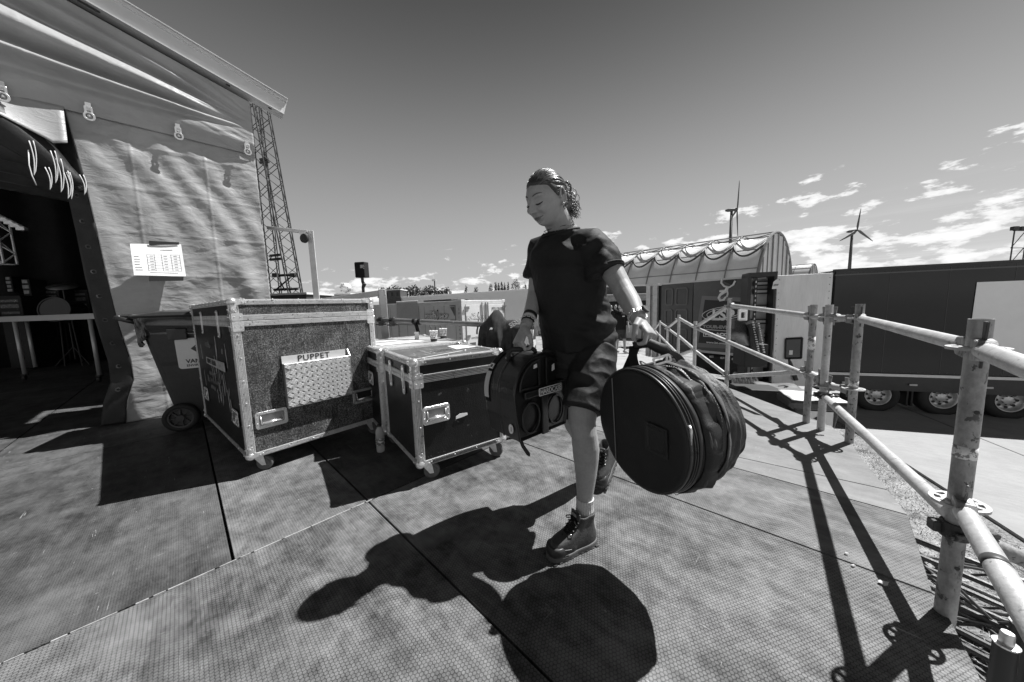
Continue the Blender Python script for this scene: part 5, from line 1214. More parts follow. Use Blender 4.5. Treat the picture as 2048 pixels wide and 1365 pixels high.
for (ra, rb) in ((.78, .26), (.60, .19)): mb.path([pL + T1 * (a + ra * math.cos(k * .2618)) + V((0, 0, z + rb * math.sin(k * .2618 + .35))) + N1 * .02 for k in range(25)], .012, 4)
mb.build('ellipse_mark', white, ps)
x0, z0_ = t1(1407, 673.5); x1, z1_ = t1(1476, 662.5); mb = MB(); mb.frame([(x0, z0_), (x1, z0_), (x1, z1_ - .02), (x0, z1_ + .02)], [(x0 + .02, z0_ + .02), (x1 - .02, z0_ + .02), (x1 - .02, z1_ - .04), (x0 + .02, z1_)], pL + N1 * .013, T1, V((0, 0, 1)), N1 * .003); mb.build('access_box', white, ps)
mb = MB(); st_ = [t1(1447, 557), t1(1474, 557), t1(1472, 568), t1(1465, 571), t1(1449, 564)]; mb.prism(st_, pL + N1 * .009, T1, V((0, 0, 1)), N1 * .003); mb.build('lanyard_strap', ink, tr1)
def gp(x, y): a, z = t1(x, y); return pL + T1 * a + V((0, 0, z)) + N1 * .014
hk = mat('printed_hook', .72, .5); mb = MB(); mb.path([gp(1444, 558), gp(1443, 566), gp(1449, 573), gp(1459, 575), gp(1467, 570), gp(1471, 562)], .035, 6); mb.path([gp(1456, 574), gp(1452, 582), gp(1441, 590), gp(1438, 596), gp(1441, 601), gp(1448, 600), gp(1452, 594)], [.05, .07, .05, .05, .05, .045, .03], 6); mb.path([gp(1454, 578), gp(1456, 588), gp(1454, 594)], .03, 6); mb.path([gp(1440, 583), gp(1448, 582)], .045, 6); mb.build('hook_print', hk, tr1)
# container left of it with pale posts; dark hall end behind the people
lc = thing('open_container', 'dark open container with two pale corner posts beside the embossed door', 'container', V(pz(1300, 570, 1.7)))
pc = pL + T1 * (-.0); 
mb = MB()
for (x0, x1) in ((1294, 1302), (1307, 1316)):
    a, b = t1(x0, 570)[0], t1(x1, 570)[0]; mb.obox(TT(a, -1.5, .05), T1 * (b - a), -N1 * .12, V((0, 0, z1t + 1.5)))
mb.obox(TT(t1(1294, 570)[0], z1t - .04, .08), T1 * .62, -N1 * .3, V((0, 0, .1))); mb.build('corner_post', mat('post_pale', .50, .5, .2, .3, 5), lc)
mb = MB(); a = t1(1302, 570)[0]; mb.obox(TT(a, -1.5, -.1), T1 * .5, -N1 * 2.2, V((0, 0, z1t + 1.45))); mb.build('container_body', mat('container_black', .02, .6), lc)
bb = thing('market_hall', 'dark open fronted shed with a pale fascia behind the walking people', 'shed', V(py_(1260, 600, 24)))
A_, B_ = V(py_(1205, 575, 24)), V(py_(1300, 571, 24)); w_ = B_.x - A_.x
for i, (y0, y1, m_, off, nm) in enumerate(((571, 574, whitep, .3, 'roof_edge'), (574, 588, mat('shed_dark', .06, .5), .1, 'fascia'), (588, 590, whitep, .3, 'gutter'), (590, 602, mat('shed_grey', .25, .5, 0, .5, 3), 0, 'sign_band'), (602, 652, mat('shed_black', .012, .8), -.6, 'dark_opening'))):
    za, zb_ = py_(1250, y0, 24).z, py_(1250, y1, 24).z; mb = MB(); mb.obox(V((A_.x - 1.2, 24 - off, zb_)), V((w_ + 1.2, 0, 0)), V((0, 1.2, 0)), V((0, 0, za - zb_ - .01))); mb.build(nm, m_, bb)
# ------------------------------------------------------------------ scaffold handrails
TR = .02415
def rosette(par, x, y, z):
    mb = MB(); c = V((x, y, z))
    mb.lathe([(.0500, -.0045), (.0615, -.0045), (.0615, .0045), (.0500, .0045)], c, (0, 0, 1), 40, closed=True); mb.lathe([(TR, -.005), (.036, -.005), (.036, .005), (TR, .005)], c, (0, 0, 1), 32, closed=True)
    for k in range(8):
        a = k * math.pi / 4 + .39; d = V((math.cos(a), math.sin(a), 0)); s_ = V((-d.y, d.x, 0)); mb.obox(c + d * .034 - s_ * .006 - V((0, 0, .0043)), d * .018, s_ * .012, V((0, 0, .0086)))
    return mb.build('rosette', galv_l, par, smooth=False)
def wedge(par, p, d):
    "wedge head at point p on the post side of a rail running in direction d (away from the post)"
    d = V(d); h = V((d.x, d.y, 0)).normalized(); s_ = V((-h.y, h.x, 0)); q = V(p) + h * .030
    mb = MB(); mb.prism([(.0, -.034), (.048, -.030), (.060, -.018), (.060, .018), (.048, .030), (0, .034)], q - s_ * .020, h, V((0, 0, 1)), s_ * .040)
    hd = mb.build('wedge_head', galv, par, bevel=.003, seg=1)
    mb = MB(); mb.prism([(.012, -.055), (.020, -.055), (.040, .085), (.008, .085)], q - s_ * .003, h, V((0, 0, 1)), s_ * .006); mb.build('wedge', dark_steel if random.random() < .4 else galv, hd, bevel=.001, seg=1)
def post(x, y, z0_, z1_, ros, label, m=None, band=None, holes=()):
    t_ = thing('scaffold_post', label, 'scaffold post', V((x, y, z0_)), group='scaffold posts of the handrail'); mb = MB()
    mb.lathe([(TR, z0_), (TR, z1_), (TR - .0035, z1_), (TR - .0035, z0_)], V((x, y, 0)), (0, 0, 1), 32, closed=True); tb = mb.build('tube', m or galv, t_); smooth_angle(tb)
    for z in ros: rosette(t_, x, y, z)
    for z, a in holes:
        d = V((math.cos(a), math.sin(a), 0)); mb = MB(); mb.prism([(.0065 * math.cos(k * .628), .0065 * math.sin(k * .628)) for k in range(10)], V((x, y, z)) + d * (TR + .0002), V((-d.y, d.x, 0)), V((0, 0, 1)), d * .0006); mb.build('pin_hole', ink, tb)
    if band: mb = MB(); mb.lathe([(TR + .0006, band[0]), (TR + .0006, band[1])], V((x, y, 0)), (0, 0, 1), 32); mb.build('paint_band', mat('flaking_paint', .75, .6, 0, .2, 30, spots=.50, spots_s=40, spots_v=.22), tb, smooth=True)
    return t_
def rail(a, b, label, m=None, heads=(1, 1), r=TR, pinch=False, name='scaffold_rail', band=None):
    a, b = V(a), V(b); d = (b - a).normalized(); t_ = thing(name, label, 'scaffold rail', a, group='scaffold rails of the handrail')
    p, q = a + d * (.072 if heads[0] else 0), b - d * (.072 if heads[1] else 0); mb = MB()
    if pinch: L = (q - p).length; mb.path([p, p + d * .05, p + d * .12, q - d * .12, q - d * .05, q], [r * .6, r * .8, r, r, r * .8, r * .6], 20)
    else: mb.tube(p, q, r, 24)
    tb = mb.build('tube', m or galv_l, t_); smooth_angle(tb)
    if heads[0]: wedge(t_, a, d)
    if heads[1]: wedge(t_, b, -d)
    if band:
        c = a + d * band; mb = MB(); mb.lathe([(r + .0004, 0), (r + .0004, .028)], c, d, 28); bd_ = mb.build('stencil_band', mat('band_dark', .05, .5), tb, smooth=True)
    return t_
H1, H2 = .895, .394
P1 = V((1.425, .981, 0)); PR = V((2.440, 2.272, 0)); PM = V((2.4576, 2.510, 0)); PL = V((2.4913, 2.676, 0)); P0 = V((.36, -.10, 0))
post(P1.x, P1.y, G0, .985, (H1, H2), 'thick near scaffold post at the right with a dark pin hole and two rosettes', holes=((.70, -2.0), (.18, -2.0)), band=(.545, .585))
post(PR.x, PR.y, .0, 1.005, (.905, .40), 'scaffold post ending just above the grass, right one of the group of three', holes=((.78, -1.9), (.03, -1.9)), band=(.42, .46))
post(PM.x, PM.y, G0, 1.0, (.905, .36), 'middle scaffold post of the group of three, with a dark stencil band', galv_l, holes=((.76, -1.9),))
post(PL.x, PL.y, G0, 1.0, (.905, .43), 'scaffold post with flaking white paint, left one of the group of three', band=(.63, .74))
P4b = V(pz(1453, 768, -.04)); P4 = V((P4b.x, P4b.y, 0)); zt4 = py_(1458, 597, P4.y).z
post(P4.x, P4.y, -.6, zt4, (zt4 - .09, .06), 'single scaffold post at the head of the ramp rails', galv_l)
def up(x, y, P): return V(py_(x, y, P.y))
def atp(P, z): return V((P.x, P.y, z))
rail(atp(PR, .905), atp(P1, H1), 'upper scaffold rail between the group of three posts and the thick near post')
rail(atp(P1, H1), atp(P0, .885), 'thick upper rail leaving the near post towards the lower right corner of the picture')
rail(atp(P1, H2), atp(P0, .385), 'thick lower rail with a dark stencil band leaving the near post at the lower right', band=.33, heads=(1, 1))
rail(atp(PM, .285), atp(P1, .335), 'lower scaffold rail from the middle post of three to the clamp on the near post', heads=(0, 0), band=.06)
rail(atp(P1, .30), V((2.9, .35, -.35)), 'diagonal brace leaving the near post outwards over the grass', heads=(0, 0), m=galv)
rail(atp(PM, .90), atp(PR, .90), 'short upper link between the middle and right posts of three'); rail(atp(PM, .37), atp(PR, .385), 'short lower link between the middle and right posts of three')
rail(atp(PL, .90), atp(PM, .90), 'very short upper link between the left and middle posts of three', heads=(0, 1)); rail(atp(PL, .43), atp(PM, .40), 'very short lower link between the left and middle posts of three', heads=(0, 1))
rail(atp(PL, .905), atp(P4, zt4 - .09), 'level upper rail from the three posts to the single post at the ramp'); rail(atp(PL, .44), V((P4.x, P4.y, .06)), 'level lower rail with flattened end above the two outdoor bins', pinch=True)
# clamps
def clamp(c, label=None, par=None):
    mb = MB(); mb.lathe([(TR + .001, -.026), (TR + .010, -.026), (TR + .010, .026), (TR + .001, .026)], c, (0, 0, 1), 20, closed=True); mb.box(c + V((.035, -.02, 0)), (.03, .025, .035), .4); mb.tube(c + V((-.07, -.035, .0)), c + V((.09, -.035, .0)), .007, 8); mb.tube(c + V((-.055, -.035, 0)), c + V((-.04, -.035, 0)), .013, 6); mb.tube(c + V((.06, -.035, 0)), c + V((.08, -.035, 0)), .013, 6)
    mb.box(c + V((-.03, .025, 0)), (.03, .03, .035), -.4); return tag(mb.build('scaffold_clamp', dark_steel, bevel=.002, seg=1), label, 'clamp', 'scaffold clamps')
clamp(atp(P1, .30), 'dark clamp under the lower rosette of the thick near post'); clamp(atp(PM, .285), 'dark clamp on the middle post of the group of three')
# descending rails of the ramp
D5, D6, D7, D8 = [V((Y * ((x - 1024) / FPX), Y, 0)) for x, Y in ((1391, 4.9), (1358, 5.75), (1336, 7.3), (1320, 8.6))]
def pp(x, y, Y): return V(py_(x, y, Y))
for (x, yt, yb, Y, lb) in ((1391, 643, 719, 4.9, 'first short post of the descending ramp rail, just left of the single post'), (1358, 630, 712, 5.75, 'taller second post of the descending ramp rail'), (1335, 652, 700, 7.3, 'third post of the descending ramp rail'), (1320, 641, 692, 8.6, 'farthest post of the descending ramp rail, beside the dark container')):
    a, b = pp(x, yb, Y), pp(x, yt, Y); post(b.x, b.y, a.z - .35, b.z, (b.z - .07,), lb, galv_l)
Y4 = P4.y; YL = PL.y
for (p, q, lb) in (((1455, 614, Y4), (1391, 655, 4.9), 'sloping rail from the single post down to the first short ramp post'),
    ((1358, 637, 5.75), (1391, 656, 4.9), 'short sloping rail between the first and second ramp posts'), ((1391, 656, 4.9), (1454, 683, Y4), 'middle sloping rail meeting the single post half way up'),
    ((1454, 683, Y4), (1614, 752, YL), 'long sloping rail from the single post to the left post of three'), ((1391, 703, 4.9), (1450, 748, Y4), 'lowest sloping rail ending at the foot of the single post'),
    ((1358, 673, 5.75), (1389, 700, 4.9), 'lower rail between the first and second ramp posts'), ((1335, 657, 7.3), (1358, 638, 5.75), 'rail rising from the third ramp post to the second'), ((1335, 657, 7.3), (1358, 674, 5.75), 'rail running from the third ramp post down to the second'),
    ((1320, 645, 8.6), (1336, 656, 7.3), 'farthest upper rail of the ramp'), ((1308, 661, 9.6), (1320, 646, 8.6), 'far rail rising at the end of the ramp'), ((1309, 661, 9.6), (1352, 705, 5.9), 'long far rail running low along the ramp'), ((1362, 710, 5.6), (1388, 700, 4.9), 'small low cross rail behind the drum bag')):
    rail(pp(*p), pp(*q), lb, heads=(0, 0), name='ramp_rail')
# rail behind the cases, straps and clamps
RA, RB = V(pp(756, 640, 3.50)), V(pp(1090, 655, 2.66))
rail(RA, RB, 'dull scaffold rail behind the flight cases on which the jacket hangs', m=mat('dull_galvanised', .20, .45, .4, .3, 10, .15, 50, spots=.35, spots_s=20, spots_v=.4), heads=(0, 0))
rdir = (RB - RA).normalized()
post(RB.x + .02, RB.y + .02, -.5, 1.0, (.9,), 'scaffold post hidden mostly behind the woman at the deck corner', galv_l)
mb = MB()
for k in range(2): mb.lathe([(TR + .001, 0), (TR + .006, .002), (TR + .006, .030), (TR + .001, .032)], RA.lerp(RB, .26 + .035 * k), rdir, 18)
c = RA.lerp(RB, .275); mb.path([c + V((0, -.03, .0)), c + V((.02, -.04, -.05)), c + V((.03, -.04, -.10)), c + V((.0, -.05, -.13))], [.016, .018, .02, .012], 7); st_ = tag(mb.build('rail_strap', blackcloth, smooth=True), 'black webbing strap wrapped round the rail above the paper cups', 'strap')
mb = MB(); mb.obox(c + V((.0, -.06, -.19)), V((.045, -.01, 0)), V((0, .002, 0)), V((0, 0, .09))); mb.build('strap_label', white, st_)
for f, lb in ((.03, 'coupler at the left end of the dull rail beside the big case'), (.115, 'second coupler on the dull rail beside the flat bar upright')):
    c = RA.lerp(RB, f); mb = MB(); mb.lathe([(TR + .001, -.03), (TR + .012, -.03), (TR + .012, .03), (TR + .001, .03)], c, rdir, 18, closed=True); mb.box(c + V((0, -.03, -.035)), (.05, .03, .05), .3); mb.tube(c + V((-.05, -.04, -.045)), c + V((.06, -.04, -.045)), .007, 7)
    tag(mb.build('rail_coupler', dark_steel, bevel=.002, seg=1), lb, 'coupler', 'couplers on the dull rail')
# jacket over the rail
jc = V(pp(1004, 650, 2.80)); jx = V((.93, -.36, 0)).normalized(); jy = V((.36, .93, 0)).normalized()
jm = mat('dark_fleece', .05, .9, 0, .4, 25, .4, 260, spec=.2)
YJ = 2.80
def jtop(x): # outline of the jacket's top, photo pixels
    K = [(957, 668), (960, 653), (966, 646), (974, 638), (983, 627), (988, 621), (997, 620), (1003, 626), (1009, 637), (1014, 641), (1026, 640), (1033, 642), (1038, 648), (1042, 662)]
    for (a, b), (c, d) in zip(K, K[1:]):
        if a <= x <= c: return b + (d - b) * (x - a) / (c - a)
    return K[-1][1]
R_ = []; nc = 76
for i in range(nc + 1):
    f = i / nc; x = 957.2 + (1041.8 - 957.2) * f; tp = pp(x, jtop(x), YJ); bt = pp(x + (4 * (f - .5)), 742, YJ); edge_ = min(1, 6 * f, 6 * (1 - f)); r_ = []
    hood = math.exp(-((x - 994) / 13) ** 2)
    for k in range(24):
        g = k / 23; p = bt.lerp(tp, g); cl = (1 - g ** 5) ** .5; dn = 1 - g
        xs = x - 6 * dn
        fo = .034 * math.exp(-((xs - 1002) / 3.4) ** 2) * sm(dn, .12, .5) + .026 * math.exp(-((xs - 984 + 12 * dn) / 3.0) ** 2) * sm(dn, .2, .5) + .022 * math.exp(-((xs - 1016 + 5 * dn) / 3.2) ** 2) * sm(dn, .3, .7) + .02 * math.exp(-((xs - 1029 + 3 * dn) / 2.6) ** 2) * sm(dn, .1, .4) + .018 * math.exp(-((xs - 968) / 3.) ** 2) * sm(dn, .2, .5)
        off = (.045 + .05 * hood * sm(dn, 0, .2) * (1 - sm(dn, .35, .6)) + fo * 1.25 + .008 * noise.noise(V((x * .12, g * 7, 3)))) * cl * (.25 + .75 * edge_ ** .5)
        r_.append(p - jy * off)
    for k in range(9): g = 1 - k / 8; p = bt.lerp(tp, g); r_.append(p + jy * (.05 * (1 - g ** 5) ** .5 * (.25 + .75 * edge_ ** .5) + .002))
    R_.append(r_)
mb = MB(); mb.rings(R_); jk = mb.build('jacket', jm, smooth=True); tag(jk, 'dark hooded jacket hanging over the rail beside the drum case', 'jacket')
text('SDW', .058, pp(1021, 657, 2.66), jx + V((0, 0, .5)), V((-.5, 0, 1)), m=white, parent=jk, off=.001); scribble(pp(979, 660, 2.66), jx, (0, 0, 1), .03, .02, white, jk, n=3, th=.003)
mb = MB(); mb.path([pp(961, 648, 2.74), pp(956, 653, 2.72), pp(954, 662, 2.72), pp(954, 669, 2.72)], .007, 6); mb.build('drawcord', jm, jk)
# outdoor bins below the rail
bbag = mat('tarp_bag_grey', .07, .35, 0, .4, 6, .3, 30); blid = mat('faded_lid', .55, .5, 0, .25, 5, spots=.3, spots_s=12, spots_v=.2)
for k, (x, y, Y, lb, lidm) in enumerate(((1622, 795, 7.2, 'outdoor bin with a bright sagging cover behind the group of three posts', blid), (1556, 776, 8.6, 'outdoor bin with a dull grey cover, left of the bright covered one', mat('faded_lid_dull', .12, .5, 0, .3, 5)))):
    c = V(py_(x, y, Y)); g = thing('outdoor_bin', lb, 'bin', V((c.x, c.y, G0)), group='outdoor bins on the grass'); wx, wy = V((.93, -.36, 0)), V((.36, .93, 0))
    def q_(a, b, z): return V((c.x, c.y, 0)) + wx * a + wy * b + V((0, 0, z))
    mb = MB(); mb.rings([[q_(a, b, z) for a, b in rrect(-s, -s * .8, s, s * .8, .06)] for s, z in ((.30, G0 + .12), (.40, c.z - .16), (.44, c.z - .10))]); mb.build('bin_body', binm, g)
    mb = MB(); mb.rings([[q_(a, b, z + .02 * noise.noise(V((a * 6, b * 6, k)))) for a, b in rrect(-s, -s * .8, s, s * .8, .08, 6)] for s, z in ((.46, c.z - .20), (.52, c.z - .16), (.52, c.z - .05), (.48, c.z))]); bg_ = mb.build('bag_cover', bbag, g, bevel=.01)
    mb = MB(); mb.grid(lambda u, v: q_((u - .5) * .98, (v - .5) * .78, c.z + .012 + .035 * noise.noise(V((u * 3, v * 3, 4 + k))) + .03 * (v)), 16, 16); mb.build('lid_sheet', lidm, g, smooth=True, solid=.01)
    mb = MB(); mb.path([q_(.0, .0, c.z + .05), q_(.12, .02, c.z + .07), q_(.2, -.05, c.z + .06), q_(.1, -.1, c.z + .05)], .014, 5); mb.build('tie_cord', ink, g)
    mb = MB(); mb.lathe([(.02, 0), (.12, 0), (.12, .06), (.02, .06)], q_(-.50, -.30, G0 + .55 if k else G0 + .14), wy, 20); mb.build('wheel', mat('pale_wheel', .35, .5), g)
    a0 = pp(1586, 812, Y - .45) if k == 0 else None
    if a0:
        mb = MB(); mb.obox(q_(-.16, -.345, c.z - .62), wx * .42, wy * -.01, V((0, 0, .40))); s_ = mb.build('sticker', white, g)
        mb = MB(); mb.prism([(.20, .30), (.08, .22), (.20, .14), (.26, .14), (.15, .22), (.26, .30)], q_(-.16, -.358, c.z - .60), wx, V((0, 0, 1)), wy * -.004); mb.build('arrow_mark', ink, s_)
        text('VANHEEDE', .055, q_(-.13, -.36, c.z - .59), wx, V((0, 0, 1)), m=ink, parent=s_)
# crates of bottles in the shade by the machine
cr = thing('bottle_pack', 'shrink wrapped pack of clear bottles in the shade behind the ramp rail', 'bottles', pz(1480, 765, G0))
for i in range(9):
    mb = MB(); q = V(pp(1468 + i * 5.5, 764 + (i % 2) * 3, 9.6)); mb.lathe([(.001, -.15), (.055, -.15), (.06, .05), (.025, .12), (.025, .15)], q, (0, 0, 1), 10); mb.build('bottle', mat('pack_plastic', .45, .15, spec=.8), cr, smooth=True)
# trusses stacked on the grass
trd = mat('stacked_truss_alu', .11, .30, .5, .45, 6, .1, 40)
q0, q1 = V(pz(1840, 1095, -2.0)), V(pz(2050, 1180, -2.0)); td = (q1 - q0); td.z = 0; td.normalize(); tn = V((-td.y, td.x, 0)); tn = -tn if tn.y > 0 else tn
for i, (off, z, sh) in enumerate(((0, -2.2, -1.2), (.52, -2.20, -1.5), (1.02, -2.2, -1.0), (1.55, -2.2, -1.3), (.7, -1.82, -1.0))):
    a = V((q0.x, q0.y, z)) + td * sh + tn * off; g = thing('stage_truss', ['lattice truss on the grass, farthest of the bottom layer', 'lattice truss on the grass, second of the bottom layer', 'lattice truss on the grass, third of the bottom layer', 'lattice truss on the grass, nearest of the bottom layer', 'lattice truss in the upper layer, farthest', 'lattice truss in the middle of the upper layer', 'lattice truss in the upper layer, nearest'][i], 'truss', a, group='trusses stacked on the grass')
    mb = MB(); lattice(mb, a, a + td * 4.4, .34, .025, 11, tn, V((0, 0, 1)), .013); smooth_angle(mb.build('truss_section', trd, g))
for (x, y, Y, lb) in ((2012, 1290, 2.0, 'dark standing pipe with a bright spigot end in the lower right corner'), (2045, 1250, 2.2, 'dark standing pipe with a bright spigot at the right edge, behind the other')):
    p = V(py_(x, y, Y)); g = thing('standing_pipe', lb, 'pipe', V((p.x, p.y, G0)), group='standing pipes by the truss stack'); mb = MB(); mb.tube(V((p.x, p.y, G0)), p, .055, 18); smooth_angle(mb.build('pipe', mat('pipe_black', .03, .35, .3), g)); mb = MB(); mb.lathe([(.06, 0), (.06, .012), (.034, .014), (.032, .085), (.028, .095)], p, (0, 0, 1), 18); smooth_angle(mb.build('spigot', chrome, g))
# ------------------------------------------------------------------ people
hairm = mat('dark_brown_hair', .075, .34, 0, .5, 60, spec=.8)
def person_far(x, yt, yb, Y, label, shirt, shorts, walk=.25, cap=None, turn=0., skinm=None, hairy=True):
    top = V(py_(x, yt, Y)); ft = V(py_(x, yb, Y)); H_ = top.z - ft.z; s = H_ / 1.75; g = V((top.x, Y, ft.z))
    l = V((math.cos(turn), math.sin(turn), 0)); f = V((l.y, -l.x, 0)); U = V((0, 0, 1))
    def q(a, b, z): return g + (l * a + f * b + U * z) * s
    mb = MB(); L = lambda pts, rr: mb.path([q(*p) for p in pts], [r * s for r in rr], 12)
    mb.ball(q(0, .01, 1.64), .105 * s, 10, (.80, .92, 1.12)); L([(0, 0, 1.45), (0, 0, 1.56)], [.06, .05]); mb.loft([(q(0, 0, .92), .16 * s, .11 * s, l, f), (q(0, 0, 1.2), .15 * s, .11 * s, l, f), (q(0, 0, 1.42), .17 * s, .10 * s, l, f), (q(0, 0, 1.48), .06 * s, .06 * s, l, f)], 16)
    mb.ball(q(0, .10, 1.63), .018 * s, 5)
    for sd in (-1, 1):
        L([(sd * .18, 0, 1.40), (sd * .25, -.02, 1.12), (sd * .24, .08 * sd + .04, .88), (sd * .23, .10 * sd + .05, .80)], [.052, .042, .030, .026]); mb.ball(q(sd * .23, .10 * sd + .06, .76), .04 * s, 6, (.7, .8, 1.1))
        L([(sd * .09, 0, .90), (sd * .10, sd * walk * .3, .48), (sd * .10, sd * walk * .5, .10)], [.085, .058, .038]); mb.path([q(sd * .10, sd * walk * .5 - .05, .05), q(sd * .11, sd * walk * .5 + .18, .04)], [.05 * s, .045 * s], 8)
    b = mb.build('person', skinm or skin, remesh=.012 * s); tag(b, label, 'person', 'people walking in the background'); ORG[b.name] = V((0, 0, 0))
    mb = MB(); mb.loft([(q(0, 0, .84), .20 * s, .15 * s, l, f), (q(0, 0, 1.15), .185 * s, .145 * s, l, f), (q(0, 0, 1.40), .20 * s, .125 * s, l, f), (q(0, 0, 1.49), .09 * s, .08 * s, l, f)], 20)
    for sd in (-1, 1): mb.path([q(sd * .16, 0, 1.41), q(sd * .245, -.01, 1.17)], [.085 * s, .08 * s], 12)
    mb.build('t_shirt', shirt, b, remesh=.015 * s)
    mb = MB(); mb.loft([(q(0, 0, .70), .17 * s, .12 * s, l, f), (q(0, 0, .92), .175 * s, .13 * s, l, f)], 20)
    for sd in (-1, 1): mb.path([q(sd * .09, 0, .82), q(sd * .10, sd * walk * .25, .50)], [.105 * s, .095 * s], 14)
    mb.build('shorts', shorts, b, remesh=.015 * s)
    mb = MB()
    if cap: mb.loft([(q(0, 0, 1.65), .095 * s, .105 * s, l, f), (q(0, 0, 1.72), .085 * s, .095 * s, l, f), (q(0, 0, 1.765), .03 * s, .04 * s, l, f)], 18); mb.loft([(q(0, .07, 1.665), .08 * s, .11 * s, l, f), (q(0, .07, 1.675), .08 * s, .11 * s, l, f)], 16); mb.build('cap', cap, b, smooth=True); mb = MB(); mb.ball(q(0, .045, 1.575), .07 * s, 8, (.85, .75, .6)); mb.build('beard', mat('grey_beard', .55, .8), b, smooth=True)
    else: mb.ball(q(0, -.02, 1.675), .112 * s, 9, (.85, .95, .95)); mb.build('hair', hairm, b, smooth=True)
    mb = MB()
    for sd in (-1, 1): mb.path([q(sd * .10, sd * walk * .5 - .07, .04), q(sd * .11, sd * walk * .5 + .20, .035)], [.055 * s, .045 * s], 8)
    mb.build('shoes', mat('shoe_grey', .35, .6), b, smooth=True)
    return b
white_cap = mat('pale_cap', .6, .6)
man = person_far(1242, 610, 705, 12.4, 'man in a pale cap and black t-shirt walking up the ramp with arms down', blackcloth, mat('dark_shorts', .03, .8), .28, white_cap)
mb = MB(); mb.box(V(py_(1247, 633, 12.24)), (.09, .01, .03)); mb.build('chest_mark', white, man)
person_far(1231, 611, 668, 19.5, 'dark haired person in black just behind the man in the cap', blackcloth, blackcloth, .2)
person_far(1222, 612, 664, 21, 'person with a pale face at the left end of the background group', mat('grey_shirt', .2, .8), blackcloth, .2)
person_far(1295, 609, 668, 18, 'person seen between the forearm and the pale container posts', mat('mid_shirt', .05, .8), blackcloth, .2, None, .8)
# ------------------------------------------------------------------ the woman carrying the drum cases
def hprep(c, f, up=V((0, 0, 1)), roll=0.):
    f = V(f).normalized(); l = V(up).cross(f).normalized(); u = f.cross(l)
    if roll: q = Matrix.Rotation(roll, 3, f); l, u = q @ l, q @ u
    return c, l, f, u
HC, HL, HF, HU = hprep(V(pp(1093, 400, 1.475)), (-.76, -.60, -.46), roll=rad(-4))
HS = 1.02
def hp(x, y, z): return HC + (HL * x + HF * y + HU * z) * HS
def g_(x, s): return math.exp(-(x / s) ** 2)
def head_pt(d):
    "d: unit direction in head space (left, forward, up)"
    x, y, z = d
    X, Y, Z = x * .073, y * .090, z * .108
    low = max(0, -z); hi = max(0, z)
    X *= 1 - .20 * low ** 1.6; Y = Y * (1 - .10 * low) if y > 0 else Y * (1 - .42 * low ** 1.2)
    X *= 1 + .02 * hi
    if y > 0:
        k = min(1, y * 1.6)
        Y += k * (.012 * low + .004)                                       # lower face and chin come forward
        n_ = 1.0 if -.034 < Z else 0.0
        ax = abs(X)
        # nose
        if Z < .026: prof = .003 + .027 * max(0, min(1, (.026 - Z) / .050))
        else: prof = .003 * g_(Z - .026, .012)
        if Z < -.024: prof *= max(0, 1 - (-.024 - Z) / .009)
        Y += k * prof * g_(X, .0095 + .004 * max(0, min(1, (-Z) / .024)))
        Y += k * .006 * g_(Z + .021, .007) * g_(ax - .013, .006)           # nostril wings
        Y -= k * .0125 * g_(ax - .030, .0150) * g_(Z - .014, .0130)         # eye socket
        Y += k * .0065 * g_(ax - .031, .0105) * g_(Z - .010, .0075)         # lid over the eyeball
        Y -= k * .0022 * g_(ax - .031, .011) * g_(Z - .0045, .0022)         # lid crease
        Y += k * .0045 * g_(ax - .028, .020) * g_(Z - .033, .0075)           # brow
        Y += k * .0140 * g_(ax - .037, .014) * g_(Z + .019, .014)            # cheek lifted by the smile
        Y -= k * .0040 * g_(ax - .029 - .25 * max(0, -.03 - Z), .0045) * g_(Z + .037, .013)   # fold beside the mouth
        zc = -.053 + 7.5 * X * X                                                # smiling mouth line, corners up
        Y += k * (.0050 * g_(Z - zc - .0055, .0048) + .0058 * g_(Z - zc + .0062, .0055)) * g_(X, .021)
        Y -= k * .0075 * g_(Z - zc, .0024) * g_(X, .024)
        Y -= k * .0040 * g_(ax - .026, .004) * g_(Z - zc, .005)
        Y -= k * .0035 * g_(Z + .069, .006) * g_(X, .02)
        Y += k * .0075 * g_(Z + .086, .014) * g_(X, .020)                    # chin
    return V((X, Y, Z))
def head_mesh(mb, n=96, m_=96):
    R_ = []
    for i in range(n + 1):
        ph = math.pi * (.0008 + .9984 * i / n); r_ = []
        for j in range(m_):
            th = 2 * math.pi * j / m_; p = head_pt((math.sin(ph) * math.cos(th), math.sin(ph) * math.sin(th), math.cos(ph))); r_.append(hp(*p))
        R_.append(r_)
    mb.rings(R_)
BLt, BFt, UU = V((.94, -.34, 0)).normalized(), V((-.34, -.94, 0)).normalized(), V((0, 0, 1))
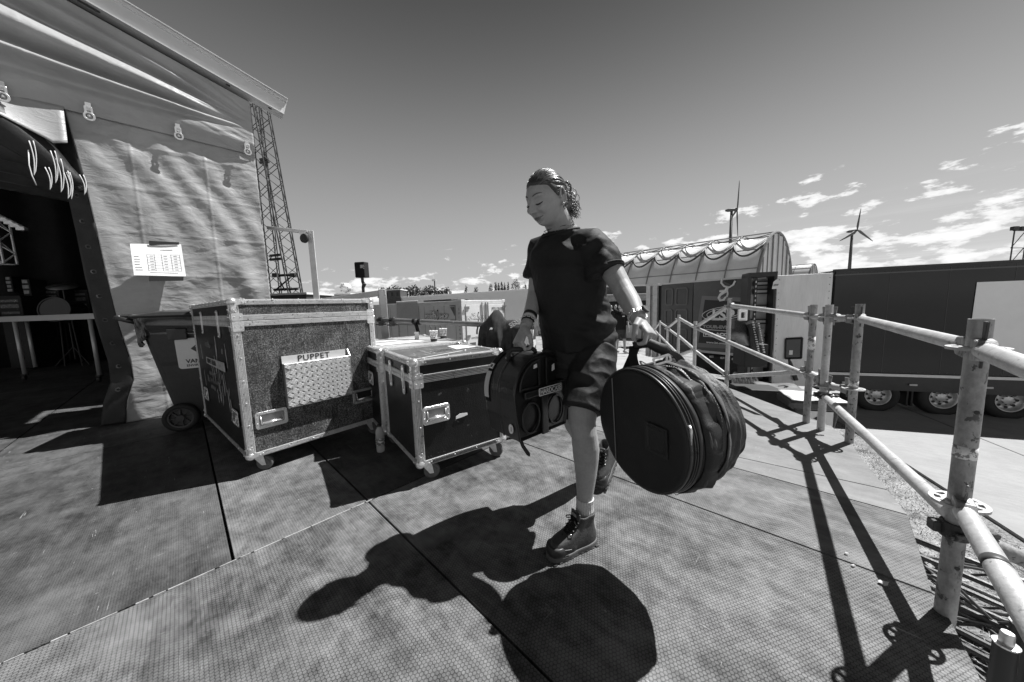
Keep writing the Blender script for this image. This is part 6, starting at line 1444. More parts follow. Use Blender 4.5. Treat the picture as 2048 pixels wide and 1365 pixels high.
def hand(mb, W_, K, back, thumb, curl=(55, 85, 60), s=1.0, spread=1.0, bar=None):
    "W_ wrist, K middle knuckle, back = outward normal of the hand's back, thumb = towards the thumb side"
    d = (K - W_).normalized(); n = (V(back) - d * V(back).dot(d)).normalized(); t_ = d.cross(n); t_ = t_ if t_.dot(V(thumb)) > 0 else -t_
    L = (K - W_).length; mb.loft([(W_ - d * .03, .024 * s, .018 * s, t_, n), (W_ + d * .01, .027 * s, .019 * s, t_, n), (W_ + d * L * .5, .037 * s, .017 * s, t_, n), (W_ + d * L * .85, .041 * s, .0155 * s, t_, n), (W_ + d * L * 1.02, .039 * s, .012 * s, t_, n)], 20)
    for i, (o_, ln, r0) in enumerate(((.031, .92, .0095), (.0105, 1.0, .0098), (-.0105, .95, .0092), (-.030, .78, .0082))):
        p = W_ + d * (L * (.97 - .035 * abs(i - 1.2))) + t_ * (o_ * s) - n * .001; a = 0; pts = [p - d * .02, p]; rr = [r0 * s * 1.05, r0 * s * 1.08]
        for seg_, (cl, sl) in enumerate(zip(curl, (.042, .026, .021))):
            a += rad(cl + (i - 1.5) * 3); dir_ = d * math.cos(a) - n * math.sin(a) + t_ * (.05 * spread * (1.5 - i) * (1 - seg_ * .3)); q_ = pts[-1] + dir_.normalized() * sl * ln * s
            pts += [pts[-1].lerp(q_, .5), q_]; rr += [r0 * s * (.98 - .1 * seg_), r0 * s * (1.0 - .12 * seg_)]
        rr[-1] *= .72; mb.path(pts, rr, 10)
    p = W_ + d * (L * .22) + t_ * .022 * s; q1 = p + (d * .55 + t_ * .70 - n * .35).normalized() * .036 * s; q2 = q1 + (d * .75 + t_ * .05 - n * .65).normalized() * .032 * s; q3 = q2 + (d * .35 - t_ * .45 - n * .8).normalized() * .024 * s
    mb.path([p - d * .01 - t_ * .01, p, q1, q1.lerp(q2, .5), q2, q3], [.016 * s, .0165 * s, .0125 * s, .0105 * s, .0112 * s, .0078 * s], 12)
mb = MB(); head_mesh(mb)
# ears
for sd in (1, -1):
    e0 = V((.071 * sd, -.010, -.002)); pts = []
    for k in range(15):
        a = rad(-100 + k * 21); pts.append(hp(e0.x + sd * (.010 + .004 * math.sin(a)), e0.y - .016 * math.cos(a + .2) * 1.0 - .004, e0.z + .031 * math.sin(a)))
    mb.path(pts, [.0045] * 13 + [.0042, .004], 8); mb.loft([(hp(e0.x - sd * .006, e0.y - .004, e0.z), .018, .028, HF, HU), (hp(e0.x + sd * .006, e0.y - .006, e0.z), .014, .026, HF, HU)], 14)
    mb.ball(hp(e0.x + sd * .006, e0.y + .004, e0.z - .030), .0075, 6)
NB = V(pp(1128, 468, 1.590)); mb.path([hp(0, -.022, -.02), hp(0, -.022, -.07), V(pp(1118, 450, 1.56)), NB, V(pp(1134, 492, 1.60))], [.060, .060, .062, .070, .10], 22)
# torso under the shirt
def T3(x, y, Y): return V(pp(x, y, Y))
mb.loft([(T3(1158, 735, 1.60), .145, .11, BLt, BFt), (T3(1156, 690, 1.60), .150, .115, BLt, BFt), (T3(1150, 630, 1.60), .125, .10, BLt, BFt), (T3(1142, 560, 1.59), .14, .105, BLt, BFt), (T3(1136, 500, 1.59), .155, .09, BLt, BFt), (T3(1130, 476, 1.59), .08, .06, BLt, BFt)], 24)
# her left arm (nearer) and her right arm
WL, KL = T3(1278, 640, 1.245), T3(1304, 672, 1.185)
mb.path([T3(1165, 492, 1.54), T3(1193, 492, 1.50), T3(1221, 537, 1.455), T3(1241, 572, 1.40), T3(1250, 588, 1.372), T3(1262, 608, 1.325), T3(1278, 640, 1.245)], [.05, .058, .050, .0435, .0435, .041, .027], 20)
WR, KR = T3(1051, 655, 1.510), T3(1035, 687, 1.475)
mb.path([T3(1100, 500, 1.63), T3(1078, 503, 1.66), T3(1075, 560, 1.66), T3(1071, 590, 1.645), T3(1063, 622, 1.585), T3(1051, 655, 1.510)], [.05, .052, .044, .040, .036, .025], 20)
hand(mb, WL, KL, (.55, -.30, .75), (-.75, -.5, -.1), (50, 80, 55)); hand(mb, WR, KR, (-.80, -.45, .25), (.2, -1, -.1), (60, 85, 60))
# legs: her left leg planted in front, right leg trailing
KN = T3(1164, 846, 1.365); AN = T3(1169, 1004, 1.362)
mb.path([T3(1186, 720, 1.54), T3(1176, 780, 1.44), T3(1165, 822, 1.38), KN, T3(1168, 868, 1.355), T3(1171, 892, 1.362), T3(1172, 915, 1.368), T3(1172, 950, 1.366), T3(1170, 985, 1.362), AN, V((.318, 1.365, .06))], [.09, .076, .064, .0585, .055, .0575, .0555, .046, .037, .034, .034], 24)
mb.path([T3(1126, 725, 1.64), T3(1136, 790, 1.66), T3(1152, 850, 1.70), T3(1170, 880, 1.76), T3(1186, 905, 1.84), T3(1205, 925, 1.90)], [.09, .078, .060, .058, .045, .034], 22)
body = mb.build('person', skin, remesh=.0028); tag(body, 'woman in black t-shirt and shorts striding over the deck with two drum cases', 'person'); ORG[body.name] = V((0, 0, 0))
# small features
mb = MB()
for sd in (1, -1):
    pts = []
    for k in range(9):
        x = sd * (.014 + .034 * k / 8); z = .035 + .008 * math.sin(k / 8 * 2.4) - .004 * (k / 8); d = V((x / .073, 0, z / .108)); d.y = math.sqrt(max(0.01, 1 - d.x ** 2 - d.z ** 2)); p = head_pt(d); pts.append(hp(p.x, p.y + .0005, p.z))
    mb.path(pts, [.0014, .0021, .0024, .0024, .0023, .0021, .0018, .0013, .0006], 6)
mb.build('eyebrows', mat('brow_brown', .09, .8), body, smooth=True)
mb = MB()
for sd in (1, -1):
    pts = []
    for k in range(9):
        f = k / 8; x = sd * (.018 + .027 * f); z = .0035 - .0045 * math.sin(f * math.pi) + .002 * f; d = V((x / .073, 0, z / .108)); d.y = math.sqrt(max(0.01, 1 - d.x ** 2 - d.z ** 2)); p = head_pt(d); pts.append(hp(p.x, p.y + .0006, p.z))
    mb.path(pts, [.0010, .0019, .0027, .0031, .0032, .0031, .0027, .0019, .0009], 6)
    for k in range(1, 9): mb.path([pts[k], pts[k] + HF * .006 - HU * .003 + HL * (sd * .002)], [.0009, .0003], 4)
mb.build('eyelashes', ink, body)
mb = MB(); pts = []
for k in range(13):
    x = -.029 + .058 * k / 12; z = -.053 + 7.5 * x * x; d = V((x / (.073 * .93), 0, z / .108)); d.y = math.sqrt(max(0.01, 1 - d.x ** 2 - d.z ** 2)); p = head_pt(d); pts.append(hp(p.x, p.y + .0012, p.z))
mb.path(pts, [.0008] + [.0019] * 11 + [.0014], 6); mb.build('mouth_line', mat('mouth_dark', .05, .5), body)
mb = MB()
for sg, r_ in ((1, .0030), (-1, .0036)):
    pts = []
    for k in range(11):
        x = -.021 + .042 * k / 10; z = -.053 + 7.5 * x * x + sg * (.0042 if sg > 0 else .0052) * (1 - (x / .023) ** 2); d = V((x / (.073 * .93), 0, z / .108)); d.y = math.sqrt(max(0.01, 1 - d.x ** 2 - d.z ** 2)); p = head_pt(d); pts.append(hp(p.x, p.y - .0008, p.z))
    mb.path(pts, [.0008] + [r_] * 9 + [.0008], 8)
mb.build('lips', mat('lip_skin', .15, .4), body, smooth=True)
# hair: scalp cap, combed strands, curls and bun
def scal(d, off):
    p = head_pt((d.x, d.y, d.z)); q = V((d.x * .073, d.y * .090, d.z * .108)); q = q if d.y > 0.2 else V((q.x, q.y * (1 - .30 * max(0, -d.z)), q.z)); n_ = d.normalized(); return q + n_ * off
def hairline(th):
    "lowest elevation (z of unit direction) of the hair at azimuth th (0 = forward)"
    a = abs(th); 
    if a < 1.05: return .66 - .10 * (a / 1.05)
    if a < 1.5: return .56 - .50 * sm(a, 1.05, 1.5)
    return .06 - .62 * sm(a, 1.55, 2.2)
mb = MB(); R_ = []
for i in range(30):
    r_ = []
    for j in range(72):
        th = 2 * math.pi * j / 72; th = th - 2 * math.pi if th > math.pi else th; zl = hairline(th); z = 1 - (1 - zl) * (i / 29) ** 1.0 if i else .9999
        rr_ = math.sqrt(max(0, 1 - z * z)); d = V((math.sin(th) * rr_, math.cos(th) * rr_, z)); r_.append(hp(*scal(d, .0065 * (1 - .8 * sm(i, 22, 29)) + .001)))
    R_.append(r_)
mb.rings(R_); cap_ = mb.build('hair', mat('hair_base', .03, .5, 0, .4, 40), body, smooth=True)
bunc = V((.012, -.118, -.020)); bund = V((.02, -.97, -.22)).normalized()
mb = MB()
for k in range(1150):
    th = random.uniform(-math.pi * .78, math.pi * .78); zl = hairline(th); z = zl + (random.random() ** 1.3) * (.97 - zl) if k % 3 else zl + random.uniform(0, .05)
    rr_ = math.sqrt(max(0, 1 - z * z)); a = V((math.sin(th) * rr_, math.cos(th) * rr_, z)); e = (bund + V((random.uniform(-.22, .22), 0, random.uniform(-.25, .22)))).normalized(); pts = []
    ang = a.angle(e); lift = random.uniform(.004, .0125)
    for i in range(13):
        f = i / 12 * .96; d = (a * math.sin((1 - f) * ang) + e * math.sin(f * ang)) / math.sin(ang); d.normalize(); d.z += .05 * math.sin(f * math.pi) ; d.normalize()
        pts.append(hp(*scal(d, .003 + lift * math.sin(min(1, f * 1.5) * math.pi / 2) + .0012 * math.sin(f * 9 + k))))
    r0 = random.uniform(.0008, .0018); mb.path(pts, [r0 * .4] + [r0] * 11 + [r0 * .6], 5)
for k in range(260):
    th = random.choice((-1, 1)) * random.uniform(.0, 1.7); zl = hairline(th) - random.uniform(.0, .03); rr_ = math.sqrt(max(0, 1 - zl * zl)); a = V((math.sin(th) * rr_, math.cos(th) * rr_, zl)); e = (bund + V((random.uniform(-.3, .3), 0, random.uniform(-.1, .4)))).normalized(); pts = []; ang = a.angle(e)
    for i in range(12):
        f = i / 11 * .9; d = (a * math.sin((1 - f) * ang) + e * math.sin(f * ang)) / math.sin(ang); d.normalize(); d.z += (.10 if abs(th) < 1.1 else .02) * math.sin(f * math.pi); d.normalize(); pts.append(hp(*scal(d, .0015 + .010 * math.sin(min(1, f * 1.4) * math.pi / 2))))
    r0 = random.uniform(.0005, .0012); mb.path(pts, [r0 * .3] + [r0] * 10 + [r0 * .5], 4)
mb.build('hair_strands', hairm, cap_, smooth=True)
mb = MB()
for k in range(230):        # loose bun below and behind the clip
    c = V((random.uniform(-.02, .035), random.uniform(-.135, -.10), random.uniform(-.095, -.005))); R1 = random.uniform(.010, .024); ax = V((random.uniform(-1, 1), random.uniform(-.6, .6), random.uniform(-.8, .8))).normalized(); x, y = ortho(ax); a0 = random.uniform(0, 6); n_ = random.randint(8, 15); r0 = random.uniform(.0008, .0018)
    mb.path([hp(*(c + x * (R1 * math.cos(a0 + i * .42)) + y * (R1 * math.sin(a0 + i * .42)) + ax * (.0016 * i))) for i in range(n_)], r0, 5)
for k in range(46):          # hanging ends
    p = V((random.uniform(-.02, .05), random.uniform(-.14, -.095), random.uniform(-.085, -.03))); pts = [p]; v_ = V((random.uniform(-.004, .006), random.uniform(-.008, .001), -.009))
    ph_ = random.uniform(0, 6); rc = random.uniform(.003, .008)
    for i in range(15): pts.append(p + V((rc * math.sin(ph_ + i * .55) * .8, -.0012 * i + rc * math.cos(ph_ + i * .55), -.0034 * i)))
    mb.path([hp(*q) for q in pts[1:]], [random.uniform(.0007, .0014)] * 14 + [.0004], 5)
mb.ball(hp(.008, -.106, -.046), .036, 10, (1, 1, 1.3)); mb.build('bun', hairm, cap_, smooth=True)
mb = MB()
for (p, vs) in ((V((.03, -.15, -.03)), [(.0, -.008, .004), (.004, -.008, -.004), (.003, -.004, -.008), (0, .0, -.009), (-.002, .006, -.008), (0, .008, -.002), (0, .005, .004)]), (V((.03, -.14, -.06)), [(.002, -.009, .003), (.002, -.009, -.001), (0, -.006, -.007), (0, .002, -.008), (0, .006, -.003)]), (V((.045, .02, .005)), [(.008, .002, -.006), (.002, .003, -.008), (0, .001, -.009), (-.001, -.002, -.006)])):
    pts = [p]
    for q in vs: pts.append(pts[-1] + V(q))
    mb.path([hp(*q) for q in pts], .0008, 5); mb.path([hp(*(q + V((.004, .003, .004 * math.sin(i)))))for i, q in enumerate(pts)], .0006, 5)
for k in range(70):   # flyaways on the crown
    th = random.uniform(-2.4, 2.4); z = random.uniform(.7, .98); rr_ = math.sqrt(1 - z * z); d = V((math.sin(th) * rr_, math.cos(th) * rr_, z)); t2_ = (bund - d * bund.dot(d)).normalized()
    mb.path([hp(*(scal(d, .008) + t2_ * (.010 * i) - d * (.0012 * i * i) + d * (.004 * math.sin(i * .8)))) for i in range(5)], .0003, 4)
mb.build('loose_curl', hairm, cap_)
mb = MB(); c = V((.006, -.125, .018))
for sd in (-1, 1):
    mb.path([hp(c.x + sd * .004, c.y + .01, c.z + .022), hp(c.x + sd * .012, c.y - .014, c.z + .014), hp(c.x + sd * .016, c.y - .022, c.z - .002), hp(c.x + sd * .014, c.y - .018, c.z - .020), hp(c.x + sd * .010, c.y - .002, c.z - .032)], [.004, .0055, .006, .005, .003], 8)
    for k in range(4): mb.path([hp(c.x + sd * .015, c.y - .02 + .006 * k, c.z + .012 - .011 * k), hp(c.x + sd * .024, c.y + .0 + .004 * k, c.z + .010 - .011 * k)], [.003, .0015], 6)
mb.build('hair_clip', mat('tortoise_clip', .015, .12, spec=.8), cap_, smooth=True)
mb = MB(); mb.path([hp(.081, -.005, -.036), hp(.083, .001, -.042), hp(.083, .0, -.050), hp(.081, -.006, -.053), hp(.079, -.009, -.046)], .0016, 6); mb.build('earring', dark_steel, body, smooth=True)
mb = MB(); pts = []
for k in range(44):
    a = 2 * math.pi * k / 43; pts.append(V(pp(1118, 457, 1.560)) + BLt * (.070 * math.cos(a)) + BFt * (.068 * math.sin(a)) + V((0, 0, -.010 * math.sin(a) - .010 * math.cos(a) * -1)))
mb.path(pts, [.0009 + .0010 * (k % 2) for k in range(44)], 6); mb.build('necklace', dark_steel, body)
# t-shirt
tee = mat('black_jersey', .009, .72, 0, .25, 6, .15, 380, spec=.35)
mb = MB()
mb.loft([(T3(1156, 655, 1.60), .150, .115, BLt, BFt), (T3(1157, 695, 1.60), .166, .130, BLt, BFt), (T3(1157, 697, 1.60), .176, .142, BLt, BFt), (T3(1153, 660, 1.60), .176, .150, BLt, BFt), (T3(1146, 620, 1.60), .171, .145, BLt, BFt), (T3(1139, 580, 1.60), .172, .142, BLt, BFt), (T3(1135, 540, 1.59), .176, .138, BLt, BFt), (T3(1133, 505, 1.59), .178, .118, BLt, BFt), (T3(1131, 489, 1.59), .152, .100, BLt, BFt), (T3(1128, 477, 1.588), .118, .086, BLt, BFt), (T3(1122, 466, 1.575), .090, .078, BLt, BFt), (T3(1122, 472, 1.575), .076, .064, BLt, BFt)], 40)
def sleeve(mb, pts, rr, wt=.006):
    pts = [V(p) for p in pts]; end, prev = pts[-1], pts[-2]; d = (end - prev).normalized(); mb.path(pts + [end + d * .001, end - d * .008, end - d * .035], list(rr) + [rr[-1] - wt * .3, rr[-1] - wt, rr[-1] * .55], 26)
sleeve(mb, [T3(1150, 490, 1.55), T3(1178, 492, 1.52), T3(1192, 512, 1.49), T3(1203, 534, 1.465), T3(1210, 549, 1.45)], [.070, .083, .085, .087, .089])
sleeve(mb, [T3(1105, 492, 1.62), T3(1084, 497, 1.655), T3(1078, 530, 1.665), T3(1075, 557, 1.665)], [.066, .070, .070, .071])
ts = mb.build('t_shirt', tee, body, remesh=.0045)
def tfold(p, n):
    q = p - T3(1150, 600, 1.60); a, b, z = q.dot(BLt), q.dot(BFt), q.z
    d = .012 * (1 - abs(noise.noise(V((a * 5 + z * 3, b * 4, z * 7 - a * 4)))) * 2.6) * (.35 + .65 * sm(abs(z - .05), 0, .2))
    d += .010 * math.exp(-((z + .12) / .09) ** 2) * math.sin(z * 75 + a * 16 + 3 * noise.noise(q * 6)) * sm(a, -.04, .12) + .007 * abs(noise.noise(V((a * 14, b * 9, z * 30 + a * 10)))) * sm(a, -.05, .1)
    d += .009 * math.sin((a * 38 - z * 26)) * math.exp(-((a - .15) / .07) ** 2 - ((z - .20) / .08) ** 2)
    d += .016 * math.exp(-((a - .135) / .035) ** 2 - ((z - .245) / .03) ** 2) - .014 * math.exp(-((a - .175) / .022) ** 2 - ((z - .20) / .05) ** 2)
    return d * (1 - sm(z, .22, .33)) + .0012 * noise.noise(p * 60)
displace(ts, tfold)
mb = MB(); pts = []
for k in range(41):
    a = 2 * math.pi * k / 40; pts.append(T3(1121, 466, 1.575) + BLt * (.086 * math.cos(a)) + BFt * (.075 * math.sin(a)) + V((0, 0, -.012 * math.sin(a) + .012 * math.cos(a))))
mb.path(pts, .0062, 8); mb.build('collar', tee, ts, smooth=True)
for (c, d_, r_) in ((T3(1210, 549, 1.45), (T3(1210, 549, 1.45) - T3(1203, 534, 1.465)), .0895), (T3(1075, 557, 1.665), (T3(1075, 557, 1.665) - T3(1078, 530, 1.665)), .072)):
    x, y = ortho(d_); mb = MB(); mb.path([c - d_.normalized() * .010 + x * (r_ * math.cos(k * .1571)) + y * (r_ * math.sin(k * .1571)) for k in range(41)], .0035, 6); mb.build('sleeve_hem', tee, ts, smooth=True)
# shorts
shm = mat('black_work_shorts', .010, .65, 0, .3, 8, .2, 240, spec=.4)
mb = MB(); mb.loft([(T3(1156, 662, 1.60), .135, .105, BLt, BFt), (T3(1157, 690, 1.60), .160, .128, BLt, BFt), (T3(1158, 718, 1.60), .170, .135, BLt, BFt), (T3(1158, 748, 1.58), .150, .12, BLt, BFt)], 30)
sleeve(mb, [T3(1188, 700, 1.55), T3(1184, 735, 1.50), T3(1174, 780, 1.435), T3(1164, 815, 1.388), T3(1163, 820, 1.382)], [.10, .104, .092, .080, .081])
sleeve(mb, [T3(1124, 700, 1.64), T3(1124, 740, 1.65), T3(1132, 790, 1.665), T3(1139, 816, 1.67), T3(1140, 822, 1.672)], [.095, .100, .094, .092, .093])
sh = mb.build('shorts', shm, body, remesh=.0045)
displace(sh, lambda p, n: .009 * (1 - abs(noise.noise(V((p.x * 9 + p.z * 6, p.y * 8, p.z * 13)))) * 2.4) + .001 * noise.noise(p * 60))
# cargo pocket and side panel, its pale grey painted in for sun on the shorts
mb = MB(); c = T3(1204, 760, 1.455)
mb.loft([(T3(1206, 725, 1.49), .020, .05, BLt, BFt), (T3(1203, 765, 1.45), .028, .062, BLt, BFt), (T3(1197, 790, 1.42), .022, .055, BLt, BFt)], 14); pk = mb.build('cargo_pocket', shm, sh, remesh=.004)
side = mat('sunlit_side_panel', .22, .75, 0, .25, 12, .2, 200)
mb = MB(); mb.loft([(T3(1222, 655, 1.58), .012, .055, BLt, BFt), (T3(1226, 690, 1.58), .018, .062, BLt, BFt), (T3(1222, 735, 1.56), .020, .060, BLt, BFt), (T3(1214, 765, 1.53), .014, .045, BLt, BFt)], 16)
sp_ = mb.build('side_panel', side, sh, remesh=.004); displace(sp_, lambda p, n: .006 * noise.noise(V((p.x * 14, p.y * 14, p.z * 26))))
# boots and socks
bootm = mat('dark_nubuck', .050, .6, 0, .35, 14, .25, 120, spec=.4); solem = mat('boot_sole', .09, .6, 0, .3, 20); toem = mat('boot_rubber', .035, .45, 0, .3, 20)
def boot(O, fwd, upv, s, label=None, collar=.165):
    F_ = V(fwd).normalized(); U_ = V(upv); U_ = (U_ - F_ * U_.dot(F_)).normalized(); S_ = U_.cross(F_); O = V(O)
    def q(x, y, z): return O + (F_ * x + S_ * y + U_ * z) * s
    def ring(xc, hl, hw, z, tilt=0., n=36, toe=1.):
        r_ = []
        for j in range(n):
            th = 2 * math.pi * j / n; cx = math.cos(th); sy = math.sin(th); e = .72
            X = math.copysign(abs(cx) ** e, cx); Y_ = math.copysign(abs(sy) ** e, sy); w_ = hw * (1 + .13 * (X > 0) * X - .0 ) * (1 - .12 * math.exp(-((X + .1) / .35) ** 2) * toe); r_.append(q(xc + hl * X, w_ * Y_, z + tilt * X * hl))
        return r_
    mb = MB(); mb.rings([ring(.0, .132, .043, .022), ring(.0, .136, .046, .040), ring(-.001, .134, .046, .060), ring(-.008, .122, .044, .080), ring(-.028, .098, .041, .096), ring(-.048, .074, .038, .112), ring(-.062, .058, .037, .130), ring(-.070, .052, .038, .150), ring(-.073, .053, .041, collar), ring(-.073, .046, .034, collar + .006), ring(-.072, .034, .024, collar - .03)])
    up_ = mb.build('boot', bootm, body, remesh=.0035)
    if label: up_['label'] = label
    mb = MB(); mb.rings([ring(.002, .138, .048, .0), ring(.002, .142, .050, .006), ring(.002, .142, .050, .020), ring(.0, .138, .048, .028)])
    so_ = mb.build('sole', solem, up_, bevel=.002, seg=1); mb = MB()
    for k in range(9):
        x = -.125 + k * .031
        for sd in (-1, 1): mb.obox(q(x, sd * (.0405 + .004 * (x > 0)) - .006, -.0035), F_ * .017 * s, S_ * .012 * s, U_ * .010 * s)
    mb.build('tread_block', toem, so_, bevel=.001, seg=1)
    mb = MB(); mb.rings([ring(.062, .078, .0475, .026), ring(.062, .080, .050, .040), ring(.060, .078, .0492, .056), ring(.075, .058, .044, .068)]); tc_ = mb.build('toe_cap', toem, up_, remesh=.004)
    mb = MB(); pts = [q(-.125 + .0, .0, .05)]; 
    mb.path([q(.100 * math.cos(a) * 1.0 + .035, .050 * math.sin(a), .050 + .014 * math.cos(a)) for a in [-1.5 + k * .2 for k in range(16)]], .0016 * s, 5); mb.build('welt_seam', mat('pale_seam', .08, .5), up_)
    mb = MB(); mb.loft([(q(-.004, 0, .118), .030 * s, .006 * s, S_, F_), (q(-.018, 0, .150), .034 * s, .008 * s, S_, F_), (q(-.022, 0, .188), .036 * s, .007 * s, S_, F_)], 14); tg = mb.build('tongue', toem, up_, smooth=True)
    mb = MB(); mb.obox(q(-.012, -.016, .170), S_ * .032 * s, F_ * .003 * s, U_ * .014 * s); mb.build('tongue_tag', mat('tag_grey', .3, .6), tg)
    mb = MB()
    for k in range(6):
        x0, z0_ = .052 - k * .0135, .092 + k * .0135; mb.path([q(x0, -.026, z0_ - .006), q(x0 + .006, 0, z0_ + .006), q(x0 - .010, .026, z0_ + .006)], .0026 * s, 6); mb.path([q(x0, .026, z0_ - .006), q(x0 + .007, 0, z0_ + .007), q(x0 - .010, -.026, z0_ + .006)], .0026 * s, 6)
    for sd in (-1, 1): mb.path([q(-.012, 0, .168), q(.004, sd * .016, .172), q(.012, sd * .036, .160), q(.006, sd * .042, .145), q(-.002, sd * .030, .148), q(-.008, sd * .008, .164)], .0026 * s, 6); mb.path([q(-.010, 0, .166), q(.016, sd * .012, .140), q(.026, sd * .020, .118)], .0024 * s, 6)
    mb.build('laces', blackcloth, up_, smooth=True)
    mb = MB()
    for k in range(5):
        for sd in (-1, 1): mb.ball(q(.046 - k * .0145, sd * .030, .092 + k * .0150), .0038 * s, 4)
    mb.build('eyelets', chrome, up_)
    return up_
f1_ = V((-.90, -.44, 0)).normalized(); heel = V(pz(1190, 1082)); boot(heel + f1_ * .118 + V((-.004, .004, 0)), f1_, (0, 0, 1), .90)
f2_ = V((-.50, -.62, -.42)).normalized(); toe_ = V(pz(1197, 985)); boot(V((toe_.x, toe_.y, .0)) - f2_ * .125 + V((.012, .02, .012)), f2_, V((.1, .25, 1)), .90)
sock = mat('ribbed_sock', .50, .85, 0, .1, 20, .3, 150)
def sockt(a, b, r, n=44):
    a, b = V(a), V(b); d = b - a; x, y = ortho(d); mb = MB(); R_ = []
    for i in range(8): c = a + d * i / 7; R_.append([c + (x * math.cos(2 * math.pi * j / n) + y * math.sin(2 * math.pi * j / n)) * (r + .0014 * (j % 2) + .001 * math.sin(i * 2)) for j in range(n)])
    mb.rings(R_); return mb.build('sock', sock, body)
sockt(T3(1169, 1050, 1.362), T3(1170, 996, 1.362), .0375); sockt(T3(1212, 935, 1.915), T3(1197, 908, 1.865), .043)
# wristbands, watch
def band(c, d, r, h, m_, name, n=28, sq=1.):
    mb = MB(); d = V(d).normalized(); mb.lathe([(r, -h / 2), (r + .002, -h / 2), (r + .002, h / 2), (r, h / 2)], c, d, n, closed=True); return mb.build(name, m_, body, smooth=False)
dR = (WR - T3(1063, 622, 1.585)).normalized(); band(T3(1060, 632, 1.56), dR, .0325, .016, ink, 'wristband'); 
for k, (mm, f) in enumerate(((mat('band_pale', .6, .6), .25), (blackcloth, .5), (mat('band_mid', .35, .6), .8))):
    band(T3(1060, 632, 1.56).lerp(WR, f), dR, .0305 - .0015 * k, .012, mm, 'wristband')
bs = T3(1056, 640, 1.545)
mb = MB()
for k in range(10):
    a = k * 2 * math.pi / 10; x, y = ortho(dR); c = T3(1058, 638, 1.55); q = c + (x * math.cos(a) + y * math.sin(a)) * .033; mb.frame(rrect(-.008, -.010, .008, .010, .001, 1), rrect(-.006, -.008, .006, .008, .001, 1), q + dR * .008, (x * -math.sin(a) + y * math.cos(a)), dR, (x * math.cos(a) + y * math.sin(a)) * .002)
mb.build('bracelet', mat('bracelet_pale', .7, .4), body)
mb = MB()
for (a, b) in (((1068, 640, 1.52), (1076, 662, 1.52)), ((1066, 645, 1.52), (1072, 672, 1.51)), ((1070, 640, 1.53), (1066, 680, 1.51))): mb.obox(T3(*a), T3(*b) - T3(*a), V((.012, 0, .002)), V((0, .0012, 0)))
mb.build('pass_ribbon', mat('ribbon_pale', .6, .6, 0, .5, 40), body)
dL = (WL - T3(1262, 608, 1.325)).normalized(); x, y = ortho(dL); c = T3(1275, 633, 1.262); mb = MB()
for k in range(22):
    a = 2 * math.pi * k / 22; e = (x * math.cos(a) + y * math.sin(a)); tg_ = (y * math.cos(a) - x * math.sin(a)); mb.obox(c + e * .0335 - tg_ * .0040 - dL * .009, tg_ * .0080, dL * .018, e * .004)
wt_ = mb.build('watch', chrome, body, bevel=.001, seg=1); mb = MB(); e = V((.5, -.4, .7)); e = (e - dL * e.dot(dL)).normalized(); mb.lathe([(.001, .036), (.0165, .036), (.0175, .040), (.0165, .046), (.001, .046)], c, e, 24); mb.build('watch_case', dark_steel, wt_)
# ------------------------------------------------------------------ soft drum bag in her left hand
nyl = mat('black_nylon_bag', .010, .6, 0, .35, 7, .22, 190, spec=.45); web = mat('webbing', .075, .8, 0, .35, 60, .4, 260, stretch=(1, 1, 1)); zipm = mat('zip_tape', .03, .5, 0, .3, 60)
AX = V((.940, .330, .0)); AX = V((.925, .355, .06)).normalized(); bgF = V(pp(1278, 859, 1.10)); SX = V((AX.y, -AX.x, 0)).normalized(); SZ = SX.cross(AX); SZ = SZ if SZ.z > 0 else -SZ; Rb = .211; Lb = .235
bagt = thing('drum_bag', 'large round soft drum bag with wrinkled sides, carried by the striding woman', 'drum bag', V((bgF.x + .1, bgF.y + .05, bgF.z - Rb)))
def bagp(a, th, r): return bgF + AX * a + (SX * math.cos(th) + SZ * math.sin(th)) * r
def bagr(a, th):
    t_ = a / Lb; s_ = math.sin(th); r = Rb * (1 + .05 * math.sin(math.pi * min(1, max(0, t_))) - .05 * max(0, t_ - .2))
    r *= 1 + .035 * (1 - abs(noise.noise(V((math.cos(th) * 1.6, math.sin(th) * 1.6, a * 24)))) * 2.4) * sm(t_, .1, .35)
    r += .006 * math.sin(a * 110 + 2.2 * noise.noise(V((math.cos(th) * 1.5, math.sin(th) * 1.5, 3))) * 2) * sm(t_, .15, .3) * (.5 + .5 * max(0, s_ * .8 + .3))
    q3 = V((math.cos(th + a * 3) * .8, math.sin(th + a * 3) * .8, a * 30)); r += sm(t_, .1, .3) * (.022 * abs(noise.noise(q3 * .9)) + .014 * abs(noise.noise(q3 * 2.1 + V((3, 2, 5)))) + .0045 * abs(noise.noise(q3 * 5)) - .008)
    r += .014 * max(0, s_) ** 4 * math.sin(a * 40 + 1) - .010 * max(0, s_) ** 6
    return r
mb = MB(); R_ = []
ns = 240
for i in range(61):
    a = Lb * i / 60; R_.append([bagp(a, 2 * math.pi * j / ns, bagr(a, 2 * math.pi * j / ns)) for j in range(ns)])
for f in (.93, .75, .4, .05): R_.append([bagp(Lb + .012 * (1 - f), 2 * math.pi * j / ns, bagr(Lb, 2 * math.pi * j / ns) * f) for j in range(ns)])
mb.rings(R_, True, True); sd_ = mb.build('bag_side', mat('sunlit_nylon_side', .045, .55, 0, .45, 7, .3, 150, spec=.5), bagt, smooth=True)  # same nylon as the face, sunlight on the sides painted in as lighter colour
mb = MB(); R_ = []
for f, o_ in ((1.0, .004), (1.004, -.004), (.985, -.011), (.93, -.014), (.6, -.012), (.3, -.010), (.02, -.010)): R_.append([bagp(o_ + .003 * noise.noise(V((f * math.cos(2 * math.pi * j / 96) * 3, f * math.sin(2 * math.pi * j / 96) * 3, 2))), 2 * math.pi * j / 96, Rb * f) for j in range(96)])
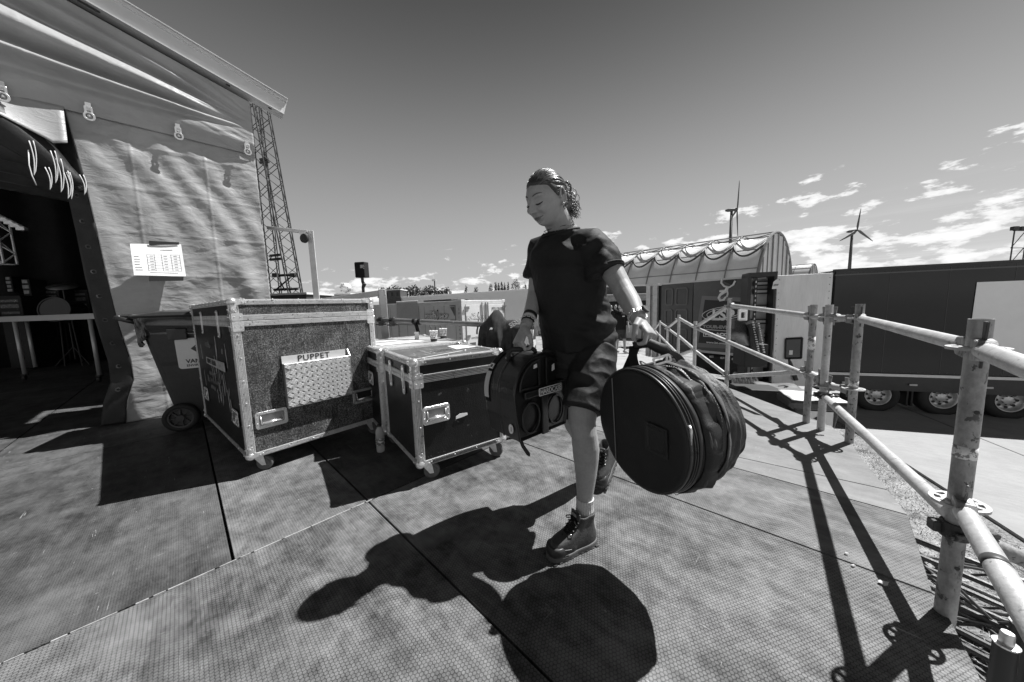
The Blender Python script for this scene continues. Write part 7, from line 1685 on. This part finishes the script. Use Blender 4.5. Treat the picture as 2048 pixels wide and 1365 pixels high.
mb.rings(R_); fc = mb.build('front_face', nyl, bagt, smooth=True)
def hoop(a, dr, r, m_, nm, par, flat=None):
    mb = MB(); pts = [bagp(a + (flat or 0) * math.sin(3 * th_), th_, max(bagr(max(0, a), th_), Rb * (1 if a < .02 else 0)) + dr) for th_ in [2 * math.pi * k / 120 for k in range(121)]]; mb.path(pts, r, 6); return mb.build(nm, m_, par, smooth=True)
hoop(-.002, .0015, .0042, mat('piping', .05, .35), 'piping', bagt); hoop(.012, .002, .0028, zipm, 'piping', bagt); hoop(.020, .003, .0022, mat('piping', .05, .35), 'zip_line', bagt)
def strap_band(a0, a1, m_, nm, dr=.003, wob=0.):
    mb = MB(); R_ = []
    for a_ in (a0, a1): R_.append([bagp(a_ + wob * math.sin(th_ * 2), th_, bagr(min(Lb, a_ + .0), th_) + dr) for th_ in [2 * math.pi * k / 160 for k in range(161)]])
    mb.add([p for r_ in R_ for p in r_], [(i, i + 1, 161 + i + 1, 161 + i) for i in range(160)]); return mb.build(nm, m_, bagt, smooth=True, solid=.003)
strap_band(.026, .040, zipm, 'zip_tape'); strap_band(.108, .118, zipm, 'zip_tape', .003, .006); strap_band(.126, .150, web, 'webbing_strap', .005, .006)
mb = MB()
for k in range(150):
    th_ = 2 * math.pi * k / 150; a_ = .112 + .006 * math.sin(th_ * 2); mb.ball(bagp(a_, th_, bagr(a_, th_) + .0055), .0013, 3)
mb.build('zip_teeth', mat('teeth', .12, .3, .6), bagt)
mb = MB(); th0 = math.radians(22); mb.path([bagp(.004, th0, Rb + .006), bagp(.0, th0 - .06, Rb + .012), bagp(-.002, th0 - .25, Rb + .004)], [.006, .004, .0025], 6); mb.build('zip_pull', chrome, bagt, smooth=True)
# flap band with scalloped folded edge
mb = MB(); R_ = [[], []]
for k in range(201):
    th_ = -1.0 + 3.6 * k / 200; w_ = .055 + .012 * math.sin(th_ * 9) + .012 * noise.noise(V((th_ * 4, 1, 1))); R_[0].append(bagp(.044, th_, bagr(.044, th_) + .006)); R_[1].append(bagp(.044 + w_, th_, bagr(min(Lb, .044 + w_), th_) + .008 + .006 * abs(math.sin(th_ * 8))))
mb.add(R_[0] + R_[1], [(i, i + 1, 201 + i + 1, 201 + i) for i in range(200)]); mb.build('side_flap', nyl, bagt, smooth=True, solid=.004)
mb = MB(); mb.path([bgF + SX * -.115 + SZ * z - AX * .0155 for z in [-.165 + .033 * k for k in range(11)]], .0022, 5); mb.build('face_seam', mat('seam_grey', .16, .6), fc)
mb = MB(); mb.grid(lambda u, v: bgF + SX * (.045 + .095 * u) + SZ * (-.05 + .10 * v) - AX * (.013 + .0035 * (abs(u - .5) > .42 or abs(v - .5) > .42)), 14, 14); mb.build('logo_patch', mat('patch_black', .010, .5, 0, .3, 60, .3, 200), fc)
mb = MB(); c = bagp(.13, -1.35, Rb + .012); mb.path([c + V((.016 * math.cos(k * .5), .008 * math.sin(k * .5), -.012 + .020 * math.sin(k * .5 + 1.2) - .01)) for k in range(12)], .0018, 6); mb.build('d_ring', chrome, bagt, smooth=True); mb = MB(); mb.obox(bagp(.11, -1.40, Rb - .004), AX * .05, SX * .02, -SZ * .014); mb.build('base_tab', web, bagt, bevel=.003)
# carrying strap up to the hand
gp_ = KL + (V((-.45, -.2, -.75)).normalized()) * .030
g1, g2 = gp_ + V((-.05, .012, -.012)), gp_ + V((.055, -.010, -.026))
top1, top2 = bagp(.03, 1.75, Rb + .004), bagp(.18, 1.45, Rb + .004)
mb = MB(); mb.path([g1, gp_.lerp(g1, .5) + V((0, 0, .004)), gp_, gp_.lerp(g2, .5) - V((0, 0, .002)), g2, g2 + V((.012, 0, -.008))], [.015, .018, .0185, .0195, .021, .012], 14); hg = mb.build('padded_grip', nyl, bagt, smooth=True)
def strap(a, b, w_, nm, par, m_=None, bow=V((0, 0, 0))):
    a, b = V(a), V(b); mb = MB(); d = b - a; s_ = V((1, -.2, 0)).normalized() * w_ / 2; nn = d.cross(s_).normalized() * .0015; P_ = [a.lerp(b, k / 8) + bow * math.sin(math.pi * k / 8) for k in range(9)]
    mb.rings([[p - s_ - nn, p + s_ - nn, p + s_ + nn, p - s_ + nn] for p in P_]); return mb.build(nm, m_ or web, par)
strap(g1, top1, .030, 'strap', bagt, blackcloth, V((-.006, 0, 0))); strap(g1 + V((.02, .02, 0)), bagp(.02, 1.95, Rb), .03, 'strap', bagt, blackcloth); strap(g2, top2, .030, 'strap', bagt, blackcloth, V((.008, 0, .006)))
mb = MB(); rg = bagp(.10, 1.50, Rb + .022); mb.frame(rrect(-.030, -.010, .030, .018, .006), rrect(-.024, -.004, .024, .012, .004), rg, V((.9, -.2, .3)).normalized(), V((-.2, .2, .9)).normalized(), V((0, .004, 0))); mb.build('buckle', chrome, bagt)
# ------------------------------------------------------------------ moulded drum case in her right hand
C2 = V((.023, 1.35, .478)); ES = V((.745, .667, 0)).normalized(); ED = V((-.596, .803, 0)).normalized(); ET = V((0, 0, 1)); Dp = .245
mould = mat('black_moulded_plastic', .016, .30, 0, .3, 9, .12, 110, spec=.55)
dc = thing('drum_case', 'moulded black drum case with flat foot and HARDCASE plate, held by the woman\'s other hand', 'drum case', C2)
prof = [(0.0, 0.0), (.06, 0), (.24, 0), (.315, 0), (.326, .06), (.330, .13)]
cx_, cz_, rr_ = .155, .195, .182
for k in range(0, 25):
    a = rad(-12 + 204 * k / 24); prof.append((cx_ + rr_ * math.cos(a), cz_ + rr_ * math.sin(a) * 1.0))
prof += [(-.018, .10), (-.008, .05)]
def dcp(s, t_, d): return C2 + ES * s + ET * t_ + ED * d
mb = MB(); R_ = []
ctr = (cx_, .19)
for d, k in ((.012, .93), (.002, .975), (0, .985), (.010, 1.0), (Dp * .47, 1.0), (Dp * .49, 1.012), (Dp * .53, 1.012), (Dp * .55, 1.0), (Dp - .01, 1.0), (Dp, .985), (Dp + .002, .93)): R_.append([dcp(ctr[0] + (s - ctr[0]) * k, ctr[1] + (t_ - ctr[1]) * k, d) for s, t_ in prof])
mb.rings(R_); sh_ = mb.build('case_shell', mould, dc, bevel=.003); 
def arc_pad(s0, t0, pts, nm='face_moulding', d=-.006, th=.010, sc_=1.):
    mb = MB(); mb.prism(pts, C2 + ED * d * 1.0, ES, ET, ED * th); return mb.build(nm, mould, dc, bevel=.004)
half = lambda sgn: [(cx_ + sgn * .022, .235)] + [(cx_ + sgn * (.022 + .128 * math.sin(a)), .235 + .110 * (1 - (1 - math.cos(a))) * 1.0) for a in [k * math.pi / 2 / 10 for k in range(11)]]
mb = MB()
for sgn in (1, -1):
    o_ = [(cx_ + sgn * .018, .222)] + [(cx_ + sgn * (.018 + .135 * math.sin(a)), .222 + .130 * math.cos(a)) for a in [k * math.pi / 2 / 10 for k in range(11)]]; i_ = [(cx_ + sgn * .032, .234)] + [(cx_ + sgn * (.032 + .108 * math.sin(a)), .234 + .104 * math.cos(a)) for a in [k * math.pi / 2 / 10 for k in range(11)]]
    mb.frame(o_, i_, C2 - ED * .0025, ES, ET, ED * .010)
    for s_ in (.055, ): mb.frame([(cx_ + sgn * (.085 + .060 * math.cos(a)), .095 + .075 * math.sin(a)) for a in [k * math.pi / 8 for k in range(16)]], [(cx_ + sgn * (.085 + .050 * math.cos(a)), .095 + .064 * math.sin(a)) for a in [k * math.pi / 8 for k in range(16)]], C2 - ED * .0025, ES, ET, ED * .010)
mb.build('face_moulding', mould, dc, bevel=.003)
mb = MB(); mb.obox(C2 + ES * (cx_ - .020) - ED * .010, ES * .040, ET * .20, ED * .014); mb.build('centre_rib', mould, dc, bevel=.004)
mb = MB(); mb.obox(C2 + ES * .028 + ET * .188 - ED * .010, ES * .255, ET * .030, ED * .014); mb.build('cross_band', mould, dc, bevel=.004)
mb = MB(); mb.frame(rrect(0, 0, .155, .036, .003, 1), rrect(.004, .004, .151, .032, .002, 1), C2 + ES * .112 + ET * .185 - ED * .013, ES, ET, ED * .003); pl_ = mb.build('name_plate', white, dc); mb = MB(); mb.obox(C2 + ES * .113 + ET * .186 - ED * .0115, ES * .153, ET * .034, ED * .001); mb.build('plate_back', ink, pl_)
text('HARDCASE', .031, C2 + ES * .119 + ET * .1925 - ED * .0135, ES, ET, m=white, parent=pl_, off=.0006, squeeze=.92)
mb = MB(); mb.ball(C2 + ES * .02 + ET * .045 + ED * -.0, .001, 3)
def rimp(s, d, z): return C2 - ES * s + ED * d + ET * z
mb = MB(); mb.prism([(.016 * math.cos(k * .52), .022 * math.sin(k * .52)) for k in range(12)], C2 + ED * .045 + ET * .055 - ES * .016, ED, ET, -ES * .003); rs_ = mb.build('round_sticker', white, dc); text('1', .030, C2 + ED * .049 + ET * .045 - ES * .0195, -ED, ET, m=ink, parent=rs_)
# rim strap: pale webbing down the curved rim with two buckles
mb = MB(); R_ = [[], []]
for k in range(24):
    a = rad(95 + 100 * k / 23); s, t_ = cx_ + (rr_ + .003) * math.cos(a), cz_ + (rr_ + .003) * math.sin(a)
    if k > 12: pass
    R_[0].append(dcp(s, t_, Dp * .80)); R_[1].append(dcp(s, t_, Dp * .94))
mb.add(R_[0] + R_[1], [(i, i + 1, 24 + i + 1, 24 + i) for i in range(23)]); stp = mb.build('rim_strap', blackcloth, dc, solid=.003)
mb = MB(); R_ = [[], []]
for k in range(9):
    a = rad(150 + 38 * k / 8); s, t_ = cx_ + (rr_ + .006) * math.cos(a), cz_ + (rr_ + .006) * math.sin(a); R_[0].append(dcp(s, t_, Dp * .80)); R_[1].append(dcp(s, t_, Dp * .94))
mb.add(R_[0] + R_[1], [(i, i + 1, 10 + i, 9 + i) for i in range(8)]); mb.build('strap_pale_end', mat('strap_pale', .5, .6), stp, solid=.002)
for (a, dd) in ((142, .86), (122, .55)):
    s, t_ = cx_ + (rr_ + .005) * math.cos(rad(a)), cz_ + (rr_ + .005) * math.sin(rad(a)); nrm = (ES * math.cos(rad(a)) + ET * math.sin(rad(a))); tn_ = (ES * -math.sin(rad(a)) + ET * math.cos(rad(a))); mb = MB(); mb.frame(rrect(-.015, -.014, .015, .014, .003), rrect(-.008, -.007, .008, .007, .001), dcp(s, t_, Dp * dd), ED, tn_, nrm * .006); mb.build('buckle', chrome, stp, bevel=.001, seg=1)
mb = MB()
for (s, t_, w_, h_) in ((.205, .285, .018, .035), (.085, .315, .022, .02)): mb.prism([(0, 0), (w_, .2 * h_), (w_ * .9, h_), (.1 * w_, h_ * .8)], C2 + ES * s + ET * t_ - ED * .009, ES, ET, ED * .003)
mb.build('torn_label', white, dc)
mb = MB(); mb.path([dcp(.02, .01, .03), dcp(.03, -.03, .02), dcp(.045, -.065, .0), dcp(.05, -.075, -.002)], [.008, .008, .009, .004], 8); mb.build('strap_tail', rubber, dc, smooth=True)
# handle up to the hand
gR = KR + V((.30, -.35, -.85)).normalized() * .030
hb = dcp(cx_, cz_ + rr_, Dp * .75); hf = dcp(cx_, cz_ + rr_, Dp * .15); hx = V((.93, .30, 0)).normalized()
a_, b_2 = gR - hx * .055, gR + hx * .075
mb = MB(); mb.path([dcp(cx_ - .07, cz_ + rr_ * .93, Dp * .6), a_ + V((-.004, 0, -.045)), a_ + V((.0, 0, -.012)), a_ + V((.014, 0, .002)), gR, b_2 - V((.014, 0, .0)), b_2 + V((0, 0, -.012)), b_2 + V((.004, 0, -.04)), dcp(cx_ + .02, cz_ + rr_ * 1.0, Dp * .6)], [.007, .008, .010, .0115, .0120, .0115, .010, .008, .007], 12); mb.build('handle', rubber, dc, smooth=True)
